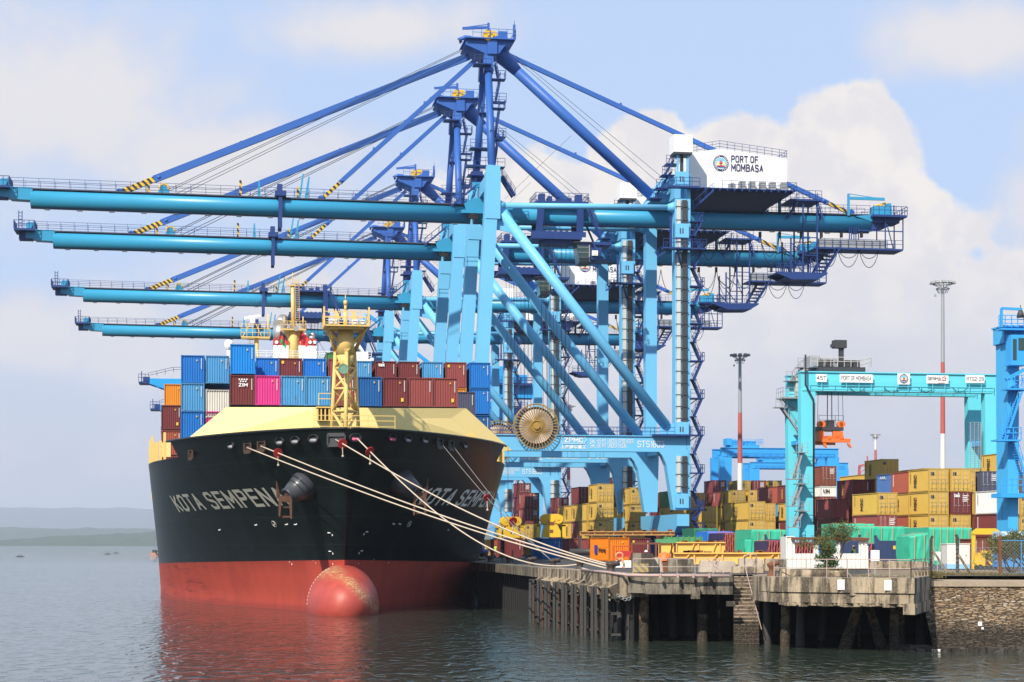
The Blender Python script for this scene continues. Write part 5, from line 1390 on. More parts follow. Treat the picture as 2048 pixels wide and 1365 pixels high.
def boom_zx(x):
    if x < bm1.x: return bm0.z + (bm1.z - bm0.z) * (x - bm0.x) / (bm1.x - bm0.x)
    return bm1.z + (bm2.z - bm1.z) * (x - bm1.x) / (bm2.x - bm1.x)
# --- the row of cranes : copies of the first, set along the rails, each with its own lettering and trolley position
def beam_text(parent, num, front=True):
    mb = MB(); yb = -NF - .84
    a = h(1272, 896, -NF); b = h(1325.5, 883, -NF); add_text(mb, num, (a.x, yb, a.z), (1, 0, 0), (0, 0, 1), b.x - a.x, b.z - a.z, 0, -.04)
    mb.cut()
    for body, pa, pb in (('SWL-65 MT UNDER SPREADER', (1177.5, 887.5), (1264.5, 879.5)), ('SWL-80 MT UNDER HOOK', (1177.5, 896.5), (1250.5, 888.5)), ('上海振华重工', (1119, 898.5), (1170, 891.5))):
        a = h(*pa, -NF); b = h(*pb, -NF); add_text(mb, body, (a.x, yb, a.z), (1, 0, 0), (0, 0, 1), b.x - a.x, b.z - a.z, 0, -.05 if body[0] == 'S' else .03)
    a = h(1126, 886, -NF); b = h(1164, 876.5, -NF); add_text(mb, 'ZPMC', (a.x, yb, a.z), (1, 0, 0), (0, 0, 1), b.x - a.x, b.z - a.z, 0, .03)
    a = h(1119, 881, -NF); b = h(1170, 881, -NF); c0, r0 = (a.x + b.x) / 2, (b.x - a.x) / 2
    pts = [(-1, 0), (-.85, .5), (.85, .5), (1, 0), (.85, -.5), (-.85, -.5), (-1, 0)]
    for (x0_, z0_), (x1_, z1_) in zip(pts[:-1], pts[1:]): mb.beam((c0 + x0_ * r0, yb, a.z + z0_ * 1.0), (c0 + x1_ * r0, yb, a.z + z1_ * 1.0), .04, .09, up=(0, 1, 0))
    return mb.build('beam_lettering', WTXT, parent)
spots = [(280.2, 1045, 'STS1604', 'second nearest ship to shore crane, its lettered house seen through the first crane'),
         (341.0, 622, 'STS1605', 'third ship to shore crane with its trolley run out over the ship masts'),
         (396.2, 700, 'STS1606', 'fourth and lowest looking ship to shore crane, boom just above the ship containers')]
clones = []
for s_, tp, num, lab in spots:
    c = copy_tree(crane); c.location = Q(s_, CT, GZ); c['label'] = lab; clones.append((c, s_, tp, num))
make_trolley(crane, X(1118, 430)); beam_text(crane, 'STS1603')
for c, s_, tp, num in clones:
    make_trolley(c, h(tp, 500, 0, s_).x); beam_text(c, num)
# ================================================================== quay, jetty, seawall
def Yg(py, z=GZ): return (CAMZ - z) * F / (py - HORIZON)
def W2(px, Y, z=0.0): return V(((px - 1024) * Y / F, Y, z))
def concrete(name, rgb, dark, rough=0.9, sc=0.9, amt=0.5, vert=4.0, tide=None):
    m = bpy.data.materials.new(name); m.use_nodes = True
    q = NG(m.node_tree); b = q.n['Principled BSDF']; t = q.new('ShaderNodeTexCoord'); P = t.outputs['Object']
    n1 = q.noise(q.vmath('MULTIPLY', P, (1, 1, 1.0 / vert)), sc * 1.6, 7, 0.7); n2 = q.noise(P, sc * 0.5, 5, 0.6); n3 = q.noise(P, sc * 9, 5, 0.65)
    c = q.mix(q.ramp(n2, 0.3, 0.7), rgb, tuple(x * 0.72 for x in rgb))
    c = q.mix(q.math('MULTIPLY', q.ramp(n1, 0.64 - 0.26 * amt, 0.72 - 0.16 * amt), 0.9), c, dark)
    c = q.mix(q.math('MULTIPLY', q.ramp(n3, 0.5, 0.75), 0.35), c, tuple(x * 1.25 for x in rgb))
    if tide:   # barnacles and weed up to the high water line
        X = q.sep(P); tz = q.math('ADD', X[2], q.math('MULTIPLY', q.math('SUBTRACT', q.noise(P, 3.0, 4), .5), .9))
        c = q.mix(q.math('MULTIPLY', q.math('SUBTRACT', 1.0, q.ramp(tz, tide - .25, tide + .2)), .93), c, q.mix(q.ramp(q.noise(P, 14, 3), .4, .65), (.016, .014, .011), (.085, .07, .05)))
    q.l.new(c, b.inputs['Base Color']); b.inputs['Roughness'].default_value = rough; b.inputs['Specular IOR Level'].default_value = 0.2
    bn = q.new('ShaderNodeBump'); bn.inputs['Strength'].default_value = 0.7; bn.inputs['Distance'].default_value = 0.06
    q.l.new(n3, bn.inputs['Height']); q.l.new(bn.outputs[0], b.inputs['Normal'])
    MATS[name] = m; return m
CONC = concrete('weathered_concrete', (0.44, 0.355, 0.245), (0.05, 0.042, 0.034), amt=0.82, vert=7)
CONCD = concrete('stained_concrete', (0.27, 0.235, 0.18), (0.035, 0.03, 0.026), amt=0.85, vert=5)
CONCL = concrete('pale_concrete', (0.50, 0.42, 0.33), (0.12, 0.09, 0.07), amt=0.35)
PILEM = concrete('barnacled_pile', (0.22, 0.15, 0.09), (0.035, 0.028, 0.02), amt=0.7, vert=0.8, sc=1.8, tide=1.45)
PAVE = concrete('yard_pavement', (0.085, 0.083, 0.08), (0.045, 0.042, 0.04), amt=0.4, vert=1, sc=0.15)
SAND = concrete('sandy_road', (0.42, 0.34, 0.25), (0.22, 0.17, 0.11), amt=0.35, vert=1, sc=0.5)
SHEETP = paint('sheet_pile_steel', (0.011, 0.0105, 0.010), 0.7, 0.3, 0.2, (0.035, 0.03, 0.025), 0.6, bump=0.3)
FENDM = paint('fender_timber', (0.052, 0.051, 0.048), 0.7, 0.25, 0.45, (0.03, 0.026, 0.02), 0.9, bump=0.5)
edge = [W2(1252, 110), W2(1164, 124), W2(1082, 140), W2(1020, 158), W2(946, 185), Q(212, 32), Q(3000, 32.3)]
E0 = edge[0]
# land outline: quay edge, then the jetty front and the seawall towards the right
J1 = W2(1470, 110.5); 
land = [p.to_2d() for p in edge[::-1]] + [J1.to_2d(), W2(1512, 110.5).to_2d(), W2(1530, 108).to_2d(), W2(1862, 106.5).to_2d(), W2(2060, 106).to_2d(), W2(3600, 104).to_2d()] + [V((3200, 300)), V((3200, 3000))]
mb = MB(); n = len(land); mb.add([(p.x, p.y, GZ) for p in land], [tuple(range(n))])
yard = mb.build('yard_ground', PAVE); tag(yard, 'grey paved container yard and quay apron', None, kind='structure')
# quay wall of dark steel sheet piling with a concrete coping
qw = thing('quay_wall', 'dark steel sheet pile quay wall with concrete coping beside the ship bow', 'quay wall', (0, 0, 0))
mb = MB()
def sheet(a, b, z0, z1, step=1.15, dep=0.55):
    d = (b - a); L = d.length; d.normalize(); nn = V((d.y, -d.x, 0)); k = int(L / step)
    pts = []
    for i in range(k):
        for f, o in ((0, 0), (.3, 0), (.5, 1), (.8, 1)): pts.append(a + d * ((i + f) * L / k) + nn * dep * o)
    pts.append(b)
    vs = []
    for p in pts: vs += [(p.x, p.y, z0), (p.x, p.y, z1)]
    mb.add(vs, [(2 * i, 2 * i + 2, 2 * i + 3, 2 * i + 1) for i in range(len(pts) - 1)])
path_ = [E0] + edge[1:6] + [Q(330, 32.1), Q(700, 32.1)]
for a, b in zip(path_[:-1], path_[1:]):
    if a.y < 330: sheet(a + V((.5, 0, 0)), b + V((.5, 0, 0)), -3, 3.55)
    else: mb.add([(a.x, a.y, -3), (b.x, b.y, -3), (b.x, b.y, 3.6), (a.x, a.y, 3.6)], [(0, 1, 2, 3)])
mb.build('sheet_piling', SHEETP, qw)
mb = MB()
def coping(pts, w, z0, z1, out_):
    for a, b in zip(pts[:-1], pts[1:]):
        d = (b - a).normalized(); nn = V((-d.y, d.x, 0))
        if nn.x > 0: nn = -nn
        o = nn * out_; i = -nn * w
        mb.hexa([a + o + V((0, 0, z0)), b + o + V((0, 0, z0)), b + i + V((0, 0, z0)), a + i + V((0, 0, z0)), a + o + V((0, 0, z1)), b + o + V((0, 0, z1)), b + i + V((0, 0, z1)), a + i + V((0, 0, z1))])
coping([edge[2], edge[3], edge[4], edge[5], Q(700, 32.1)], 1.2, 3.4, GZ + .05, .35)
mb.build('coping', CONCD, qw)
mb = MB(); coping([E0, edge[1], edge[2]], 1.4, 2.75, GZ + .06, .25)
d = (edge[2] - E0); L = d.length; d.normalize(); nn = V((-d.y, d.x, 0)); nn = nn if nn.x < 0 else -nn
for i in range(11):
    a = E0 + d * (1.0 + i * (L - 1.5) / 11); mb.hexa([a + nn * .26 + V((0, 0, 2.4)), a + d * .9 + nn * .26 + V((0, 0, 2.4)), a + d * .9 + nn * .2 + V((0, 0, 2.4)), a + nn * .2 + V((0, 0, 2.4)), a + nn * .9 + V((0, 0, 3.25)), a + d * .9 + nn * .9 + V((0, 0, 3.25)), a + d * .9 + nn * .2 + V((0, 0, 3.6)), a + nn * .2 + V((0, 0, 3.6))])
mb.build('fender_ledge', CONC, qw)
for i in range(9):      # vertical fender posts in front of the ledge
    f = (i + .25) / 9.0; a = E0 + d * (f * L) + nn * 1.15
    mb = MB(); w = .36 if i % 2 else .42
    mb.cbox(a + V((0, 0, .6)), w * 1.1, w, 5.4); mb.cbox(a + V((-.1, -.15, .6)), .12, .3, 5.42); mb.cbox(a + V((.14, -.15, .6)), .08, .3, 5.42)
    for z in (.4, 1.7, 2.7): mb.beam(a + V((0, .1, z)), a - nn * 1.0 + V((0, .1, z)), .16)
    mb.build('fender_post', FENDM, qw)
for i in range(9):
    f = (i + .7) / 9.0; a = E0 + d * (f * L) + nn * .7; mb = MB()
    mb.beam(a + V((0, 0, -2)), a + V((0, 0, 2.9)), .16, .2); mb.beam(a + d * .5 + V((0, 0, -2)), a + d * .5 + V((0, 0, 2.6)), .12); mb.beam(a + V((0, 0, 2.2)), a + d * .6 + V((0, 0, 2.2)), .14)
    mb.build('fender_brace', RUST, qw)
# bollards
def bollard(p, label, sc_=1.0, lean=0.0):
    t = thing('mooring_bollard', label, 'bollard', p, 0.3, 'mooring bollards along the quay edge')
    mb = MB(); mb.lathe([(.42, 0), (.42, .06), (.24, .12), (.22, .4), (.34, .52), (.36, .62), (.2, .72), (.01, .74)], 16); mb.tube((0, 0, .56), (.55, -.2, .64), .2, .17, 10)
    o = mb.build('bollard_post', paint('bollard_iron', (.055, .04, .035), .6, .2) if 'bollard_iron' not in MATS else MATS['bollard_iron'], t); o.scale = (sc_,) * 3
    return t
bp1 = W2(1222, 117, GZ); bollard(bp1, 'bollard near the jetty corner with three cream mooring lines made fast to it')
bp2 = W2(1160, 131, GZ); bollard(bp2, 'bollard holding the slack cream line, left of the jetty corner')
bollard(W2(1106, 141, GZ), 'bollard with the two thin dark mooring lines from the port bow')
bollard(W2(1060, 155, GZ), 'third bollard back along the dark quay edge')
bollard(W2(1018, 168, GZ), 'bollard on the dark quay edge under the workers in yellow vests')
bollard(W2(980, 181, GZ), 'farthest visible bollard close to the ship hull')
mb = MB()
t = thing('quay_post_row', 'thin dark steel posts standing on the quay edge close to the hull', 'posts', W2(985, 175, GZ))
for i, dx in enumerate((0, .9, 1.9)): mb = MB(); mb.box(dx, dx + .1, 0, .1, 0, 1.5 - .1 * i); mb.build('post', DGREY, t)

# ---- jetty left of the stairs
jt = thing('concrete_jetty', 'stained concrete jetty deck on round piles left of the steps', 'jetty', (0, 0, 0))
mb = MB()
a, b = W2(1256, 108.3), W2(1466, 107.8)
yb_ = 113
mb.hexa([(a.x, a.y, 3.05), (b.x, b.y, 2.95), (b.x, yb_, 2.95), (a.x + .6, yb_, 3.05), (a.x, a.y, GZ + .05), (b.x, b.y, GZ + .03), (b.x, yb_, GZ + .03), (a.x + .6, yb_, GZ + .05)])
c, e = W2(1290, 108.1), W2(1390, 107.9); mb.box(c.x, e.x, 107.86, 108.3, 2.98, 3.6); c = W2(1394, 107.9); mb.box(c.x - .35, c.x + .15, 107.6, 108.2, 2.7, 3.4)
mb.build('deck_slab', CONCD, jt)
mb = MB(); mb.path([W2(1163, 123, GZ + .1), W2(1215, 114.4, GZ + .08), W2(1256, 107.9, GZ + .02), W2(1300, 107.6, GZ), W2(1459, 107.3, GZ - .02)], .09, 8)
for px in (1320, 1355, 1386, 1418): p = W2(px, 107.4, GZ); mb.cbox(p, .12, .5, .25)
mb.build('water_pipe', paint('pipe_pink', (.45, .32, .28), .6, .15, .2), jt)
def rib_pile(parent, pt, pb, r, mats=None, n=12):
    mb = MB(); pt = V(pt); pb = V(pb); pts = []; rs = []
    for i in range(13):
        f = i / 12; pts.append(pt.lerp(pb, f)); rs.append(r * (1 + .10 * random.random() * (f > .35) + (.13 if f > .5 else 0)))
    mb.path(pts, rs, n); return mb.build('pile', mats or PILEM, parent)
mk_p = lambda px, py, Y: at(px, py, Y)
for px, Y, r, dark in ((1288, 110.5, .30, 0), (1262, 112, .28, 1), (1405, 110.5, .31, 0), (1240, 113, .2, 1), (1345, 115, .25, 1), (1436, 112, .09, 0), (1378, 117, .26, 1), (1310, 118, .25, 1)):
    p = W2(px, Y); rib_pile(jt, (p.x, p.y, 3.1), (p.x + (.25 if px == 1436 else 0), p.y, -2.5), r, FENDM if dark else PILEM)
mb = MB(); p = W2(1405, 110.5); mb.tube((p.x, p.y, 1.7), (p.x, p.y, 3.0), .36, n=14); mb.build('pile_sleeve', BLACK, jt)
mb = MB(); a, b = W2(1236, 120), W2(1900, 119); mb.box(a.x, b.x, 119, 119.6, -3, GZ - .02); mb.build('back_wall', paint('shade_dark_wall', (.035, .032, .028), .9, .3), jt)  # wall colour darkened for the shade under the jetty deck
mb = MB()   # hanging chain
for i in range(10): p = W2(1236 + i * 3.6, 109.8, 2.85 - .25 * sin(pi * i / 9)); mb.ring(p, .09, .025, (1, 0, 0) if i % 2 else (0, 1, .3), 10, 4)
tag(mb.build('chain', GREY), 'pale chain hanging below the jetty corner beside the fender posts', 'chain')
# railing of the jetty
def railing(name, label, pts, hgt, gap, mat, w=.042, bars=(.5, 1.0)):
    mb = MB(); mb.rail(pts, hgt, gap, w, bars); return tag(mb.build(name, mat), label, 'railing')
RAILP = paint('rail_pale', (.40, .31, .27), .6, .15, .3, (.2, .08, .05), 1.5)
railing('railing', 'pale pipe railing along the jetty edge left of the concrete steps', [W2(1266, 108.6, GZ + .05), W2(1318, 108.2, GZ + .05), W2(1462, 108.0, GZ + .05)], 0.95, 1.2, RAILP)
# ---- steps
st = thing('concrete_steps', 'dark weed covered concrete steps running down into the water', 'steps', (0, 0, 0))
mb = MB(); xa, xb = W2(1467, 106).x, W2(1516, 106).x; nst = 22
for i in range(nst):
    z = GZ - .1 - i * .215; y = 110.6 - i * .24
    sk = 0.0; xa, xb = (1467 - 1024) * y / F, (1517 - 1024) * y / F
    mb.hexa([(xa + sk, y - .30, z - .9), (xb + sk, y - .30, z - .9), (xb + sk, y + .05, z - .9), (xa + sk, y + .05, z - .9), (xa + sk, y - .26 - .02 * random.random(), z), (xb + sk, y - .26, z - .02 * random.random()), (xb + sk, y + .05, z), (xa + sk, y + .05, z)])
trd = mb.build('treads', concrete('weedy_concrete', (.17, .135, .10), (.03, .026, .02), amt=.7, vert=1.0, sc=1.5, tide=1.5), st)
mb = MB()
for i in range(nst):
    z = GZ - .1 - i * .215; y = 110.6 - i * .24; sk = 0.0; xa, xb = (1467 - 1024) * y / F, (1517 - 1024) * y / F; x = xa
    while x < xb + sk - .1:
        w_ = random.uniform(.15, .5); x2 = min(x + w_, xb + sk); mb.hexa([(x, y - .29, z - .05), (x2, y - .29, z - .05), (x2, y - .05, z - .01), (x, y - .05, z - .01), (x, y - .275 - .01 * random.random(), z + .012), (x2, y - .275, z + .012), (x2, y - .05, z + .012), (x, y - .05, z + .012)]); x = x2 + random.choice((.01, .02, .12))
mb.build('pale_edges', concrete('pale_step_edge', (.36, .28, .20), (.09, .07, .05), amt=.45, vert=1.0, sc=2.0, tide=1.35), st)  # paler strips along the tread noses mark out each step
mb = MB(); p = W2(1463, 106); mb.cbox((p.x, 106.4, 2.45), .5, .5, .3); mb.build('side_block', CONCD, st)
mb = MB()
xr_ = W2(1517, 108).x
mb.path([(xa + 1.35, 110.8, GZ), (xa + 1.3, 110.7, GZ + 1.1), (xa + 1.5, 110.5, GZ + 1.25), (xa + 2.0, 110.5, GZ + 1.25), (xa + 2.0, 110.5, GZ)], .045, 6); mb.path([(xa + 1.3, 110.6, GZ + .6), (xr_ + .05, 107, .9)], .03, 6)
mb.path([(xa - 1.0, 110.6, GZ + 1), (xa - .1, 109.5, GZ + .1)], .04, 6); mb.path([(xa - .2, 110.6, GZ + 1), (xa - .7, 109.8, GZ + .1)], .04, 6)
mb.build('handrail', RAILP, st)
# ---- block jetty right of the steps
jb = thing('concrete_jetty', 'heavy weathered concrete platform on raking piles with two white notices on its face', 'jetty', (0, 0, 0))
mb = MB()
def blk(pts, z0, z1, dz=None):
    n = len(pts); vs = [(p.x, p.y, z0 if dz is None else z0 + dz[i]) for i, p in enumerate(pts)] + [(p.x, p.y, z1) for p in pts]
    mb.add(vs, [tuple(range(n)), tuple(range(n, 2 * n))] + [(i, (i + 1) % n, (i + 1) % n + n, i + n) for i in range(n)])
front = [W2(1505, 108), W2(1509, 105), W2(1520, 103), W2(1540, 101.6), W2(1570, 101), W2(1829, 97.5)]
blk(front + [W2(1866, 106.4), W2(1530, 111)], 3.30, GZ + .03)
blk([p + V((0, .12, 0)) for p in front] + [W2(1864, 106.3), W2(1530, 110.9)], 2.72, 3.30)
blk([W2(1806, 97.72), W2(1830, 97.42), W2(1868, 106.2), W2(1846, 106.2)], 2.15, 2.74)
for i in range(42):     # broken lower edge
    f = random.random(); p = front[4].lerp(front[5], f) + V((0, .16 + random.random() * .1, 0)); w = .1 + random.random() * .25
    mb.box(p.x - w, p.x + w, p.y, p.y + .5, 2.6 - random.random() * .12, 2.74)
c = W2(1700, 99.2); mb.box(c.x, c.x + 1.5, c.y - .07, c.y + .3, 3.15, 3.75)
jslab = mb.build('deck_slab', CONC, jb)
mb = MB(); a = W2(1562, 103.5); b = W2(1700, 101.5); mb.hexa([(a.x, a.y, GZ + .02), (b.x, b.y, GZ + .02), (b.x + .4, b.y + 1, GZ + .02), (a.x, a.y + 1.2, GZ + .02), (a.x + .1, a.y, GZ + .45), (b.x - .2, b.y, GZ + .35), (b.x, b.y + 1, GZ + .35), (a.x + .1, a.y + 1.2, GZ + .45)])
mb.build('broken_kerb', CONC, jb)
for (pt, pb, Y, r) in (((1571, 1190), (1570, 1330), 103.5, .25), ((1601, 1190), (1600, 1330), 105.5, .23), ((1722, 1195), (1680, 1325), 103.2, .30), ((1732, 1195), (1774, 1330), 103.8, .26), ((1788, 1195), (1788, 1330), 102, .23), ((1802, 1195), (1803, 1330), 105, .2), ((1535, 1190), (1533, 1320), 108, .24), ((1650, 1190), (1640, 1330), 112, .22), ((1846, 1195), (1842, 1300), 107, .3), ((1718, 1200), (1719, 1330), 105, .06)):
    rib_pile(jb, at(pt[0], pt[1], Y), at(pb[0], pb[1], Y), r, FENDM if Y > 105 else PILEM)  # rear piles coloured darker in place of the shade under the platform
for px, sc_, w_ in ((1684, 1, 0), (1777, 1, 1)):
    f = (px - 1570) / (1829 - 1570.0); p = front[4].lerp(front[5], f); mb = MB(); mb.box(p.x - .2, p.x + .2, p.y - .1, p.y - .05, 3.46, 4.02)
    tag(mb.build('notice_board', WHITE), 'small white notice on the concrete platform face, %s' % ('the right one with a faint mark' if w_ else 'the left blank one'), 'notice')
railing('railing', 'long pale pipe railing around the concrete platform edge', [W2(1548, 103, GZ + .03), W2(1572, 102, GZ + .03), W2(1822, 98.8, GZ + .03), W2(1862, 105.5, GZ + .03), W2(1862, 109, GZ + .03)], 1.0, 1.25, RAILP)
mb = MB(); c = W2(1543, 104.5, GZ); mb.lathe([(.3, 0), (.28, .1), (.17, .2), (.16, .5), (.26, .62), (.27, .75), (.1, .85), (.01, .86)], 14, c=c); mb.tube(c + V((0, 0, .7)), c + V((.4, -.1, .8)), .16, .13, 8)
tag(mb.build('mooring_bollard', RUST), 'rust brown horned bollard on the platform corner right of the steps', 'bollard', 'mooring bollards along the quay edge')
# ---- stone seawall
def stone_mat():
    m = bpy.data.materials.new('stone_masonry'); m.use_nodes = True
    q = NG(m.node_tree); b = q.n['Principled BSDF']; t = q.new('ShaderNodeTexCoord'); P = t.outputs['Object']; X = q.sep(P)
    wv = q.math('MULTIPLY', q.math('SUBTRACT', q.noise(P, .8, 3), .5), .45)
    uv = q.comb(q.math('MULTIPLY', q.math('ADD', X[0], wv), 2.6), q.math('MULTIPLY', q.math('ADD', X[2], q.math('MULTIPLY', wv, .22)), 13.0), 0.0)
    vo = q.new('ShaderNodeTexVoronoi'); vo.feature = 'F1'; q.l.new(uv, vo.inputs['Vector']); vo.inputs['Scale'].default_value = 1.0; vo.inputs['Randomness'].default_value = 0.85
    ve = q.new('ShaderNodeTexVoronoi'); ve.feature = 'DISTANCE_TO_EDGE'; q.l.new(uv, ve.inputs['Vector']); ve.inputs['Scale'].default_value = 1.0; ve.inputs['Randomness'].default_value = 0.85
    cs_ = q.sep(vo.outputs['Color'])
    c = q.mix(cs_[0], (.17, .11, .06), (.32, .23, .135)); c = q.mix(q.math('MULTIPLY', q.ramp(cs_[1], .65, .9), .8), c, (.14, .10, .07)); c = q.mix(q.math('MULTIPLY', q.ramp(cs_[2], .7, .9), .7), c, (.40, .33, .24))
    j = q.ramp(ve.outputs['Distance'], .0, .10)
    c = q.mix(j, (.10, .07, .045), c)
    wet = q.math('SUBTRACT', 1.0, q.ramp(q.math('ADD', X[2], q.math('MULTIPLY', q.math('SUBTRACT', q.noise(P, .7, 4), .5), 1.4)), 0.9, 1.8))
    c = q.mix(q.math('MULTIPLY', wet, .88), c, (.03, .026, .02))
    q.l.new(c, b.inputs['Base Color']); b.inputs['Roughness'].default_value = .9; b.inputs['Specular IOR Level'].default_value = .2
    bn = q.new('ShaderNodeBump'); bn.inputs['Strength'].default_value = 1; bn.inputs['Distance'].default_value = .14
    q.l.new(q.math('ADD', j, q.math('MULTIPLY', q.noise(P, 9, 4), .4)), bn.inputs['Height']); q.l.new(bn.outputs[0], b.inputs['Normal'])
    return m
mb = MB(); 
xs_ = [W2(1850, 104).x + i * 1.0 for i in range(0, 60)]
rows_ = 9
for x in xs_:
    for j in range(rows_):
        f = j / (rows_ - 1); y = 105.6 - 4.6 * f + .12 * (random.random() - .5); z = 3.72 - 4.6 * f
        if f == 0: z = 3.74
        mb.v.append((x, y - .02 * (x - xs_[0]), z))
for i in range(len(xs_) - 1):
    for j in range(rows_ - 1): mb.f.append((i * rows_ + j, (i + 1) * rows_ + j, (i + 1) * rows_ + j + 1, i * rows_ + j + 1)); mb.m.append(0); mb.sm.append(True)
tag(mb.build('stone_seawall', stone_mat()), 'sloping brown stone masonry seawall at the right shore', 'seawall')
mb = MB(); mb.hexa([(W2(1850, 104).x, 105.2, 3.5), (90, 103.6, 3.5), (90, 111.5, 3.5), (W2(1866, 111).x, 111.5, 3.5), (W2(1850, 104).x, 105.2, GZ - .28), (90, 103.6, GZ - .28), (90, 111.5, GZ + .05), (W2(1866, 111).x, 111.5, GZ + .05)])
tag(mb.build('shore_road', SAND), 'pale sandy track along the top of the seawall', None, kind='structure')
mb = MB()
for i in range(260):
    x = 20 + random.random() * 22; y = 101.6 + random.random() * 3.0 - .02 * (x - 24); r = .1 + random.random() ** 2 * .28
    if x > 24.0 or y < 105:
        c = V((x + (0 if x > 22 else 1.5), y - 1.0, .02 + r * .1)); vs = []
        for s_ in ((-1, -1, -1), (1, -1, -1), (1, 1, -1), (-1, 1, -1), (-1, -1, 1), (1, -1, 1), (1, 1, 1), (-1, 1, 1)): vs.append(c + V((s_[0] * r * (.6 + .6 * random.random()), s_[1] * r * (.6 + .6 * random.random()), s_[2] * r * .5 * (.5 + .6 * random.random()))))
        mb.hexa(vs)
tag(mb.build('shore_rocks', paint('wet_rock', (.05, .042, .034), .7, .4, bump=.6)), 'dark wet loose rocks at the foot of the seawall', 'rocks', kind='stuff')
mb = MB(); p = at(1960, 1248, 103); mb.cbox(p, .22, .05, .25); mb.cbox(at(1965, 1257, 102.6), .12, .05, .12); tag(mb.build('litter', WHITE), 'white scrap of litter stuck on the stone seawall', 'litter')
mb = MB(); c = at(1876, 1297, 101); mb.prism([(c.x - .3, .0), (c.x + .3, .0), (c.x + .36, .07), (c.x - .32, .06)], 101, 101.25); tag(mb.build('litter', WHITE), 'white flat piece of litter lying at the water edge below the seawall', 'litter')

# ================================================================== mooring lines
ROPE = paint('mooring_rope', (.52, .43, .33), .8, .12, bump=.3, bscale=14)
ROPED = paint('thin_dark_rope', (.16, .15, .14), .8, .15)
def mooring(side, p0, mids, pend, r, mat, label):
    y, z = hull_at(side, *p0); a = S0 + SP * hull_pt(side, y, z, .3).x + SA * hull_pt(side, y, z, .3).y + V((0, 0, z))
    b = V(pend); L = (b - a).length; pts = []
    for i in range(33):
        f = i / 32; p = a.lerp(b, f); p.z -= mids * 4 * f * (1 - f) * (1 + .6 * (f - .5)); p.z = max(p.z, GZ + .1 + .0 * f) if f > .8 else p.z; pts.append(p)
    mb = MB(); mb.path(pts, r, 6); o = tag(mb.build('mooring_rope', mat), label, 'mooring rope', 'mooring ropes from the bow')
    return pts
def guard(p, d, label, sc_=1.0):
    t = thing('rat_guard', label, 'rat guard', p, 0, 'red rat guards on the mooring ropes'); d = V(d).normalized(); mb = MB(); mb.tube(-d * .03, d * .03, .42 * sc_, n=16); mb.build('disc', REDP, t)
    mb = MB(); mb.tube((0, 0, -.3), (.03, 0, -1.05), .04, n=5); mb.tube((.03, 0, -.95), (.03, 0, -1.1), .1, n=6); mb.build('tail_rope', ROPE, t)
b1 = bp1 + V((0, 0, .4)); b2 = bp2 + V((.1, 0, .45))
r1 = mooring(-1, (499, 896), .5, b1 + V((-.3, 0, -.1)), .055, ROPE, 'lower of the two cream ropes from the starboard shoulder to the jetty bollard')
r2 = mooring(-1, (527, 893), .5, b1, .055, ROPE, 'upper cream rope from the starboard shoulder to the jetty bollard')
r3 = mooring(-1, (672, 880), .9, b1 + V((.1, .1, .1)), .055, ROPE, 'cream rope from the big central chock beside the stem to the jetty bollard')
r4 = mooring(1, (711, 878), 2.7, b2, .055, ROPE, 'slack sagging cream rope from right of the stem to the second bollard')
r5 = mooring(1, (877, 887), .5, W2(1106, 141, GZ + .5), .035, ROPED, 'inner thin dark rope from the port fairleads to the quay')
r6 = mooring(1, (900, 891), .5, W2(1107, 141.4, GZ + .45), .035, ROPED, 'outer thin dark rope from the port fairleads to the quay')
guard(r2[2], r2[3] - r2[2], 'red disc rat guard on the upper starboard rope'); guard(r3[1], r3[2] - r3[1], 'red disc rat guard on the rope left of the stem'); guard(r4[2], r4[3] - r4[2], 'red disc rat guard on the slack rope right of the stem')
guard(r5[14], r5[15] - r5[14], 'red disc rat guard on the thin dark rope near the lettering', .8); guard(r6[20], r6[21] - r6[20], 'red disc rat guard lowest down the thin dark rope beyond the hull', .9)
mb = MB()
a = b2; b = b1
mb.path([a.lerp(b, i / 12) + V((.0, -.2, -.32 - .1 * sin(pi * i / 12))) for i in range(13)], .065, 6)
tag(mb.build('mooring_rope', ROPE), 'short cream rope end lying along the jetty edge between the two bollards', 'mooring rope', 'mooring ropes from the bow')
mb = MB()   # thin heaving lines hanging from the bow rail
for side, px, y0, y1 in ((1, 978, 886, 1003), (1, 1012, 890, 1000)):
    y, z = hull_at(side, px, y0); c = hull_pt(side, y, z, .2); w = S0 + SP * c.x + SA * c.y + V((0, 0, z)); mb.tube(w, (w.x, w.y, z - (y1 - y0) * w.y / F), .02, n=4)
tag(mb.build('heaving_line', ROPED), 'thin lines hanging down from the port bulwark', 'rope')
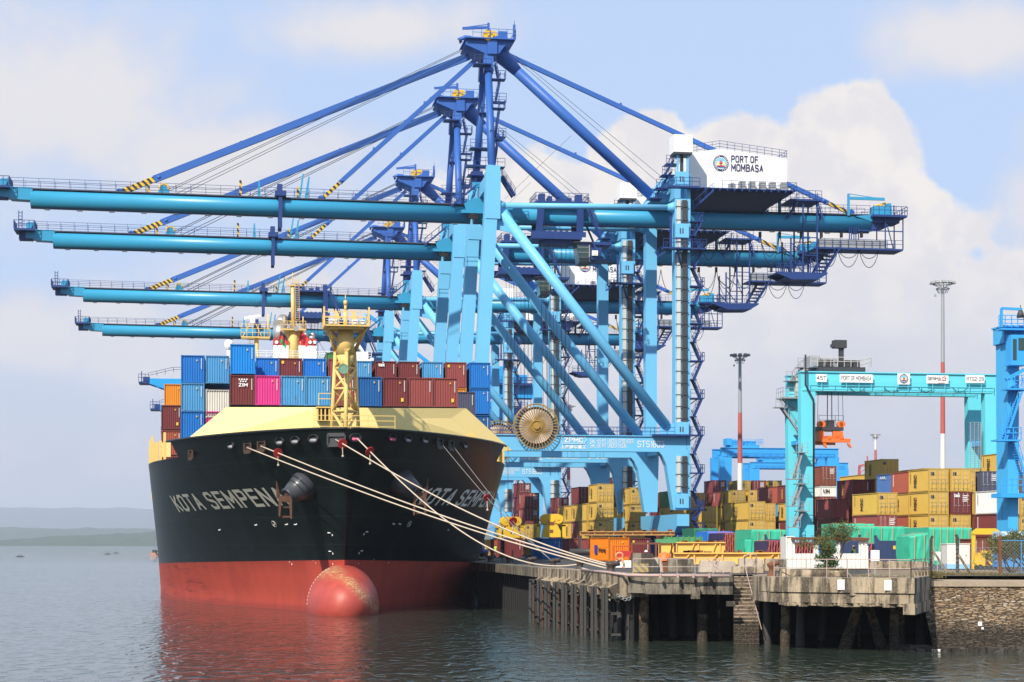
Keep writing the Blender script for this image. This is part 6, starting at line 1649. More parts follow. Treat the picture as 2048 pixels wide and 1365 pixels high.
# ================================================================== container yard
GY = 'containers stacked in the yard'
KN = {'yellow': 'mustard yellow', 'olive': 'dull mustard', 'brown_red': 'brownish red', 'brick_red': 'brick red', 'maroon': 'maroon', 'mid_blue': 'mid blue', 'pale_blue': 'pale blue', 'navy_grey': 'slate navy', 'rust': 'rusty brown', 'clean_white': 'white', 'grey': 'dark grey', 'green': 'green', 'blue': 'blue'}
ORD = ['bottom', 'second', 'third', 'fourth', 'fifth', 'sixth']
def stack(px, Y, tiers, where, L=6.06, hc=2.59, kind='door', gap=0.02, base=GZ):
    """a column of containers: px = photo column of its near left edge; tiers from the ground up, each colour or (colour, marks, height, note)"""
    p = W2(px, Y) + QV * 1.22; z = base
    for i, t in enumerate(tiers):
        if isinstance(t, str): t = (t,)
        key = t[0]; mk = t[1] if len(t) > 1 and t[1] is not None else None; hh = t[2] if len(t) > 2 and t[2] else hc; note = t[3] if len(t) > 3 else ''; kd = t[4] if len(t) > 4 else kind
        if mk is None: mk = {'yellow': ('sidemsc', 'doormsc', 'sidecode_k'), 'olive': ('sidemsc', 'doormsc')}.get(key, ('doorcode', 'sidecode') if kd == 'door' else ('sidecode',))
        pos = 'top' if i == len(tiers) - 1 else ORD[i]
        lab = '%s container%s, %s tier of %s' % (KN[key], ' ' + note if note else '', pos, where)
        q = p + V((0, 0, z))
        container(q, TH + radians(random.uniform(-.25, .25)), key, lab, GY, kd, hh, L, mk)
        z += hh + gap
# right hand block
stack(1857, 204, ['yellow', 'yellow', 'yellow', 'yellow'], 'the front stack left of the tex container')
stack(1820, 210.5, ['maroon', 'brick_red', 'yellow', 'brick_red'], 'the slot behind the front yellow stack')
stack(1789, 217, ['yellow', 'yellow', 'yellow', ('mid_blue', ('anl',))], 'the slot under the white lettered blue box')
stack(1901.5, 204.2, ['maroon', 'yellow', ('maroon', ('tex', 'doorcode'), 0, 'with white tex lettering'), 'yellow'], 'the stack with the tex container')
stack(1948, 204.4, ['yellow', ('rust', ('sidecode',)), ('yellow', ('sidecode_k',), 0, 'with ribbed end', 'end')], 'the stack right of the tex container')
stack(1960, 211, ['rust', 'rust', 'rust', ('navy_grey', ('doorcode',))], 'the stack with the slate navy box')
stack(1912, 211, ['rust', 'rust', 'rust', 'yellow'], 'the stack just behind the tex container')
stack(1996, 198, ['rust', 'maroon', ('clean_white', ('sidecode_k',), 0, 'behind the tree')], 'the stack behind the right hand tree')
stack(2004, 220, ['rust', 'rust', 'rust', 'grey', 'yellow'], 'the stack behind the blue gantry leg')
stack(2040, 214, ['rust', 'yellow', 'yellow', 'grey'], 'the rightmost stack behind the blue gantry')
for px, w_ in ((1847, 'left'), (1893, 'middle'), (1938, 'right')): stack(px, 232, ['rust', 'yellow', 'yellow', ('yellow', ('doormsc',))], 'the %s high row stack behind the tex stack' % w_, L=12.19, hc=2.9)
stack(1762, 236, ['rust', 'rust', 'yellow', 'yellow', 'yellow'], 'the tallest yellow stack standing alone on the skyline')
stack(1738, 250, ['rust', 'rust', 'yellow', ('yellow', ('doormsc',))], 'the low stack left of the tallest yellow one', L=12.19, hc=2.9)
stack(1705, 238, [('brown_red', ('sidecode',)), ('brown_red', ('sidecode',)), ('brown_red', ('sidecode',)), ('maroon', ('sidemscy', 'code'), 0, 'with yellow side lettering', 'end')], 'the ribbed maroon stack', kind='end')
stack(1741.5, 238.4, ['maroon', 'maroon', 'maroon', ('maroon', ('sidecode',), 0, 'with ribbed end', 'end')], 'the stack right of the ribbed maroon one', kind='end')
stack(1755, 207, ['brown_red', 'brown_red', 'yellow'], 'the long stack with large black side letters', L=8.4)
stack(1641, 262, [('brown_red', ('sidecode',)), ('brown_red', ('sidecode',)), ('brown_red', ('doorcode',)), ('clean_white', ('un',), 1.55, 'with black UN lettering', 'end'), ('rust', ('doorcode',))], 'the stack under the hanging orange spreader', hc=2.9)
stack(1662, 235, ['brown_red', 'rust', ('brown_red', ('sidecode',), 0, 'standing open')], 'the stack left of the tree top', kind='end')
stack(1628, 268, ['yellow', 'yellow', 'yellow', 'yellow', 'olive'], 'the stack hidden behind the turquoise gantry leg')
# left hand block
stack(1462, 285, ['olive', 'olive', 'olive', 'olive'], 'the near stack of the red and mustard row')
stack(1446, 291.5, ['yellow', 'yellow', 'yellow', 'brown_red'], 'the second slot of the red and mustard row')
stack(1430, 298, ['brown_red', 'brown_red', 'brown_red', 'brown_red'], 'the far slot of the red and mustard row')
stack(1497.5, 285.4, ['yellow', 'yellow', 'yellow', 'yellow'], 'the second row right of the mustard doors')
stack(1497, 250, ['yellow', 'yellow', 'yellow'], 'the long front stack with two big black side letterings', L=12.19)
stack(1519, 262, ['yellow', 'yellow', 'yellow'], 'the short stack right of the long yellow one')
stack(1581, 258, ['maroon', 'maroon', 'yellow', ('maroon', ('sidemscy', 'doorcode'), 0, 'with yellow side lettering')], 'the slot nearest the turquoise gantry')
stack(1559, 264.5, ['maroon', 'maroon', ('pale_blue', ('sidecode',)), 'brick_red'], 'the slot with the pale blue box')
stack(1538, 271, ['maroon', 'maroon', 'brown_red', 'brown_red'], 'the far slot left of the pale blue box')
stack(1590, 264, ['yellow', 'yellow', 'yellow', 'yellow'], 'the row half hidden by the turquoise gantry stairs')
stack(1426, 315, ['maroon', 'maroon', 'maroon', 'maroon', 'maroon'], 'the high back row, leftmost stack')
stack(1475, 315.4, ['olive', 'olive', 'olive', 'olive', 'olive'], 'the high back row, second stack')
stack(1505, 315.8, ['maroon', 'maroon', 'maroon', 'maroon', 'maroon'], 'the high back row, third stack')
stack(1537, 316.2, ['olive', 'olive', 'olive', 'olive', 'olive'], 'the high back row, right stack')
stack(1457, 340, ['pale_blue', 'blue', 'blue', 'blue', ('pale_blue', ())], 'the stack glimpsed between maroon and mustard back rows')
stack(1380, 300, ['yellow', 'yellow', 'yellow', 'yellow'], 'the stack just right of the crane stair tower')
stack(1398, 306, ['yellow', 'yellow', 'yellow', 'yellow'], 'the second stack right of the crane stair tower')
stack(1405, 282, ['yellow', 'yellow', 'yellow'], 'the low front stack right of the crane stair tower')
# seen between the crane legs
stack(1194, 255, ['brown_red', 'yellow', 'yellow', 'yellow'], 'the near slot of the row between the crane legs')
stack(1173, 262, ['brown_red', 'yellow', 'yellow'], 'the second slot of the row between the crane legs')
stack(1158, 268.5, ['yellow', 'brown_red', 'yellow', ('maroon', ())], 'the third slot of the row between the crane legs')
stack(1143, 275, ['yellow', 'yellow', 'yellow'], 'the fourth slot of the row between the crane legs')
stack(1129, 281.5, ['yellow', 'olive', 'yellow'], 'the fifth slot of the row between the crane legs')
stack(1226, 300, ['maroon', 'maroon', 'maroon', 'maroon', 'maroon'], 'the dark stack seen between the second crane legs')
stack(1260, 272, [('brick_red', ('doorcode',)), 'yellow', 'yellow', 'yellow'], 'the yellow door stack behind the second crane stairs')
stack(1243, 285, ['yellow', 'yellow', 'yellow'], 'the stack beside the yellow doors behind the crane legs')
stack(1316, 300, ['maroon', 'maroon', 'maroon', 'maroon'], 'the stack seen under the nearest portal beam')
stack(1337, 290, ['yellow', 'yellow', 'yellow', ('green', ())], 'the green topped stack by the stair tower')
stack(1036, 330, ['maroon', 'maroon', 'maroon', 'maroon', 'maroon'], 'the maroon stack left of the far crane leg')
stack(1050, 300, ['brown_red', 'yellow', 'brown_red', 'brown_red'], 'the stack behind the left yellow hook block')
stack(1112, 330, ['maroon', 'maroon', 'maroon', 'maroon'], 'the dark stack behind the second yellow hook block')

# ================================================================== rubber tyred gantries
def rtg(px, Y, top, col, label, span=24.3, wb=5.2, legw=1.55, tx=2.0, detail=1, load=True, beamh=2.3, trol=None):
    o = W2(px, Y, GZ); T = top - GZ
    g_ = thing('yard_gantry', label, 'gantry crane', o, TH, 'rubber tyred gantry cranes in the yard')
    for y in (0, wb):
        mb = MB(); mb.box(-.9, span + 1.2, y - .55, y + .55, T - beamh, T); mb.box(-1.0, span + 1.3, y - .75, y + .75, T - .02, T + .12); mb.box(-.8, span, y - .7, y + .7, T - beamh - .02, T - beamh + .12)
        mb.rail([(0, y - 1.0, T - beamh + .1), (span, y - 1.0, T - beamh + .1)], 1.0, 1.6, .06)
        mb.build('girder', col, g_)
        for x in (0, span):
            mb = MB(); s_ = -1 if x == 0 else 1
            mb.hexa([(x - legw * .5, y - .6, 1.3), (x + legw * .5, y - .6, 1.3), (x + legw * .5, y + .6, 1.3), (x - legw * .5, y + .6, 1.3), (x - legw * .62, y - .62, T - beamh), (x + legw * .62, y - .62, T - beamh), (x + legw * .62, y + .62, T - beamh), (x - legw * .62, y + .62, T - beamh)])
            mb.build('leg', col, g_)
    for x in (0, span):
        mb = MB(); mb.box(x - .6, x + .6, -2.6, wb + 2.6, 1.0, 1.9); mb.box(x - .5, x + .5, -.5, wb + .5, T * .62, T * .62 + .5)
        mb.build('sill_beam', GBLUE if col is CYAN else col, g_)
        mb = MB()
        for y in (-2, -.2, wb + .2, wb + 2): mb.tube((x - .35, y, .7), (x + .35, y, .7), .7, n=16)
        mb.build('tyres', BLACK, g_)
        mb = MB()
        for y in (-2.3, wb + 2.3): mb.box(x - 1.0, x + 1.0, y - .7, y + .7, .6, 1.9)
        mb.build('wheel_housing', GBLUE, g_)
    tr = bpy.data.objects.new('trolley', None); COL.objects.link(tr); tr.parent = g_; tr.location = (tx if trol is None else trol, wb / 2, T)
    mb = MB(); mb.box(-2.4, 3.6, -wb / 2 - .3, wb / 2 + .3, .15, .75, 0); mb.box(-2.0, .4, -1.8, 1.2, .8, 1.9, 1); mb.box(.9, 3.2, -2, 1.5, .8, 1.7, 0); mb.box(-3.2, -2.0, -2, 1, .75, 2.2, 1)
    mb.rail([(-3.6, -wb / 2 - .4, .75), (4.3, -wb / 2 - .4, .75), (4.3, wb / 2 + .4, .75)], 1.2, .9, .06, m=2); 
    for x in (-2, -1, 1.2, 2.4): mb.cbox((x, -wb / 2, 1.2), .7, .6, .8, 0)
    for i in range(5): mb.box(-1.4 + i * .5, -1.1 + i * .5, -wb / 2 - .32, -wb / 2 - .2, 1.2, 1.5, 0)
    mb.build('trolley_frame', [DGREY, GREY, TRACKM] if col is CYAN else [col, col, col], tr)
    if detail:
        mb = MB(); mb.box(1.2, 1.7, -.3, .3, 1.6, 4.2); mb.box(.4, 2.0, -.6, .6, 3.4, 4.4); mb.box(.1, .6, -.4, .3, 3.5, 3.9); mb.build('lamp_tower', DGREY, tr)
    return g_, T
g1, T1 = rtg(1613, 225, 27.4, CYAN, 'turquoise yard gantry lettered PORT OF MOMBASA carrying an orange spreader', tx=4.0)
def gp(px, py, y=0.0):
    o = g1.location; d = V(((px - 1024) / F, 1, (HORIZON - py) / F)); c = V((0, 0, CAMZ)); k = ((o + QU * y - c).dot(QU)) / d.dot(QU); p = c + d * k - o
    return V((p.dot(QV), y, p.z))
def plate_sign(parent, p0, p1, body, y, bold=.01, mat=KTXT, back=True, name='sign', sub=0.12):
    a, b = gp(*p0, y), gp(*p1, y); mb = MB()
    if back: mb.box(a.x, b.x, y, y + .04, a.z, b.z)
    s_ = mb.build(name, WHITE, parent)
    if body:
        mb = MB(); w = b.x - a.x; hh = b.z - a.z; add_text(mb, body, (a.x + w * .05, y - .03, a.z + hh * .27), (1, 0, 0), (0, 0, 1), w * .9, hh * .50, 0, bold - .06); mb.build('lettering', mat, s_)
    return s_
ys = -1.12
plate_sign(g1, (1632, 764), (1653.5, 749), '45T', ys); plate_sign(g1, (1679.5, 765), (1746, 749.5), 'PORT OF MOMBASA', ys); plate_sign(g1, (1931, 766), (1969, 751), 'RTG2-29', ys)
sg = plate_sign(g1, (1795, 769), (1820, 747.5), None, ys); c = gp(1807.5, 758, ys); emblem(sg, (c.x, ys - .02, c.z), .58)
sg = plate_sign(g1, (1853, 767), (1897, 751.5), None, ys); a, b = gp(1855, 760.5, ys), gp(1882, 754.5, ys); mb = MB(); add_text(mb, 'GENMA', (a.x, ys - .03, a.z), (1, 0, 0), (0, 0, 1), b.x - a.x, b.z - a.z, 0, -.01); mb.build('lettering', KTXT, sg)
mb = MB(); c = gp(1888.5, 757.5, ys); R = .26; pts = [c + V((cos(radians(a)) * R, -.03, sin(radians(a)) * R)) for a in range(30, 391, 60)]
for a, b in zip(pts[:-2], pts[1:-1]): mb.beam(a, b, .04, .09, up=(0, 1, 0))
mb.beam(c + V((0, -.03, 0)), c + V((R, -.03, 0)), .04, .09, up=(0, 1, 0)); a, b = gp(1876, 766, ys), gp(1889, 762, ys)
for z in (a.z, b.z): mb.beam((a.x, ys - .03, z), (b.x, ys - .03, z), .03, .03)
mb.build('emblem', REDP, sg)
# access stairs, cable chase, festoon and spreader of the turquoise gantry
mb = MB(); 
for (pa, pb, y) in (((1583, 762), (1606, 735), 4.2), ((1562, 815), (1600, 870), 4.6), ((1603, 905), (1588, 958), -1.4), ((1604, 968), (1586, 1012), -1.4), ((1606, 1022), (1588, 1054), -1.4)):
    mb.cut(); a, b = gp(*pa, y), gp(*pb, y); mb.stair(a, b, .8, 14, (0, 1, 0))
    for p in (a, b): mb.box(p.x - .9, p.x + .6, y - .7, y + .7, p.z - .1, p.z); mb.rail([(p.x - .9, y - .7, p.z), (p.x + .6, y - .7, p.z)], 1.1, .75, .05)
mb.cut(); p = gp(1584, 796, 4.5); mb.box(p.x - 1.6, p.x + 1.4, 3.2, 6, p.z - .2, p.z); mb.rail([(p.x - 1.6, 3.2, p.z), (p.x + 1.4, 3.2, p.z)], 1.2, .8, .05); mb.beam(p + V((-1.4, 0, -.2)), p + V((.6, 0, -1.6)), .15); mb.rail([(p.x - 1.6, 3.2, p.z), (p.x - 1.6, 6, p.z)], 1.2, .8, .05)
mb.build('access_stairs', GREY, g1)
mb = MB(); p = gp(1591, 785, 4.5); mb.cbox(p + V((.4, 0, .6)), 1.2, 1.6, 2.4); mb.build('electric_house', TRACKM, g1)
mb = MB(); mb.path([gp(1611, 710, -1.2), gp(1611, 770, -1.2), gp(1627, 800, -1.2), gp(1628, 1050, -1.2)], .12, 6)
for px in (1700, 1768, 1837, 1905): 
    a, b = gp(px, 776, -.9), gp(px + 30, 776, -.9); mb.cut(); mb.path([a.lerp(b, i / 10) + V((0, 0, -.55 * (1 - (2 * i / 10 - 1) ** 2))) for i in range(11)], .05, 5)
mb.build('power_cable', CABLE, g1)
mb = MB()
for px, w_ in ((1974, .6), (1951, 1.4)):
    for y in (-.9 if px == 1951 else 2.0,):
        a, b = gp(px, 845 if px == 1951 else 780, y), gp(px, 940, y)
        for e in (-w_ / 2, w_ / 2): mb.beam(a + V((e, 0, 0)), b + V((e, 0, 0)), .08)
        for i in range(22): q = a.lerp(b, i / 22); mb.beam(q - V((w_ / 2, 0, 0)), q + V((w_ / 2, 0, 0)), .06)
        if px == 1951:
            for e in (-.25, .25): mb.beam(a + V((e, -.3, 0)), b + V((e, -.3, 0)), .06)
mb.build('caged_ladder', GREY, g1)
sp_ = thing('container_spreader', 'orange container spreader with black head hanging under the turquoise gantry', 'spreader', g1.location + QV * gp(1656, 880, 2.6).x + QU * 2.6 + V((0, 0, gp(1656, 888, 2.6).z)), TH)
mb = MB(); 
for y in (-.9, .9): mb.box(-1.2, 1.2, y - .2, y + .2, .3, .9)
mb.box(-1.7, 1.9, -3.0, -2.6, .0, .5); mb.box(-1.7, 1.9, 2.6, 3.0, .0, .5)
for x in (-.8, .8): mb.box(x - .25, x + .25, -3, 3, .35, .85)
mb.box(-1.6, -.9, -1.2, 1.2, .3, 1.7); mb.box(.2, 1.5, -1.4, -.9, .2, 1.5)
for x in (-1.5, 1.7): mb.prism([(x - .2, -.1), (x + .2, -.1), (x + .35, -.7), (x - .0, -.5)], -3.0, -2.7)
mb.build('spreader_frame', ORANGE, sp_)
mb = MB(); mb.box(-1.8, 1.6, -1.3, 1.3, 1.6, 2.1); 
for x in (-1.3, 1.3): mb.tube((x, -1.0, 2.4), (x, -.6, 2.4), .42, n=14)
mb.box(-.5, .5, -1, 1, 2.0, 2.9); mb.rail([(-1.6, -1.2, 2.2), (1.6, -1.2, 2.2)], 1.3, 1.0, .05); mb.build('head_block', DGREY, sp_)
mb = MB()
for x in (-1.45, -1.15, 1.15, 1.45): mb.tube((x, -1.35, 2.4), (x, -1.05, 2.4), .4, n=12)
mb.build('sheaves', ORANGE, sp_)
mb = MB()
for x in (-1.6, -.3, .3, 1.2, 1.8): 
    for y in (-.6,): mb.tube((x, y, 2.5), (x * .9, y, 9.3), .03 if abs(x) > .4 else .06, n=4)
mb.build('hoist_ropes', CABLE, sp_)
# the two blue gantries farther back and the near one cut by the right edge of the photo
rtg(1450, 386, 26.5, GBLUE, 'blue yard gantry behind the high back row, larger of the far pair', tx=4, span=24, wb=6.5, beamh=1.8, detail=0, legw=2.2)
rtg(1508, 465, 27, GBLUE, 'smaller blue yard gantry beyond, its beam just above the back row', tx=5, span=24, wb=6.5, beamh=1.5, detail=0, legw=2.2)
GBLUE2 = paint('gantry_light_blue', (0.06, 0.40, 0.74), 0.45, 0.08, 0.08, (0.03, 0.12, 0.25), 0.4)
g2, T2 = rtg(2021, 168, 26.2, GBLUE2, 'bright blue yard gantry leg and stairs at the right edge of the photo', tx=12, span=24, wb=1.3, legw=.95, detail=0, beamh=1.5)
def g2p(px, py, y=-1.0):
    o = g2.location; d = V(((px - 1024) / F, 1, (HORIZON - py) / F)); c = V((0, 0, CAMZ)); k = ((o + QU * y - c).dot(QU)) / d.dot(QU); p = c + d * k - o
    return V((p.dot(QV), y, p.z))
mb = MB()
p = g2p(2000, 645, -1.6); mb.beam(g2p(2003, 655, -1.4), g2p(2003, 617, -1.4), .22); mb.beam(g2p(2003, 617, -1.4), g2p(2044, 619, -1.4), .22); mb.rail([g2p(1998, 655, -1.4), g2p(2048, 655, -1.4)], 1.1, .7, .07, (.33, .66, 1)); mb.box(p.x, p.x + 3, -1.8, -.6, p.z - .7, p.z - .55)
mb.cut(); a, b = g2p(2042, 778, -1.5), g2p(2008, 880, -1.5); mb.stair(a, b, .9, 20, (0, 1, 0)); mb.box(a.x - 1.6, a.x + 1.2, -2.1, -.65, a.z - .15, a.z); mb.rail([(a.x - 1.6, -2.1, a.z + .1), (a.x + 1.2, -2.1, a.z + .1)], 1.1, .8, .07)
mb.beam(g2p(2012, 760, -1.6), g2p(2048, 740, -1.6), .3); mb.box(b.x - .9, b.x + 1.4, -2.1, -.65, b.z - .15, b.z); mb.rail([(b.x - .9, -2.1, b.z), (b.x + 1.4, -2.1, b.z)], 1.1, .8, .07)
mb.cut(); a, b = g2p(2026, 884, -1.5), g2p(2047, 955, -1.5); mb.stair(a, b, .9, 14, (0, 1, 0))
mb.cut(); p = g2p(1996, 985, -1.5); mb.box(p.x, p.x + 3.2, -2.2, 0, p.z - .5, p.z - .1); mb.rail([(p.x, -2.2, p.z), (p.x + 3.2, -2.2, p.z)], 1.2, .5, .07)
mb.build('access_stairs', GBLUE, g2)
mb = MB(); a = g2p(2016, 728, -1.2); b = g2p(2046, 672, -1.2); mb.box(a.x, b.x, -1.9, -.7, a.z, b.z, 0); mb.box(a.x + .15, a.x + .5, -1.95, -1.9, a.z + .3, b.z - .4, 1); mb.box(a.x + .7, b.x - .1, -1.95, -1.9, a.z + 1.2, b.z - .3, 1); mb.box(a.x - .1, b.x + .1, -2.0, -.68, a.z - .2, a.z, 0); mb.build('driver_cab', [GBLUE, GLASS], g2)
mb = MB(); p = g2p(2041, 630, -1.4); mb.lathe([(.02, .5), (.18, .4), (.3, .1), (.36, -.25), (.02, -.25)], 12, c=p); mb.beam(p, p + V((0, 0, .9)), .06); mb.build('alarm_bell', DGREY, g2)

# ================================================================== floodlight masts
MWHITE = paint('mast_white', (.70, .68, .64), .5, .05); MRED = paint('mast_red', (.42, .10, .08), .5, .1); MGREY = paint('mast_grey', (.36, .37, .38), .4, .08, metal=.3)
def mast_light(px, Y, top_py, bands, label, r=.42):
    zt_ = CAMZ + (HORIZON - top_py) * Y / F; o = W2(px, Y, GZ); t = thing('floodlight_mast', label, 'light mast', o, 0, 'high floodlight masts over the yard'); H = zt_ - GZ
    zz = [0] + [CAMZ + (HORIZON - b) * Y / F - GZ for b, _ in bands]; mb = MB()
    ms = [MWHITE, MRED, MGREY]
    for k in range(len(bands)): f0, f1 = zz[k] / H, zz[k + 1] / H; mb.tube((0, 0, zz[k]), (0, 0, zz[k + 1]), r * (1 - .55 * f0), r * (1 - .55 * f1), 14, bands[k][1], False)
    mb.build('pole', ms, t)
    mb = MB(); R = 1.45
    mb.ring((0, 0, H - .9), R * .62, .07, (0, 0, 1), 20, 4); mb.ring((0, 0, H - .2), R * .8, .06, (0, 0, 1), 20, 4)
    for i in range(10):
        w = 2 * pi * i / 10 + .2; e = V((cos(w), sin(w), 0)); mb.beam(V((0, 0, H - 1.0)), e * R + V((0, 0, H - .2)), .06); mb.beam(e * R * .62 + V((0, 0, H - .9)), e * R * .4 + V((0, 0, H - 1.5)), .05)
    mb.tube((0, 0, H - 1.2), (0, 0, H + .2), .16, n=8); mb.cbox((-1.0, 0, H - 1.8), .25, .25, .3)
    hd = mb.build('lamp_ring', GREY, t)
    for i in range(10):
        w = 2 * pi * i / 10 + .2; e = V((cos(w), sin(w), 0)); mb = MB(); c = e * R + V((0, 0, H - .05)); mb.hexa([tuple(c + V((dx * .32, dy * .32, -.16))) for dx, dy in ((-1, -1), (1, -1), (1, 1), (-1, 1))] + [tuple(c + V((dx * .26, dy * .26, .14))) for dx, dy in ((-1, -1), (1, -1), (1, 1), (-1, 1))]); mb.build('floodlight', GREY, hd)
    return t
mast_light(1885.5, 247, 565, [(868, 0), (725, 1), (566, 2)], 'tall floodlight mast with red and white lower bands behind the turquoise gantry beam', .45)
mast_light(1480, 303, 710, [(927, 0), (826, 1), (711, 2)], 'floodlight mast left of the turquoise gantry in front of the blue gantry', .55)
mast_light(1751, 540, 869, [(945, 1), (900, 1), (870, 0)], 'small far floodlight mast above the tallest yellow stack', .7)
mast_light(1137, 430, 812, [(960, 0), (900, 1), (812, 0)], 'floodlight mast seen between the crane legs', .6)

# ================================================================== older far cranes, seen left of the ship and through the crane legs
OB = paint('old_crane_blue', (.02, .32, .72), .5, .1)
def old_crane(s_, ztip, label, xl=-78, xr=42):
    t = thing('gantry_crane', label, 'crane', Q(s_, CT, GZ), TH, 'older box boom cranes farther down the quay'); z = ztip - GZ
    mb = MB()
    for y in (-2.2, 2.2): mb.prism([(xl, z), (xl, z - 1.2), (xl + 7, z - 3.6), (xr, z - 3.6), (xr, z)], y - .6, y + .6)
    for i in range(18): x = xl + 2 + i * (xr - xl - 4) / 17; mb.box(x - .2, x + .2, -1.58, 1.58, z - 1, z - .4)
    mb.build('boom', OB, t)
    mb = MB(); mb.rail([(xl, -3.0, z), (xl + 6, -3.0, z + 1.5), (xl + 12, -3.0, z + 1.5), (xr, -3.0, z + .1)], 1.3, 2.4, .1); mb.box(xl - 2.4, xl, -3, 3, z - 1.2, z - .8); mb.rail([(xl - 2.4, -3, z - .8), (xl, -3, z - .8)], 1.8, .8, .12); mb.beam((xl - 1.8, 0, z - 1), (xl - 1.8, 0, z + 2), .2); mb.cbox((xl - .6, 0, z - .2), 1.6, 3, 1.4); mb.build('tip_platform', NAVY, t)
    for x, nm in ((-3, 'waterside_leg'), (22, 'landside_leg')):
        for y in (-8, 8):
            mb = MB(); mb.beam((x, y, .5), (x, y * .6, z + (1 if x > 0 else 0)), 1.5, up=(1, 0, 0)); mb.build(nm, OB, t)
    mb = MB(); mb.beam((-3, -5, z), (0, 0, z + 17), 1.2); mb.beam((-3, 5, z), (0, 0, z + 17), 1.2); mb.beam((22, 0, z), (0, 0, z + 17), .8); mb.build('apex_frame', OB, t)
    mb = MB(); mb.tube((0, 0, z + 16.5), (xl + 22, 0, z), .3, n=6); mb.tube((0, 0, z + 16.5), (xr - 2, 0, z), .3, n=6); mb.build('stay', OB, t)
    for y in (-8, 8): mb = MB(); mb.box(-3, 22, y - .8, y + .8, 12, 14.5); mb.build('portal_beam', OB, t)
    mb = MB(); mb.box(25, 37, -4, 4, z + .1, z + 4.2); mb.box(37.1, 40, -3, 3, z + .1, z + 2.2); mb.box(28, 31, -4.2, -4.02, z + .4, z + 3.6); mb.build('machine_house', OB, t)
    mb = MB(); mb.box(24, 41, -4.8, 4.8, z - .6, z); mb.rail([(24, -4.8, z), (41, -4.8, z)], 1.4, 1.6, .1); mb.box(20, 40, -3, 3, z - 9, z - 6); mb.rail([(20, -3.1, z - 6), (40, -3.1, z - 6)], 1.2, 1.6, .1); mb.build('service_deck', NAVY, t)
    return t
old_crane(452, 46.5, 'nearest older bright blue crane, its boom end just left of the ship containers', xl=-54)
old_crane(500, 43.5, 'second older crane, pale boom end below the first one left of the ship', xl=-53)
old_crane(560, 40.5, 'third older crane, boom end lower left of the ship containers', xl=-52)
old_crane(700, 42, 'farthest older crane, a tiny lattice end beside the outermost container stack', xl=-50)
t = thing('lattice_crane', 'small faded red lattice crane on the skyline beyond the yard', 'crane', W2(1727, 700, GZ), 0)
mb = MB(); zt_ = CAMZ + 155 * 700 / F - GZ
for x, y in ((-2.6, -2), (2.6, -2), (2.6, 2), (-2.6, 2)): mb.beam((x, y, 0), (x * .6, y * .6, zt_), .55)
for z in (zt_ * .5, zt_ * .7, zt_ * .85, zt_): mb.beam((-2.2, -1.6, z), (2.2, -1.6, z), .4); mb.beam((-2.2, -1.6, z - 3), (2.2, -1.6, z), .3)
mb.build('tower', paint('faded_red', (.42, .09, .10), .7), t)
mb = MB(); mb.beam((-2, 0, zt_ + .2), (4, 0, zt_ + 1.5), .5); mb.beam((1.5, 0, zt_), (1.5, 0, zt_ + 4), .5); mb.build('jib', MATS['faded_red'], t)

# ================================================================== loose gear on the apron
def place(name, label, cat, px, Y, rz=0.0, group=None, z=GZ): return thing(name, label, cat, W2(px, Y, z), rz, group)
container(W2(1238, 196, GZ) , TH + radians(8), 'hapag', 'bright orange container with black lettering on its side standing on the apron', 'containers standing on the apron', 'end', 2.59, 6.06, ('hapag', 'hapagblue', 'tri'))
container(W2(1104, 222, GZ), TH, 'blue', 'blue container on the apron under the second yellow hook block', 'containers standing on the apron', 'end', 2.59, 6.06, ('code', 'tri'))
container(W2(1085, 229, GZ), TH, 'pale_blue', 'paler blue container close behind the blue one on the apron', 'containers standing on the apron', 'end', 2.59, 6.06, ())
container(W2(1281, 212, GZ), TH, 'maroon', 'maroon container right behind the orange one on the apron', 'containers standing on the apron', 'end', 2.59, 6.06, ('code', 'square'))
container(W2(1157, 228, GZ), TH, 'brown_red', 'brownish red container between the blue and orange ones, under the long flat frame', 'containers standing on the apron', 'end', 2.59, 6.06, ())
container(W2(1027, 246, GZ), TH, 'maroon', 'maroon container on the apron behind the two workers', 'containers standing on the apron', 'end', 2.59, 6.06, ('code', 'tri'))
container(W2(1010, 262, GZ), TH, 'brick_red', 'narrow brick red container left of the maroon one behind the workers', 'containers standing on the apron', 'end', 2.59, 6.06, ())
container(W2(976, 290, GZ), TH, 'yellow', 'yellow container on the apron next to the ship hull', 'containers standing on the apron', 'door', 2.59, 6.06, ('doormsc',))
SPY = paint('beam_yellow', (.80, .46, .10), .6, .14, .2, (.30, .12, .04), 1.2)
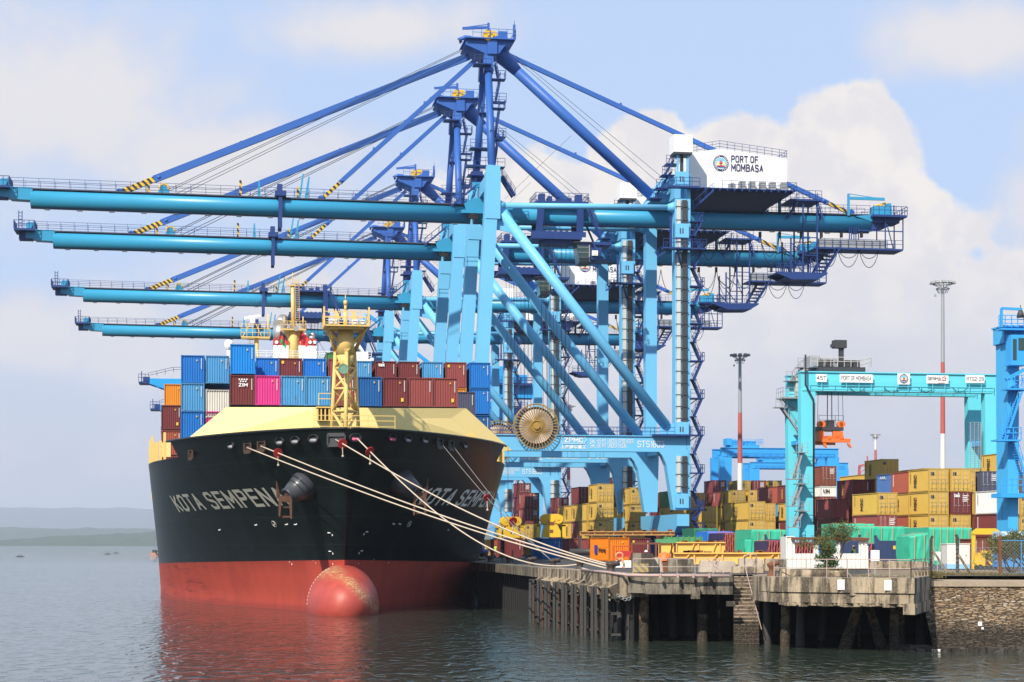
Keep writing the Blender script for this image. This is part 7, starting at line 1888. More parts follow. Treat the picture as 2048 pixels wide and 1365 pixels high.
def spreader_beam(px0, px1, Y, z, label, tilt=0.0, mat=None, hh=1.0):
    a, b = W2(px0, Y, z), W2(px1, Y, z); t = thing('spreader_beam', label, 'spreader beam', (a + b) / 2, tilt, 'yellow steel spreader beams lying on the quay'); L = (b - a).length
    mb = MB()
    for y in (-.8, .8): mb.box(-L / 2, L / 2, y - .05, y + .05, .12, hh); mb.box(-L / 2, L / 2, y - .3, y + .3, hh - .09, hh + .02); mb.box(-L / 2, L / 2, y - .3, y + .3, .1, .22)
    n = max(2, int(L / 1.9))
    for i in range(n): x = -L / 2 + (i + .5) * L / n; mb.hexa([(x - .5, -1.04, .22), (x - .38, -1.04, .22), (x - .38, -.86, .22), (x - .5, -.86, .22), (x + .1, -1.04, hh - .1), (x + .22, -1.04, hh - .1), (x + .22, -.86, hh - .1), (x + .1, -.86, hh - .1)]); mb.box(x + .5, x + .62, -1.02, -.86, .22, hh - .1)
    mb.build('twin_girder', mat or SPY, t); mb = MB()
    for x in (-L * .42, 0, L * .42): mb.box(x - .3, x + .3, -1.2, 1.2, .0, .12)
    for i in range(14): x = random.uniform(-L / 2, L / 2); mb.box(x, x + random.uniform(.2, .6), -.5, .5, hh + .02, hh + .1 + .14 * random.random())
    mb.build('fittings', RUST, t)
    return t
spreader_beam(1345, 1568, 150, GZ + .0 + .1, 'long front yellow beam with angled ribs behind the concrete blocks', hh=1.05)
spreader_beam(1318, 1448, 176, GZ + .1, 'middle yellow beam with angled ribs behind the long front one', hh=1.95)
spreader_beam(1160, 1348, 205, GZ + 2.75, 'long flat brownish beam raised on stands behind the orange container', mat=paint('rusty_beam', (.45, .25, .09), .7, .25, .5, (.16, .07, .03), 1.5), hh=.55)
t = place('beam_stand', 'dark steel trestle carrying the long flat brownish beam', 'trestle', 1170, 206)
for x in (-.6, .6, 2.6, 3.8): mb = MB(); mb.box(x - .12, x + .12, -.6, .6, .6, 2.83); mb.build('post', DGREY, t)
mb = MB(); mb.box(-2.2, 5.4, -.9, .9, 0, .65); mb.tube((-1.8, -.8, 1.0), (5, -.8, 1.0), .35, n=10); mb.build('steel_stock', DGREY, t)
spreader_beam(1046, 1076, 232, GZ + .3, 'short brownish beam lying low left of the blue container', mat=MATS['rusty_beam'], hh=1.2)
def hook_block(px, Y, z, label, rz=0.0):
    t = place('hook_block', label, 'hook block', px, Y, rz, 'yellow crane hook blocks standing on the containers', z)
    mb = MB(); mb.prism([(-1.1, 0), (1.1, 0), (1.1, .7), (.7, 1.5), (-.7, 1.5), (-1.1, .7)], -.6, .6); mb.box(-.45, .45, -.5, .5, 1.4, 2.0); mb.prism([(-1.3, 1.75), (1.3, 1.75), (1.1, 1.45), (-1.1, 1.45)], -.3, .3); mb.build('frame', YEL, t)
    mb = MB(); mb.box(-1.0, 1.0, -.42, .42, 1.72, 2.5); mb.prism([(-1.5, 2.0), (-1.15, 1.68), (1.15, 1.68), (1.5, 2.0), (1.35, 2.55), (.8, 2.8), (-.8, 2.8), (-1.35, 2.55)], -.38, .38); mb.build('sheave_housing', YEL, t)
    for x in (-.82, .82): mb = MB(); mb.tube((x, -.5, 2.2), (x, .5, 2.2), .58, n=20); mb.tube((x, -.56, 2.2), (x, .56, 2.2), .2, n=10); mb.build('sheave', YEL, t)
    mb = MB(); mb.box(-.3, .3, -.64, -.5, 1.45, 1.85); mb.box(-.2, .2, -.62, -.6, .5, .9); mb.build('pin_housing', RUST, t)
    for x in (-1.6, 1.5): mb = MB(); mb.box(x - .2, x + .2, -.5, .5, 0, 1.5); mb.box(x - .2 - .2 * (x < 0), x + .2 + .2 * (x > 0), -.5, .5, 1.3, 1.6); mb.build('side_bracket', YEL, t)
    return t
hook_block(1103, 218, GZ + 2.7, 'yellow twin sheave hook block on the blue container')
hook_block(1021, 240, GZ + 2.7, 'yellow twin sheave hook block standing left, on the maroon container', .3)
t = place('steel_frame', 'rusty steel table frame with a green top beside the concrete blocks', 'frame', 1331, 150)
for x, y in ((-.8, -.5), (.8, -.5), (.8, .5), (-.8, .5), (-.55, -.5), (.55, .5)): mb = MB(); mb.box(x - .04, x + .04, y - .04, y + .04, 0, 1.95); mb.build('post', RUST, t)
mb = MB(); mb.box(-.85, .85, -.6, .6, 1.96, 2.3); mb.build('green_top', paint('faded_green', (.08, .27, .12), .6, .15), t)
t = place('steel_frame', 'open rusty square frame standing behind the speckled concrete block', 'frame', 1292, 142)
mb = MB(); mb.box(-1.2, -1.08, -.1, .1, 0, 2.0); mb.box(1.08, 1.2, -.1, .1, 0, 2.0); mb.box(-1.08, 1.08, -.1, .1, 1.85, 2.0); mb.box(-1.08, 1.08, -.1, .1, .5, .65); mb.build('frame_bars', RUST, t)
t = place('green_crate', 'long low green rack of gas bottles behind the middle yellow beam', 'rack', 1366, 188)
mb = MB(); mb.box(-2.0, 2.0, -.6, .6, 1.5, 1.6); mb.box(-2.0, 2.0, -.6, .6, 1.6, 2.6)
for i in range(7): mb.box(-1.9 + i * .6, -1.8 + i * .6, -.7, -.6, 1.5, 2.75)
mb.box(-1.9, 1.9, -.4, .4, 0, 1.5); mb.build('rack_body', paint('rack_green', (.07, .26, .10), .6, .2), t)
# tarpaulined loads
TARP = paint('green_tarpaulin', (.045, .44, .27), .45, .10, bump=.3, bscale=2.5)
TARPD = paint('dark_green_tarpaulin', (.02, .16, .10), .5, .12, bump=.3, bscale=2.5)
TARPB = paint('blue_tarpaulin', (.02, .19, .66), .5, .1, bump=.2, bscale=2.5)
TARPP = paint('purple_wrap', (.035, .028, .09), .5, .2, bump=.3, bscale=3)
STRAPM = paint('orange_strap', (.62, .13, .06), .6, .1); STRAPT = paint('tan_strap', (.50, .38, .22), .7, .1)
def tarp(name, px0, px1, py, Y, dep, mat, label, straps=0, smat=None, slope=0.0, net=False, base=0.0, wr=.17):
    a, b = W2(px0, Y), W2(px1, Y); wd = b.x - a.x; hgt = CAMZ + (HORIZON - py) * Y / F - GZ
    t = thing(name, label, 'tarpaulin load' if not net else 'wrapped load', V((a.x, Y, GZ)), TH, 'wrapped loads behind the shed')
    nx_, nz_, ny_ = max(8, int(wd / .11)), 14, 10; mb = MB(); sd = random.random() * 50
    def P_(f, g_, side):
        x = wd * f; z = hgt * g_; r = 1.1 * mnoise.noise(V((x * 1.4 + z * .5 + sd, z * .3, sd))) + .9 * mnoise.noise(V((x * 3.6 - z * .6 + sd, z * .45, sd))) + .45 * mnoise.noise(V((x * 8 + sd, z * 1.1, sd)))
        return x, z, r
    vs = [];
    prof = [(0, g_ / nz_) for g_ in range(nz_ + 1)] + [((k + 1) / ny_, 1.0) for k in range(ny_)]
    for (yy, g_) in prof:
        for i in range(nx_ + 1):
            f = i / nx_; x, z, r = P_(f, g_, 0); hz_ = z * (1 - slope * (1 - f))
            if g_ == 1.0: hz_ += .06 * mnoise.noise(V((x * 1.3 + sd, yy * dep * 1.3, 3)))
            vs.append((x, yy * dep - wr * r * (1.3 - g_) * (1 if yy == 0 else 0), hz_ + base))
    rows_ = len(prof); fs = [(j * (nx_ + 1) + i, j * (nx_ + 1) + i + 1, (j + 1) * (nx_ + 1) + i + 1, (j + 1) * (nx_ + 1) + i) for j in range(rows_ - 1) for i in range(nx_)]
    mb.add(vs, fs, 0, True)
    for xx, f in ((0, 0), (wd, 1)):
        h1 = hgt * (1 - slope * (1 - f)); vs = []
        for j in range(9):
            for k in range(7): rr = wr * mnoise.noise(V((k * .9 + sd, j * .3, f * 9 + sd))); vs.append((xx + (rr if f else -rr) * (1.2 - j / 8), dep * k / 6, h1 * j / 8 + base))
        mb.add(vs, [(j * 7 + k, j * 7 + k + 1, (j + 1) * 7 + k + 1, (j + 1) * 7 + k) for j in range(8) for k in range(6)], 0, True)
    mb.build('wrap' if net else 'cover', mat, t)
    if straps or net:
        mb = MB()
        for i in range(straps):
            f = (i + .5) / straps; x = wd * f; h1 = hgt * (1 - slope * (1 - f)); mb.beam((x, -wr * .9, 0.05), (x + (.06 if not net else .12), -wr * .8, h1 + .02), .07, .05, up=(1, 0, 0)); mb.beam((x, -.05, h1 + .07), (x, dep, h1 + .07), .07, .04)
        if net:
            n = int(wd / .42)
            for i in range(-3, n): 
                x0_ = wd * i / n; x1_ = x0_ + hgt * .45; z0_ = 0.05; z1_ = hgt
                if x0_ < 0: z0_ = hgt * (-x0_) / (x1_ - x0_); x0_ = 0
                if x1_ > wd: z1_ = hgt * (wd - x0_) / (x1_ - x0_); x1_ = wd
                mb.beam((x0_, -wr * .8, z0_), (x1_, -wr * .8, z1_), .03, .03)
        mb.build('straps', smat or STRAPT, t)
    return t
tarp('tarpaulin_load', 1503, 1574, 1060, 186, 6, TARP, 'tall bright green tarpaulin covered box left of the white shed', 3)
tarp('tarpaulin_load', 1489, 1503, 1080, 181, 3, TARP, 'small rounded green tarpaulin bundle leaning on the tall green box', 0)
tarp('tarpaulin_load', 1388, 1437, 1057, 235, 6, TARPD, 'dark green tarpaulin covered box left of the blue one', 0)
tarp('tarpaulin_load', 1415, 1470, 1064, 214, 5, TARPB, 'bright blue tarpaulin covered box with violet edge', 4, paint('violet_strap', (.35, .18, .6), .6))
tarp('wrapped_load', 1447, 1476, 1067, 192, 6, TARPP, 'dark purple wrapped block under many orange straps', 8, STRAPM, net=True)
tarp('wrapped_load', 1477, 1497, 1070, 196, 5, TARPP, 'dark purple netted block just left of the small green bundle', 0, STRAPT, net=True)
tarp('wrapped_load', 1533, 1566, 1083, 168, 4, TARPP, 'dark purple wrapped block with orange straps in front of the tall green box', 6, STRAPM, net=True)
tarp('wrapped_load', 1588, 1628, 1085, 165, 4, TARPP, 'dark purple strapped block seen through the left window of the white shed', 7, STRAPM, net=True)
tarp('wrapped_load', 1735, 1822, 1088, 172, 4, TARPP, 'dark purple strapped load behind the navy end wall panel', 9, STRAPM, net=True)
tarp('tarpaulin_load', 1705, 1824, 1054, 190, 6, TARP, 'long bright green tarpaulin behind the navy panels', 5, wr=.16)
tarp('tarpaulin_load', 1672, 1752, 1048, 205, 5, TARP, 'far green tarpaulin just under the maroon stacks', 2)
tarp('tarpaulin_load', 1818, 1858, 1066, 158, 3, TARP, 'lighter green tarpaulin with sloping top right of the navy panel', 2, slope=.12, wr=.2)
tarp('tarpaulin_load', 1858, 1948, 1056, 163, 6, TARP, 'large green tarpaulin covered box with tan straps behind the fence', 6, wr=.14)
def flatrack(px0, px1, py, Y, label, low=0.0):
    a, b = W2(px0, Y), W2(px1, Y); w_ = b.x - a.x; hh = CAMZ + (HORIZON - py) * Y / F - GZ
    t = thing('flat_rack', label, 'flat rack', V((a.x, Y, GZ)), TH * .4, 'navy flat rack end walls'); nv = MATS['flat_navy']
    mb = MB(); mb.prism([(0, low), (w_, low), (w_, hh), (w_ * .93, hh), (w_ * .84, hh - .35), (w_ * .16, hh - .35), (w_ * .07, hh), (0, hh)], 0, .25)
    for f in (.2, .4, .6, .8): mb.box(w_ * f - .04, w_ * f + .04, -.03, .0, low + .2, hh - .5)
    mb.build('end_wall', nv, t); mb = MB(); 
    for f in (.03, .97): mb.box(w_ * f - .1, w_ * f + .1, -.03, .28, hh + .002, hh + .14)
    mb.build('corner_fitting', DGREY, t); mb = MB(); mb.box(w_ * .62, w_ * .71, -.06, -.035, low + (hh - low) * .55, low + (hh - low) * .68); mb.build('placard', YTXT, t)
    mb = MB(); mb.box(0, w_, .26, 6, low, low + .4); mb.build('platform', nv, t)
paint('flat_navy', (.03, .05, .12), .6, .2, .3, (.07, .05, .04), 1.0)
flatrack(1750, 1809, 1074, 163, 'navy flat rack end wall with scuffs and notched top right of the shed')
flatrack(1678, 1722, 1073, 158, 'navy flat rack end wall seen through the right window of the shed')
flatrack(1530, 1572, 1072, 178, 'navy flat rack with notched top just left of the white shed')

# ---- concrete blocks in front
def block(px0, px1, py, Y, dep, mat, label, lean=0.0):
    a, b = W2(px0, Y), W2(px1, Y); hh = CAMZ + (HORIZON - py) * Y / F - GZ; w_ = b.x - a.x; mb = MB(); k = 8
    mb.hexa([(0, 0, 0), (w_, 0, 0), (w_, dep, 0), (0, dep, 0), (lean, .08, hh), (w_ - lean, .05, hh - .05), (w_ - lean, dep, hh - .05), (lean, dep, hh)])
    o = mb.build('concrete_block', mat, None, V((a.x, Y, GZ)), .02); o.data.materials
    bm = bmesh.new(); bm.from_mesh(o.data); bmesh.ops.bevel(bm, geom=list(bm.edges), offset=.05, segments=2, affect='EDGES'); bm.to_mesh(o.data); bm.free()
    return tag(o, label, 'concrete block', 'concrete blocks lining the jetty')
block(1266, 1308, 1106, 116, .8, CONCD, 'tall speckled grey concrete block at the left end of the barrier')
block(1305, 1327, 1115, 117, .9, CONCL, 'narrow whitish concrete barrier right of the speckled block', .12)
block(1337, 1388, 1116, 119, .9, CONCD, 'dark grey concrete block left of the long pale one')
block(1399, 1474, 1121, 117, 1.0, CONCL, 'long pale cracked concrete block behind the railing', .1)
block(1479, 1527, 1117, 125, .9, CONCL, 'clean pale grey concrete block behind the top of the steps')
block(1531, 1571, 1117, 123, .8, CONC, 'weathered concrete wall piece touching the white shed')
block(1466, 1530, 1133, 114, .7, CONC, 'low concrete kerb block at the head of the steps')
block(1740, 1858, 1122, 131, 1.0, CONC, 'long low concrete wall with black stains right of the shed', .05)
mb = MB(); a = W2(1266, 115.9); 
mb.add([(a.x + .02, 115.95, GZ + .06), (a.x + 1.0, 115.97, GZ + .06), (a.x + 1.0, 115.97, GZ + .62), (a.x + .02, 115.95, GZ + .62)], [(0, 1, 2, 3)])
o = mb.build('hazard_stripe', stripes('block_stripes', (.42, .30, .07), (.20, .18, .15), 3.2)); o.parent = [x for x in COL.objects if x.name.startswith('concrete_block')][0]; o.matrix_parent_inverse = Matrix.Translation(-o.parent.location)
t = place('hose_cart', 'white crate with red frame and coiled orange hose on the apron', 'hose cart', 1246, 138)
mb = MB(); mb.box(-.55, .6, -.4, .4, .08, .62); mb.build('crate', WHITE, t); mb = MB(); mb.box(-.5, .6, .1, .5, .9, 1.35, 0); mb.rail([(-.7, .5, .6), (.7, .5, .6)], 1.1, .7, .05, (.4, 1)); mb.build('red_frame', [REDP], t)
mb = MB(); mb.ring((-.3, -.5, .95), .26, .09, (0, 1, .2), 20, 6); mb.path([(-.1, -.5, .8), (0, -.55, .4), (-.05, -.6, .1), (.1, -.7, .03)], .07, 6); mb.build('hose', paint('hose_orange', (.70, .25, .12), .6), t)
t = place('tipped_drum', 'rusty orange skip with a blue bag between the concrete blocks', 'skip', 1330, 121); mb = MB(); mb.prism([(-.55, 0), (.55, 0), (.7, .8), (-.7, .8)], 0, 1); mb.build('skip_body', RUST, t); mb = MB(); mb.lathe([(.01, .5), (.35, .4), (.5, .1), (.5, -.1)], 10, c=(0, .4, .85)); mb.build('bag', ORANGE, t)

mb = MB(); mb.add([(W2(1700, 108).x, 107.5, GZ + .006), (80, 107.5, GZ + .006), (80, 131, GZ + .006), (W2(1742, 131).x, 131, GZ + .006), (W2(1742, 118).x, 118, GZ + .006)], [(0, 1, 2, 3, 4)])
tag(mb.build('dirt_verge', concrete('bare_earth', (.26, .20, .13), (.12, .10, .05), amt=.5, vert=1, sc=.6)), 'bare earth strip between the wire fence and the yard', None, kind='structure')
# ---- white shed (cut open container)
SHED = paint('shed_white', (.70, .68, .62), .6, .08, .3, (.30, .16, .09), 1.0)
sx0, sx1 = W2(1572, 131).x, W2(1737, 131).x; wd = sx1 - sx0; hh = 2.42
t = thing('white_shed', 'open white corrugated metal shed with two wide windows and rusty roof edge', 'shed', V((sx0, 131, GZ)), 0.02)
mb = MB()
def px2(px): return (px - 1572) / 165.0 * wd
def pz2(py): return (1141 - py) / (1141 - 1072.0) * hh
cells = [(1572, 1590, 1072, 1139), (1590, 1627, 1107, 1139), (1627, 1637, 1078, 1139), (1637, 1680, 1107, 1139), (1672, 1681, 1078, 1107), (1680, 1718, 1107, 1139), (1718, 1737, 1078, 1139)]
for (a, b, c, d_) in cells: corr(mb, (px2(a), 0, 0), (1, 0, 0), px2(b) - px2(a), pz2(d_), pz2(c), (0, -1, 0), max(1, int((b - a) / 8)), .04)
mb.box(px2(1572), px2(1574), .02, 2.4, .1, pz2(1072)); mb.box(px2(1735), px2(1737), .02, 2.4, .1, pz2(1078)); mb.box(0, wd, 2.38, 2.42, .1, .9); mb.box(px2(1573), px2(1588), -.05, 0.2, pz2(1073), pz2(1071))
mb.build('wall', SHED, t)
mb = MB(); mb.hexa([(px2(1582), -.25, pz2(1079)), (wd + .05, -.25, pz2(1079)), (wd + .05, 2.5, pz2(1078)), (px2(1582), 2.5, pz2(1078)), (px2(1582), -.25, pz2(1074)), (wd + .05, -.25, pz2(1075)), (wd + .05, 2.5, pz2(1073)), (px2(1582), 2.5, pz2(1073))])
for i in range(20): x = px2(1584) + i * .28; mb.box(x, x + .1, -.3, -.26, pz2(1080.5 + random.random() * 2), pz2(1075))
mb.build('roof', RUST, t)
mb = MB(); mb.box(.05, wd - .05, .1, 2.3, -.02, .08); mb.build('floor', DGREY, t)
# white cabin, signs, fences, blue cabin, yellow machine
t = place('white_cabin', 'small white and pale blue painted cabin behind the wire fence', 'cabin', 1917, 131); mb = MB(); mb.box(-.82, .82, 0, 1.8, .42, 1.85, 0); mb.box(-.82, .82, 0, 1.8, .08, .42, 1); mb.box(-.86, .86, -.05, 1.85, 1.86, 1.92, 0); mb.box(-.03, .03, -.02, 0, .45, 1.8, 2); mb.box(.5, .62, -.03, 0, 1.0, 1.1, 2); mb.build('cabin_body', [SHED, paint('pale_blue_paint', (.25, .50, .72), .6, .1), GREY], t)
def board(px, Y, py0, py1, w_, label):
    t = place('sign_board', label, 'sign', px, Y); z0_ = CAMZ + (HORIZON - py1) * Y / F - GZ; z1_ = CAMZ + (HORIZON - py0) * Y / F - GZ
    mb = MB(); mb.box(-w_ / 2, w_ / 2, -.03, .0, z0_, z1_); mb.build('panel', WHITE, t); mb = MB(); mb.box(-.03, .03, 0.002, .06, 0, z1_ - .1); mb.build('post', GREY, t)
board(1750, 104, 1101, 1122, .5, 'blank white square sign on a thin post in front of the low concrete wall')
board(1875, 124, 1104, 1121, .42, 'small blank sign on a thin post behind the fence post')
mb = MB(); a, b = at(1864, 1100, 112), at(1998, 1100, 112)
fn = thing('wire_fence', 'sagging chain link fence with old concrete posts along the seawall road', 'fence', (0, 0, 0))
for px, py0, Y in ((1862, 1079, 113), (1915, 1076, 112), (1999, 1078, 110)): 
    p = at(px, py0, Y); q = W2(px + (2 if px == 1999 else 0), Y, GZ - .1); mb = MB(); mb.beam(q, p, .17); mb.beam(p, p + V((.1 if px != 1915 else -.1, 0, .2)), .15); mb.build('post', FENDM if px < 1990 else RUST, fn)
for (pa, pb, Y) in (((1866, 1102), (1893, 1143), 112.6), ((1917, 1110), (1940, 1147), 111.6)): mb = MB(); mb.beam(at(*pa, Y), at(*pb, Y), .13); mb.build('brace', CONC, fn)
mb = MB(); a0, b0 = W2(1862, 113), W2(1999, 110.2)
def fz(f, z): p = a0.lerp(b0, f); return V((p.x, p.y - .1, GZ + z))
L = (b0 - a0).length
for i in range(int(L / .28) + 8):
    for s_ in (-1, 1):
        f0 = (i * .28 - (1.6 if s_ > 0 else -.0)) / L; f1 = f0 + s_ * 1.6 / L
        p0, p1 = V((f0, .05)), V((f1, 1.65))
        lo, hi = 0.0, 1.0
        if f0 == f1: continue
        ts = sorted([(0 - f0) / (f1 - f0), (1 - f0) / (f1 - f0)]); lo = max(0, ts[0]); hi = min(1, ts[1])
        if hi > lo: mb.beam(fz(f0 + (f1 - f0) * lo, .05 + 1.6 * lo), fz(f0 + (f1 - f0) * hi, .05 + 1.6 * hi), .008, .008)
for z in (.05, .85, 1.68): mb.beam(fz(0, z), fz(1, z), .014)
mb.build('wire_mesh', GREY, fn)
f2 = thing('wire_fence', 'blue framed mesh fence panel at the right edge of the photo', 'fence', W2(2000, 110, GZ)); mb = MB()
for x in (0, 1.3, 2.6): mb.box(x - .03, x + .03, -.03, .03, 0, 2.1)
for z in (.1, 2.1): mb.box(0, 2.6, -.02, .02, z - .03, z + .03)
mb.build('frame', paint('fence_blue', (.06, .22, .42), .6, .15), f2); mb = MB()
for i in range(24): mb.beam((max(0, i * .2 - 2.0), 0, .1 + max(0, 2.0 - i * .2)), (min(2.6, i * .2), 0, 2.1 - max(0, i * .2 - 2.6)), .008) if i * .2 < 4.4 else None; mb.beam((max(0, i * .2 - 2.0), 0, 2.1 - max(0, 2.0 - i * .2)), (min(2.6, i * .2), 0, .1 + max(0, i * .2 - 2.6)), .008) if i * .2 < 4.4 else None
mb.build('wire_mesh', GREY, f2)
t = place('blue_cabin', 'blue and white painted container cabin at the right edge behind the fence', 'cabin', 2003, 124); mb = MB(); mb.box(0, 5.5, 0, 2.4, .3, 1.45, 0); mb.box(0, 5.5, 0, 2.4, 1.452, 2.75, 1); mb.box(1.1, 2.3, -.02, 0.0, 1.15, 2.2, 2); mb.build('cabin_body', [paint('cabin_blue', (.05, .25, .55), .6, .12, .2), paint('cabin_white', (.45, .60, .70), .6, .12, .3, (.2, .2, .2)), DGREY], t)
t = place('yellow_straddle_frame', 'yellow portal frame machine with a rusty container end inside it', 'machine', 1972, 135)
for x in (-.95, .95): mb = MB(); mb.beam((x, 0, 0), (x, 0, 2.65), .26); mb.build('leg', YEL, t)
mb = MB(); mb.prism([(-1.08, 2.6), (1.08, 2.6), (1.08, 2.75), (.7, 3.05), (-.7, 3.05), (-1.08, 2.75)], -.2, .2); mb.build('cross_head', YEL, t)
container(W2(1973, 140, GZ), 0.05, 'rust', 'rusty red container end framed by the yellow portal machine', 'containers standing on the apron', 'door', 2.3, 2.99, ())
t = place('yellow_winch', 'yellow striped mast machine standing inside the portal frame', 'machine', 1972, 131)
mb = MB(); mb.box(-.65, -.1, -.2, .4, .3, 1.25); mb.box(-.3, .5, 0, .5, 1.1, 1.4); mb.prism([(-.9, .5), (-.65, .3), (-.65, .9), (-.8, 1.2)], -.2, .2); mb.build('body', YEL, t); mb = MB(); mb.box(.18, .5, -.1, .1, .25, 1.35); mb.build('striped_guard', stripes('guard_stripes', (.7, .45, .02), (.02, .02, .02), 4), t); mb = MB(); mb.box(-.7, .8, -.3, .6, 0, .3); mb.tube((-.5, -.32, .2), (-.5, .5, .2), .2, n=12); mb.tube((.5, -.32, .2), (.5, .5, .2), .2, n=12); mb.build('base', DGREY, t)

# ================================================================== trees and scrub
BARK = paint('bark', (.10, .075, .05), .9, .25)
LEAFG = paint('leaf_green', (.055, .10, .018), .6, .5, scale=1.5); LEAFO = paint('leaf_olive', (.15, .14, .045), .7, .4, scale=1.5)
def leafs(mb, c, n, R, size, m=0):
    for _ in range(n):
        d = V((random.gauss(0, 1), random.gauss(0, 1), random.gauss(0, 1))).normalized() * R * random.random() ** .45; p = c + d
        a = V((random.gauss(0, 1), random.gauss(0, 1), random.gauss(0, 1))).normalized(); b = a.cross(V((random.random(), random.random(), random.random() + .1))).normalized()
        s_ = size * random.uniform(.6, 1.3); mb.add([p - a * s_, p + b * s_ * .45, p + a * s_, p - b * s_ * .45], [(0, 1, 2, 3)], m)
def branches(mb, lf, p, d, L, r, depth, tips, spread=.7, up=.1):
    q = p + d * L; mid = p.lerp(q, .5) + V((random.gauss(0, .05), random.gauss(0, .05), 0)) * L; mb.path([p, mid, q], [r, r * .85, r * .65], 5)
    if depth == 0: tips.append(q); return
    for _ in range(random.choice((2, 3, 3))):
        nd = (d + V((random.gauss(0, spread), random.gauss(0, spread), random.gauss(up, spread * .6)))).normalized(); branches(mb, lf, q, nd, L * random.uniform(.6, .85), r * .62, depth - 1, tips, spread, up)
    if depth < 3: tips.append(q)
def tree(label, px, Y, trunk, depth, L0, dens, R, size, mats, spread=.7, d0=(0, 0, 1), seed=1, r0=.07):
    random.seed(seed); t = place('tree', label, 'tree', px, Y); mb = MB(); tips = []
    for k in range(trunk): branches(mb, None, V((random.uniform(-.15, .15), 0, 0)), (V(d0) + V((random.gauss(0, .3), random.gauss(0, .25), 0))).normalized(), L0, r0, depth, tips, spread)
    mb.build('trunk', BARK, t); mb = MB()
    for p in tips: leafs(mb, p, dens, R, size, random.choice((0, 0, 1)))
    return mb.build('crown', mats, t)
tree('thin branched tree with sparse olive leaves rising in front of the white shed', 1664, 122, 4, 4, 1.05, 15, .30, .055, [LEAFO, LEAFG], .60, (.10, 0, 1), 11, .05)
tree('wide sparse thorny tree at the right edge of the photo', 2022, 112, 4, 4, .95, 26, .32, .055, [LEAFO, LEAFG], .8, (-.1, 0, .9), 23, .06)
tree('second bare branched tree leaning in from the right edge', 2062, 116, 3, 4, 1.0, 24, .32, .055, [LEAFG, LEAFO], .8, (-.55, 0, .8), 5, .07)
random.seed(3)
t = place('green_shrub', 'dense green leafy shrub growing in front of the white shed', 'shrub', 1655, 121); mb = MB()
for _ in range(46): 
    c = V((random.gauss(0, .38), random.gauss(0, .3), random.uniform(.1, 1.55))); c.x *= 1.15 - .28 * c.z; leafs(mb, c, 46, .24, .07, random.choice((0, 0, 0, 1)))
mb.build('crown', [paint('shrub_green', (.035, .085, .015), .55, .5, scale=2), LEAFG], t); mb = MB()
for _ in range(7): mb.path([(random.gauss(0, .08), random.gauss(0, .06), 0), (random.gauss(0, .2), random.gauss(0, .15), .7), (random.gauss(0, .35), random.gauss(0, .2), 1.4)], [.035, .028, .015], 5)
mb.build('trunk', BARK, t)
GRASS = paint('dry_grass', (.16, .13, .05), .9, .4, scale=2)
def grass(label, spots):
    mb = MB()
    for (px, Y, n, sx, hh, zb) in spots:
        c = W2(px, Y, zb)
        for _ in range(n):
            p = c + V((random.gauss(0, sx), random.gauss(0, sx * .5), 0)); e = V((random.gauss(0, .12), random.gauss(0, .12), hh * random.uniform(.4, 1.1))); w_ = V((.02, .01, 0)); mb.add([p - w_, p + w_, p + e], [(0, 1, 2)])
    return tag(mb.build('grass', GRASS), label, 'grass', kind='stuff')
grass('dry grass tufts along the seawall road and the platform edge', [(1858, 105.5, 500, .35, .5, GZ - .1), (1880, 108.5, 350, .6, .4, GZ - .1), (1950, 109.5, 500, .9, .35, GZ - .1), (1905, 109, 300, .8, .3, GZ - .1), (1640, 104, 260, 1.0, .2, GZ + .3), (1780, 101.5, 160, 1.0, .18, GZ), (2020, 108, 500, 1.0, .35, GZ - .1), (1720, 103.5, 150, .8, .2, GZ)])

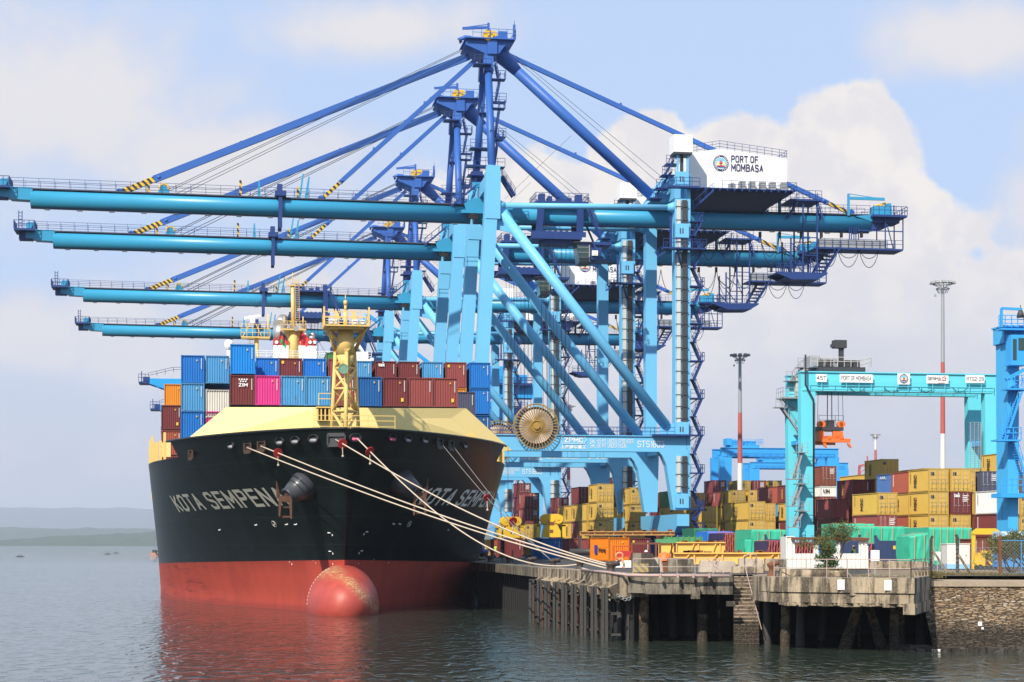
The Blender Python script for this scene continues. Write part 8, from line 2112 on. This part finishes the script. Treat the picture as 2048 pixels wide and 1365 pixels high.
# ================================================================== people
SKIN = paint('dark_skin', (.075, .04, .025), .6, .1); VEST = paint('hi_vis_vest', (.45, .68, .05), .6, .08); TROU = paint('navy_work_trousers', (.02, .025, .05), .8, .1); HATW = paint('white_helmet', (.78, .78, .76), .35, .03)
def person(px, Y, label, rz=0.0, pose=0, helmet=True, sit=0.0):
    t = place('person', label, 'person', px, Y, rz); me = bpy.data.meshes.new('body'); 
    sp_ = .10
    J = {'pel': (0, 0, .95), 'che': (0, .0, 1.32), 'nek': (0, -.01, 1.50), 'hed': (0, -.03, 1.66), 'top': (0, -.02, 1.74),
         'hl': (-.10, 0, .90), 'kl': (-.12, -.04, .50), 'al': (-.12, .02, .08), 'tl': (-.13, -.16, .04), 'hr': (.10, 0, .90), 'kr': (.13, -.02 - .06 * pose, .50), 'ar': (.14, .05, .08), 'tr': (.15, -.13, .04),
         'sl': (-.19, 0, 1.42), 'el': (-.26, .03, 1.14), 'wl': (-.24, -.10 - .1 * pose, .92), 'fl': (-.23, -.15 - .1 * pose, .82), 'sr': (.19, 0, 1.42), 'er': (.27, .02, 1.15), 'wr': (.24, -.16, .98 + .1 * pose), 'fr': (.21, -.22, .92 + .12 * pose)}
    R_ = {'pel': .145, 'che': .165, 'nek': .06, 'hed': .105, 'top': .09, 'hl': .095, 'kl': .065, 'al': .045, 'tl': .04, 'hr': .095, 'kr': .065, 'ar': .045, 'tr': .04, 'sl': .075, 'el': .048, 'wl': .034, 'fl': .03, 'sr': .075, 'er': .048, 'wr': .034, 'fr': .03}
    E_ = [('pel', 'che'), ('che', 'nek'), ('nek', 'hed'), ('hed', 'top'), ('pel', 'hl'), ('hl', 'kl'), ('kl', 'al'), ('al', 'tl'), ('pel', 'hr'), ('hr', 'kr'), ('kr', 'ar'), ('ar', 'tr'), ('che', 'sl'), ('sl', 'el'), ('el', 'wl'), ('wl', 'fl'), ('che', 'sr'), ('sr', 'er'), ('er', 'wr'), ('wr', 'fr')]
    if sit:
        for k in J:
            if k[0] not in 'kat' or k == 'top': J[k] = (J[k][0], J[k][1], J[k][2] - sit)
        for k, x in (('l', -.12), ('r', .13)): J['k' + k] = (x, -.42, .50); J['a' + k] = (x, -.40, .08); J['t' + k] = (x, -.56, .04)
    ks = list(J); me.from_pydata([J[k] for k in ks], [(ks.index(a), ks.index(b)) for a, b in E_], [])
    o = bpy.data.objects.new('body', me); COL.objects.link(o); md = o.modifiers.new('skin', 'SKIN'); sv = me.skin_vertices[0].data
    for i, k in enumerate(ks): sv[i].radius = (R_[k], R_[k] * (.72 if k in ('che', 'pel') else 1)); sv[i].use_root = (k == 'pel')
    ss = o.modifiers.new('sub', 'SUBSURF'); ss.levels = 2; ss.render_levels = 2
    ev = o.evaluated_get(bpy.context.evaluated_depsgraph_get()); m2 = bpy.data.meshes.new_from_object(ev); bpy.data.objects.remove(o)
    for mm_ in (SKIN, VEST, TROU, BLACK): m2.materials.append(mm_)
    for p in m2.polygons:
        c = p.center; p.use_smooth = True; z = c.z
        z += sit if z > .5 else 0; p.material_index = 3 if z < .1 else 2 if z < .92 and abs(c.x) < .22 else 1 if (.92 <= z < 1.5 and abs(c.x) < .24) else (2 if z > 1.0 and abs(c.x) >= .24 and z < 1.45 else 0)
    b_ = link('body', m2, t)
    mb = MB(); hz_ = 1.70 - sit
    if helmet: mb.lathe([(.135, .0), (.13, .05), (.10, .11), (.05, .145), (.005, .15)], 14, c=(0, -.02, hz_)); mb.prism([(-.09, -.02), (.09, -.02), (.07, -.17), (-.07, -.17)], hz_, hz_ + .015, plane='xy'); mb.build('helmet', HATW, t)
    mb = MB(); mb.box(-.16, .16, -.135, -.12, 1.10 - sit, 1.14 - sit); mb.box(-.17, .17, -.12, -.105, 1.24 - sit, 1.27 - sit); mb.build('reflective_bands', WTXT, t)
    mb = MB(); mb.cbox((-.035, -.135, 1.68 - sit), .02, .02, .014); mb.cbox((.035, -.135, 1.68 - sit), .02, .02, .014); mb.prism([(-.015, 1.63 - sit), (.015, 1.63 - sit), (0, 1.67 - sit)], -.155, -.12); mb.box(-.025, .025, -.135, -.125, 1.60 - sit, 1.61 - sit); mb.build('face', paint('face_dark', (.02, .012, .01)) if 'face_dark' not in MATS else MATS['face_dark'], t)
    return t
person(991, 262, 'worker in yellow vest with back to the ship on the quay, left of the pair', 2.6, 0, False)
person(1013, 262, 'worker in yellow vest and white helmet on the quay, right of the pair', -.5, 1, True)
person(1292, 136, 'person in a white helmet just showing above the speckled concrete block', .6, 0, True, .42)
tc_ = place('work_stool', 'small steel stool under the person behind the speckled concrete block', 'stool', 1292, 136); mb = MB(); mb.box(-.2, .2, -.2, .2, .36, .42); mb.build('seat', RUST, tc_)
for x in (-.16, .16): mb = MB(); mb.box(x - .02, x + .02, -.18, .18, 0, .36); mb.build('leg', RUST, tc_)
person(1707, 134.5, 'person in a yellow vest half hidden at the right corner of the white shed', 1.0, 1, False)
# small blue yard truck beside the hull
t = place('tow_truck', 'small dark blue tow truck on the quay beside the ship hull', 'truck', 957, 262, .4); mb = MB(); mb.box(-1.2, 1.3, -.8, .8, .5, 1.1); mb.box(-.2, .7, -.7, .7, 1.1, 2.0); mb.build('body', paint('truck_blue', (.02, .04, .16), .5), t)
for x in (-.8, .8):
    for y in (-.8, .62): mb = MB(); mb.tube((x, y, .42), (x, y + .18, .42), .42, n=16); mb.build('wheel', BLACK, t)
mb = MB(); mb.box(-.1, .6, -.72, -.7, 1.35, 1.85); mb.build('window', GLASS, t)

# ================================================================== boats far off
t = thing('work_barge', 'small rust pink barge with a black tyre fender far off left of the hull', 'boat', at(314, 1108, 700) * V((1, 1, 0)) if False else V(((314 - 1024) * 900 / F, 900, 0)), 0)
mb = MB(); mb.prism([(-3.2, -.3), (3.2, -.3), (4.0, 1.6), (-3.6, 1.6)], -1.5, 1.5); mb.build('hull', paint('barge_pink', (.40, .22, .17), .7, .2), t); mb = MB(); mb.ring((.8, -1.7, 1.5), .9, .3, (0, 1, 0), 16, 6); mb.ring((3.4, -1.7, 1.4), .6, .25, (0, 1, 0), 16, 6); mb.build('tyre_fender', BLACK, t); mb = MB(); mb.box(-2.2, -.4, -1, 1, 1.6, 3.0); mb.box(1.6, 2.4, -.6, .6, 1.6, 2.6); mb.build('deckhouse', DGREY, t)
for px, py, lab in ((40, 1114, 'tiny rowing boat far left on the open water'), (215, 1109, 'tiny boat with two people, left of the small pair near the hull'), (232, 1107, 'tiny boat closest to the far shore in the small pair')):
    Y = CAMZ * F / (py - HORIZON); t = thing('rowing_boat', lab, 'boat', W2(px, Y, 0), .1, 'tiny boats far out on the water'); k = 1.0
    mb = MB(); mb.prism([(-2.0, .1), (-1.6, -.2), (1.6, -.2), (2.1, .35), (1.5, .28), (-1.6, .25)], -.5, .5); mb.build('hull', DGREY, t); mb = MB(); mb.tube((-.5, 0, .2), (-.45, 0, 1.1), .25, .14, 8); mb.tube((.6, 0, .2), (.6, 0, 1.0), .25, .14, 8); mb.build('rower', DGREY, t)

# ================================================================== air
def haze_mat():
    m = bpy.data.materials.new('haze_air'); m.use_nodes = True; n = m.node_tree.nodes; n.remove(n['Principled BSDF']); pv = n.new('ShaderNodeVolumePrincipled')
    pv.inputs['Color'].default_value = (.80, .88, 1.0, 1); pv.inputs['Density'].default_value = 0.00008; pv.inputs['Anisotropy'].default_value = 0.1
    m.node_tree.links.new(pv.outputs[0], n['Material Output'].inputs['Volume']); return m
mb = MB(); mb.box(-18000, 18000, -250, 21500, -8, 480); hz_o = mb.build('haze', haze_mat()); tag(hz_o, 'pale blue air greying the far shore', None, kind='stuff')
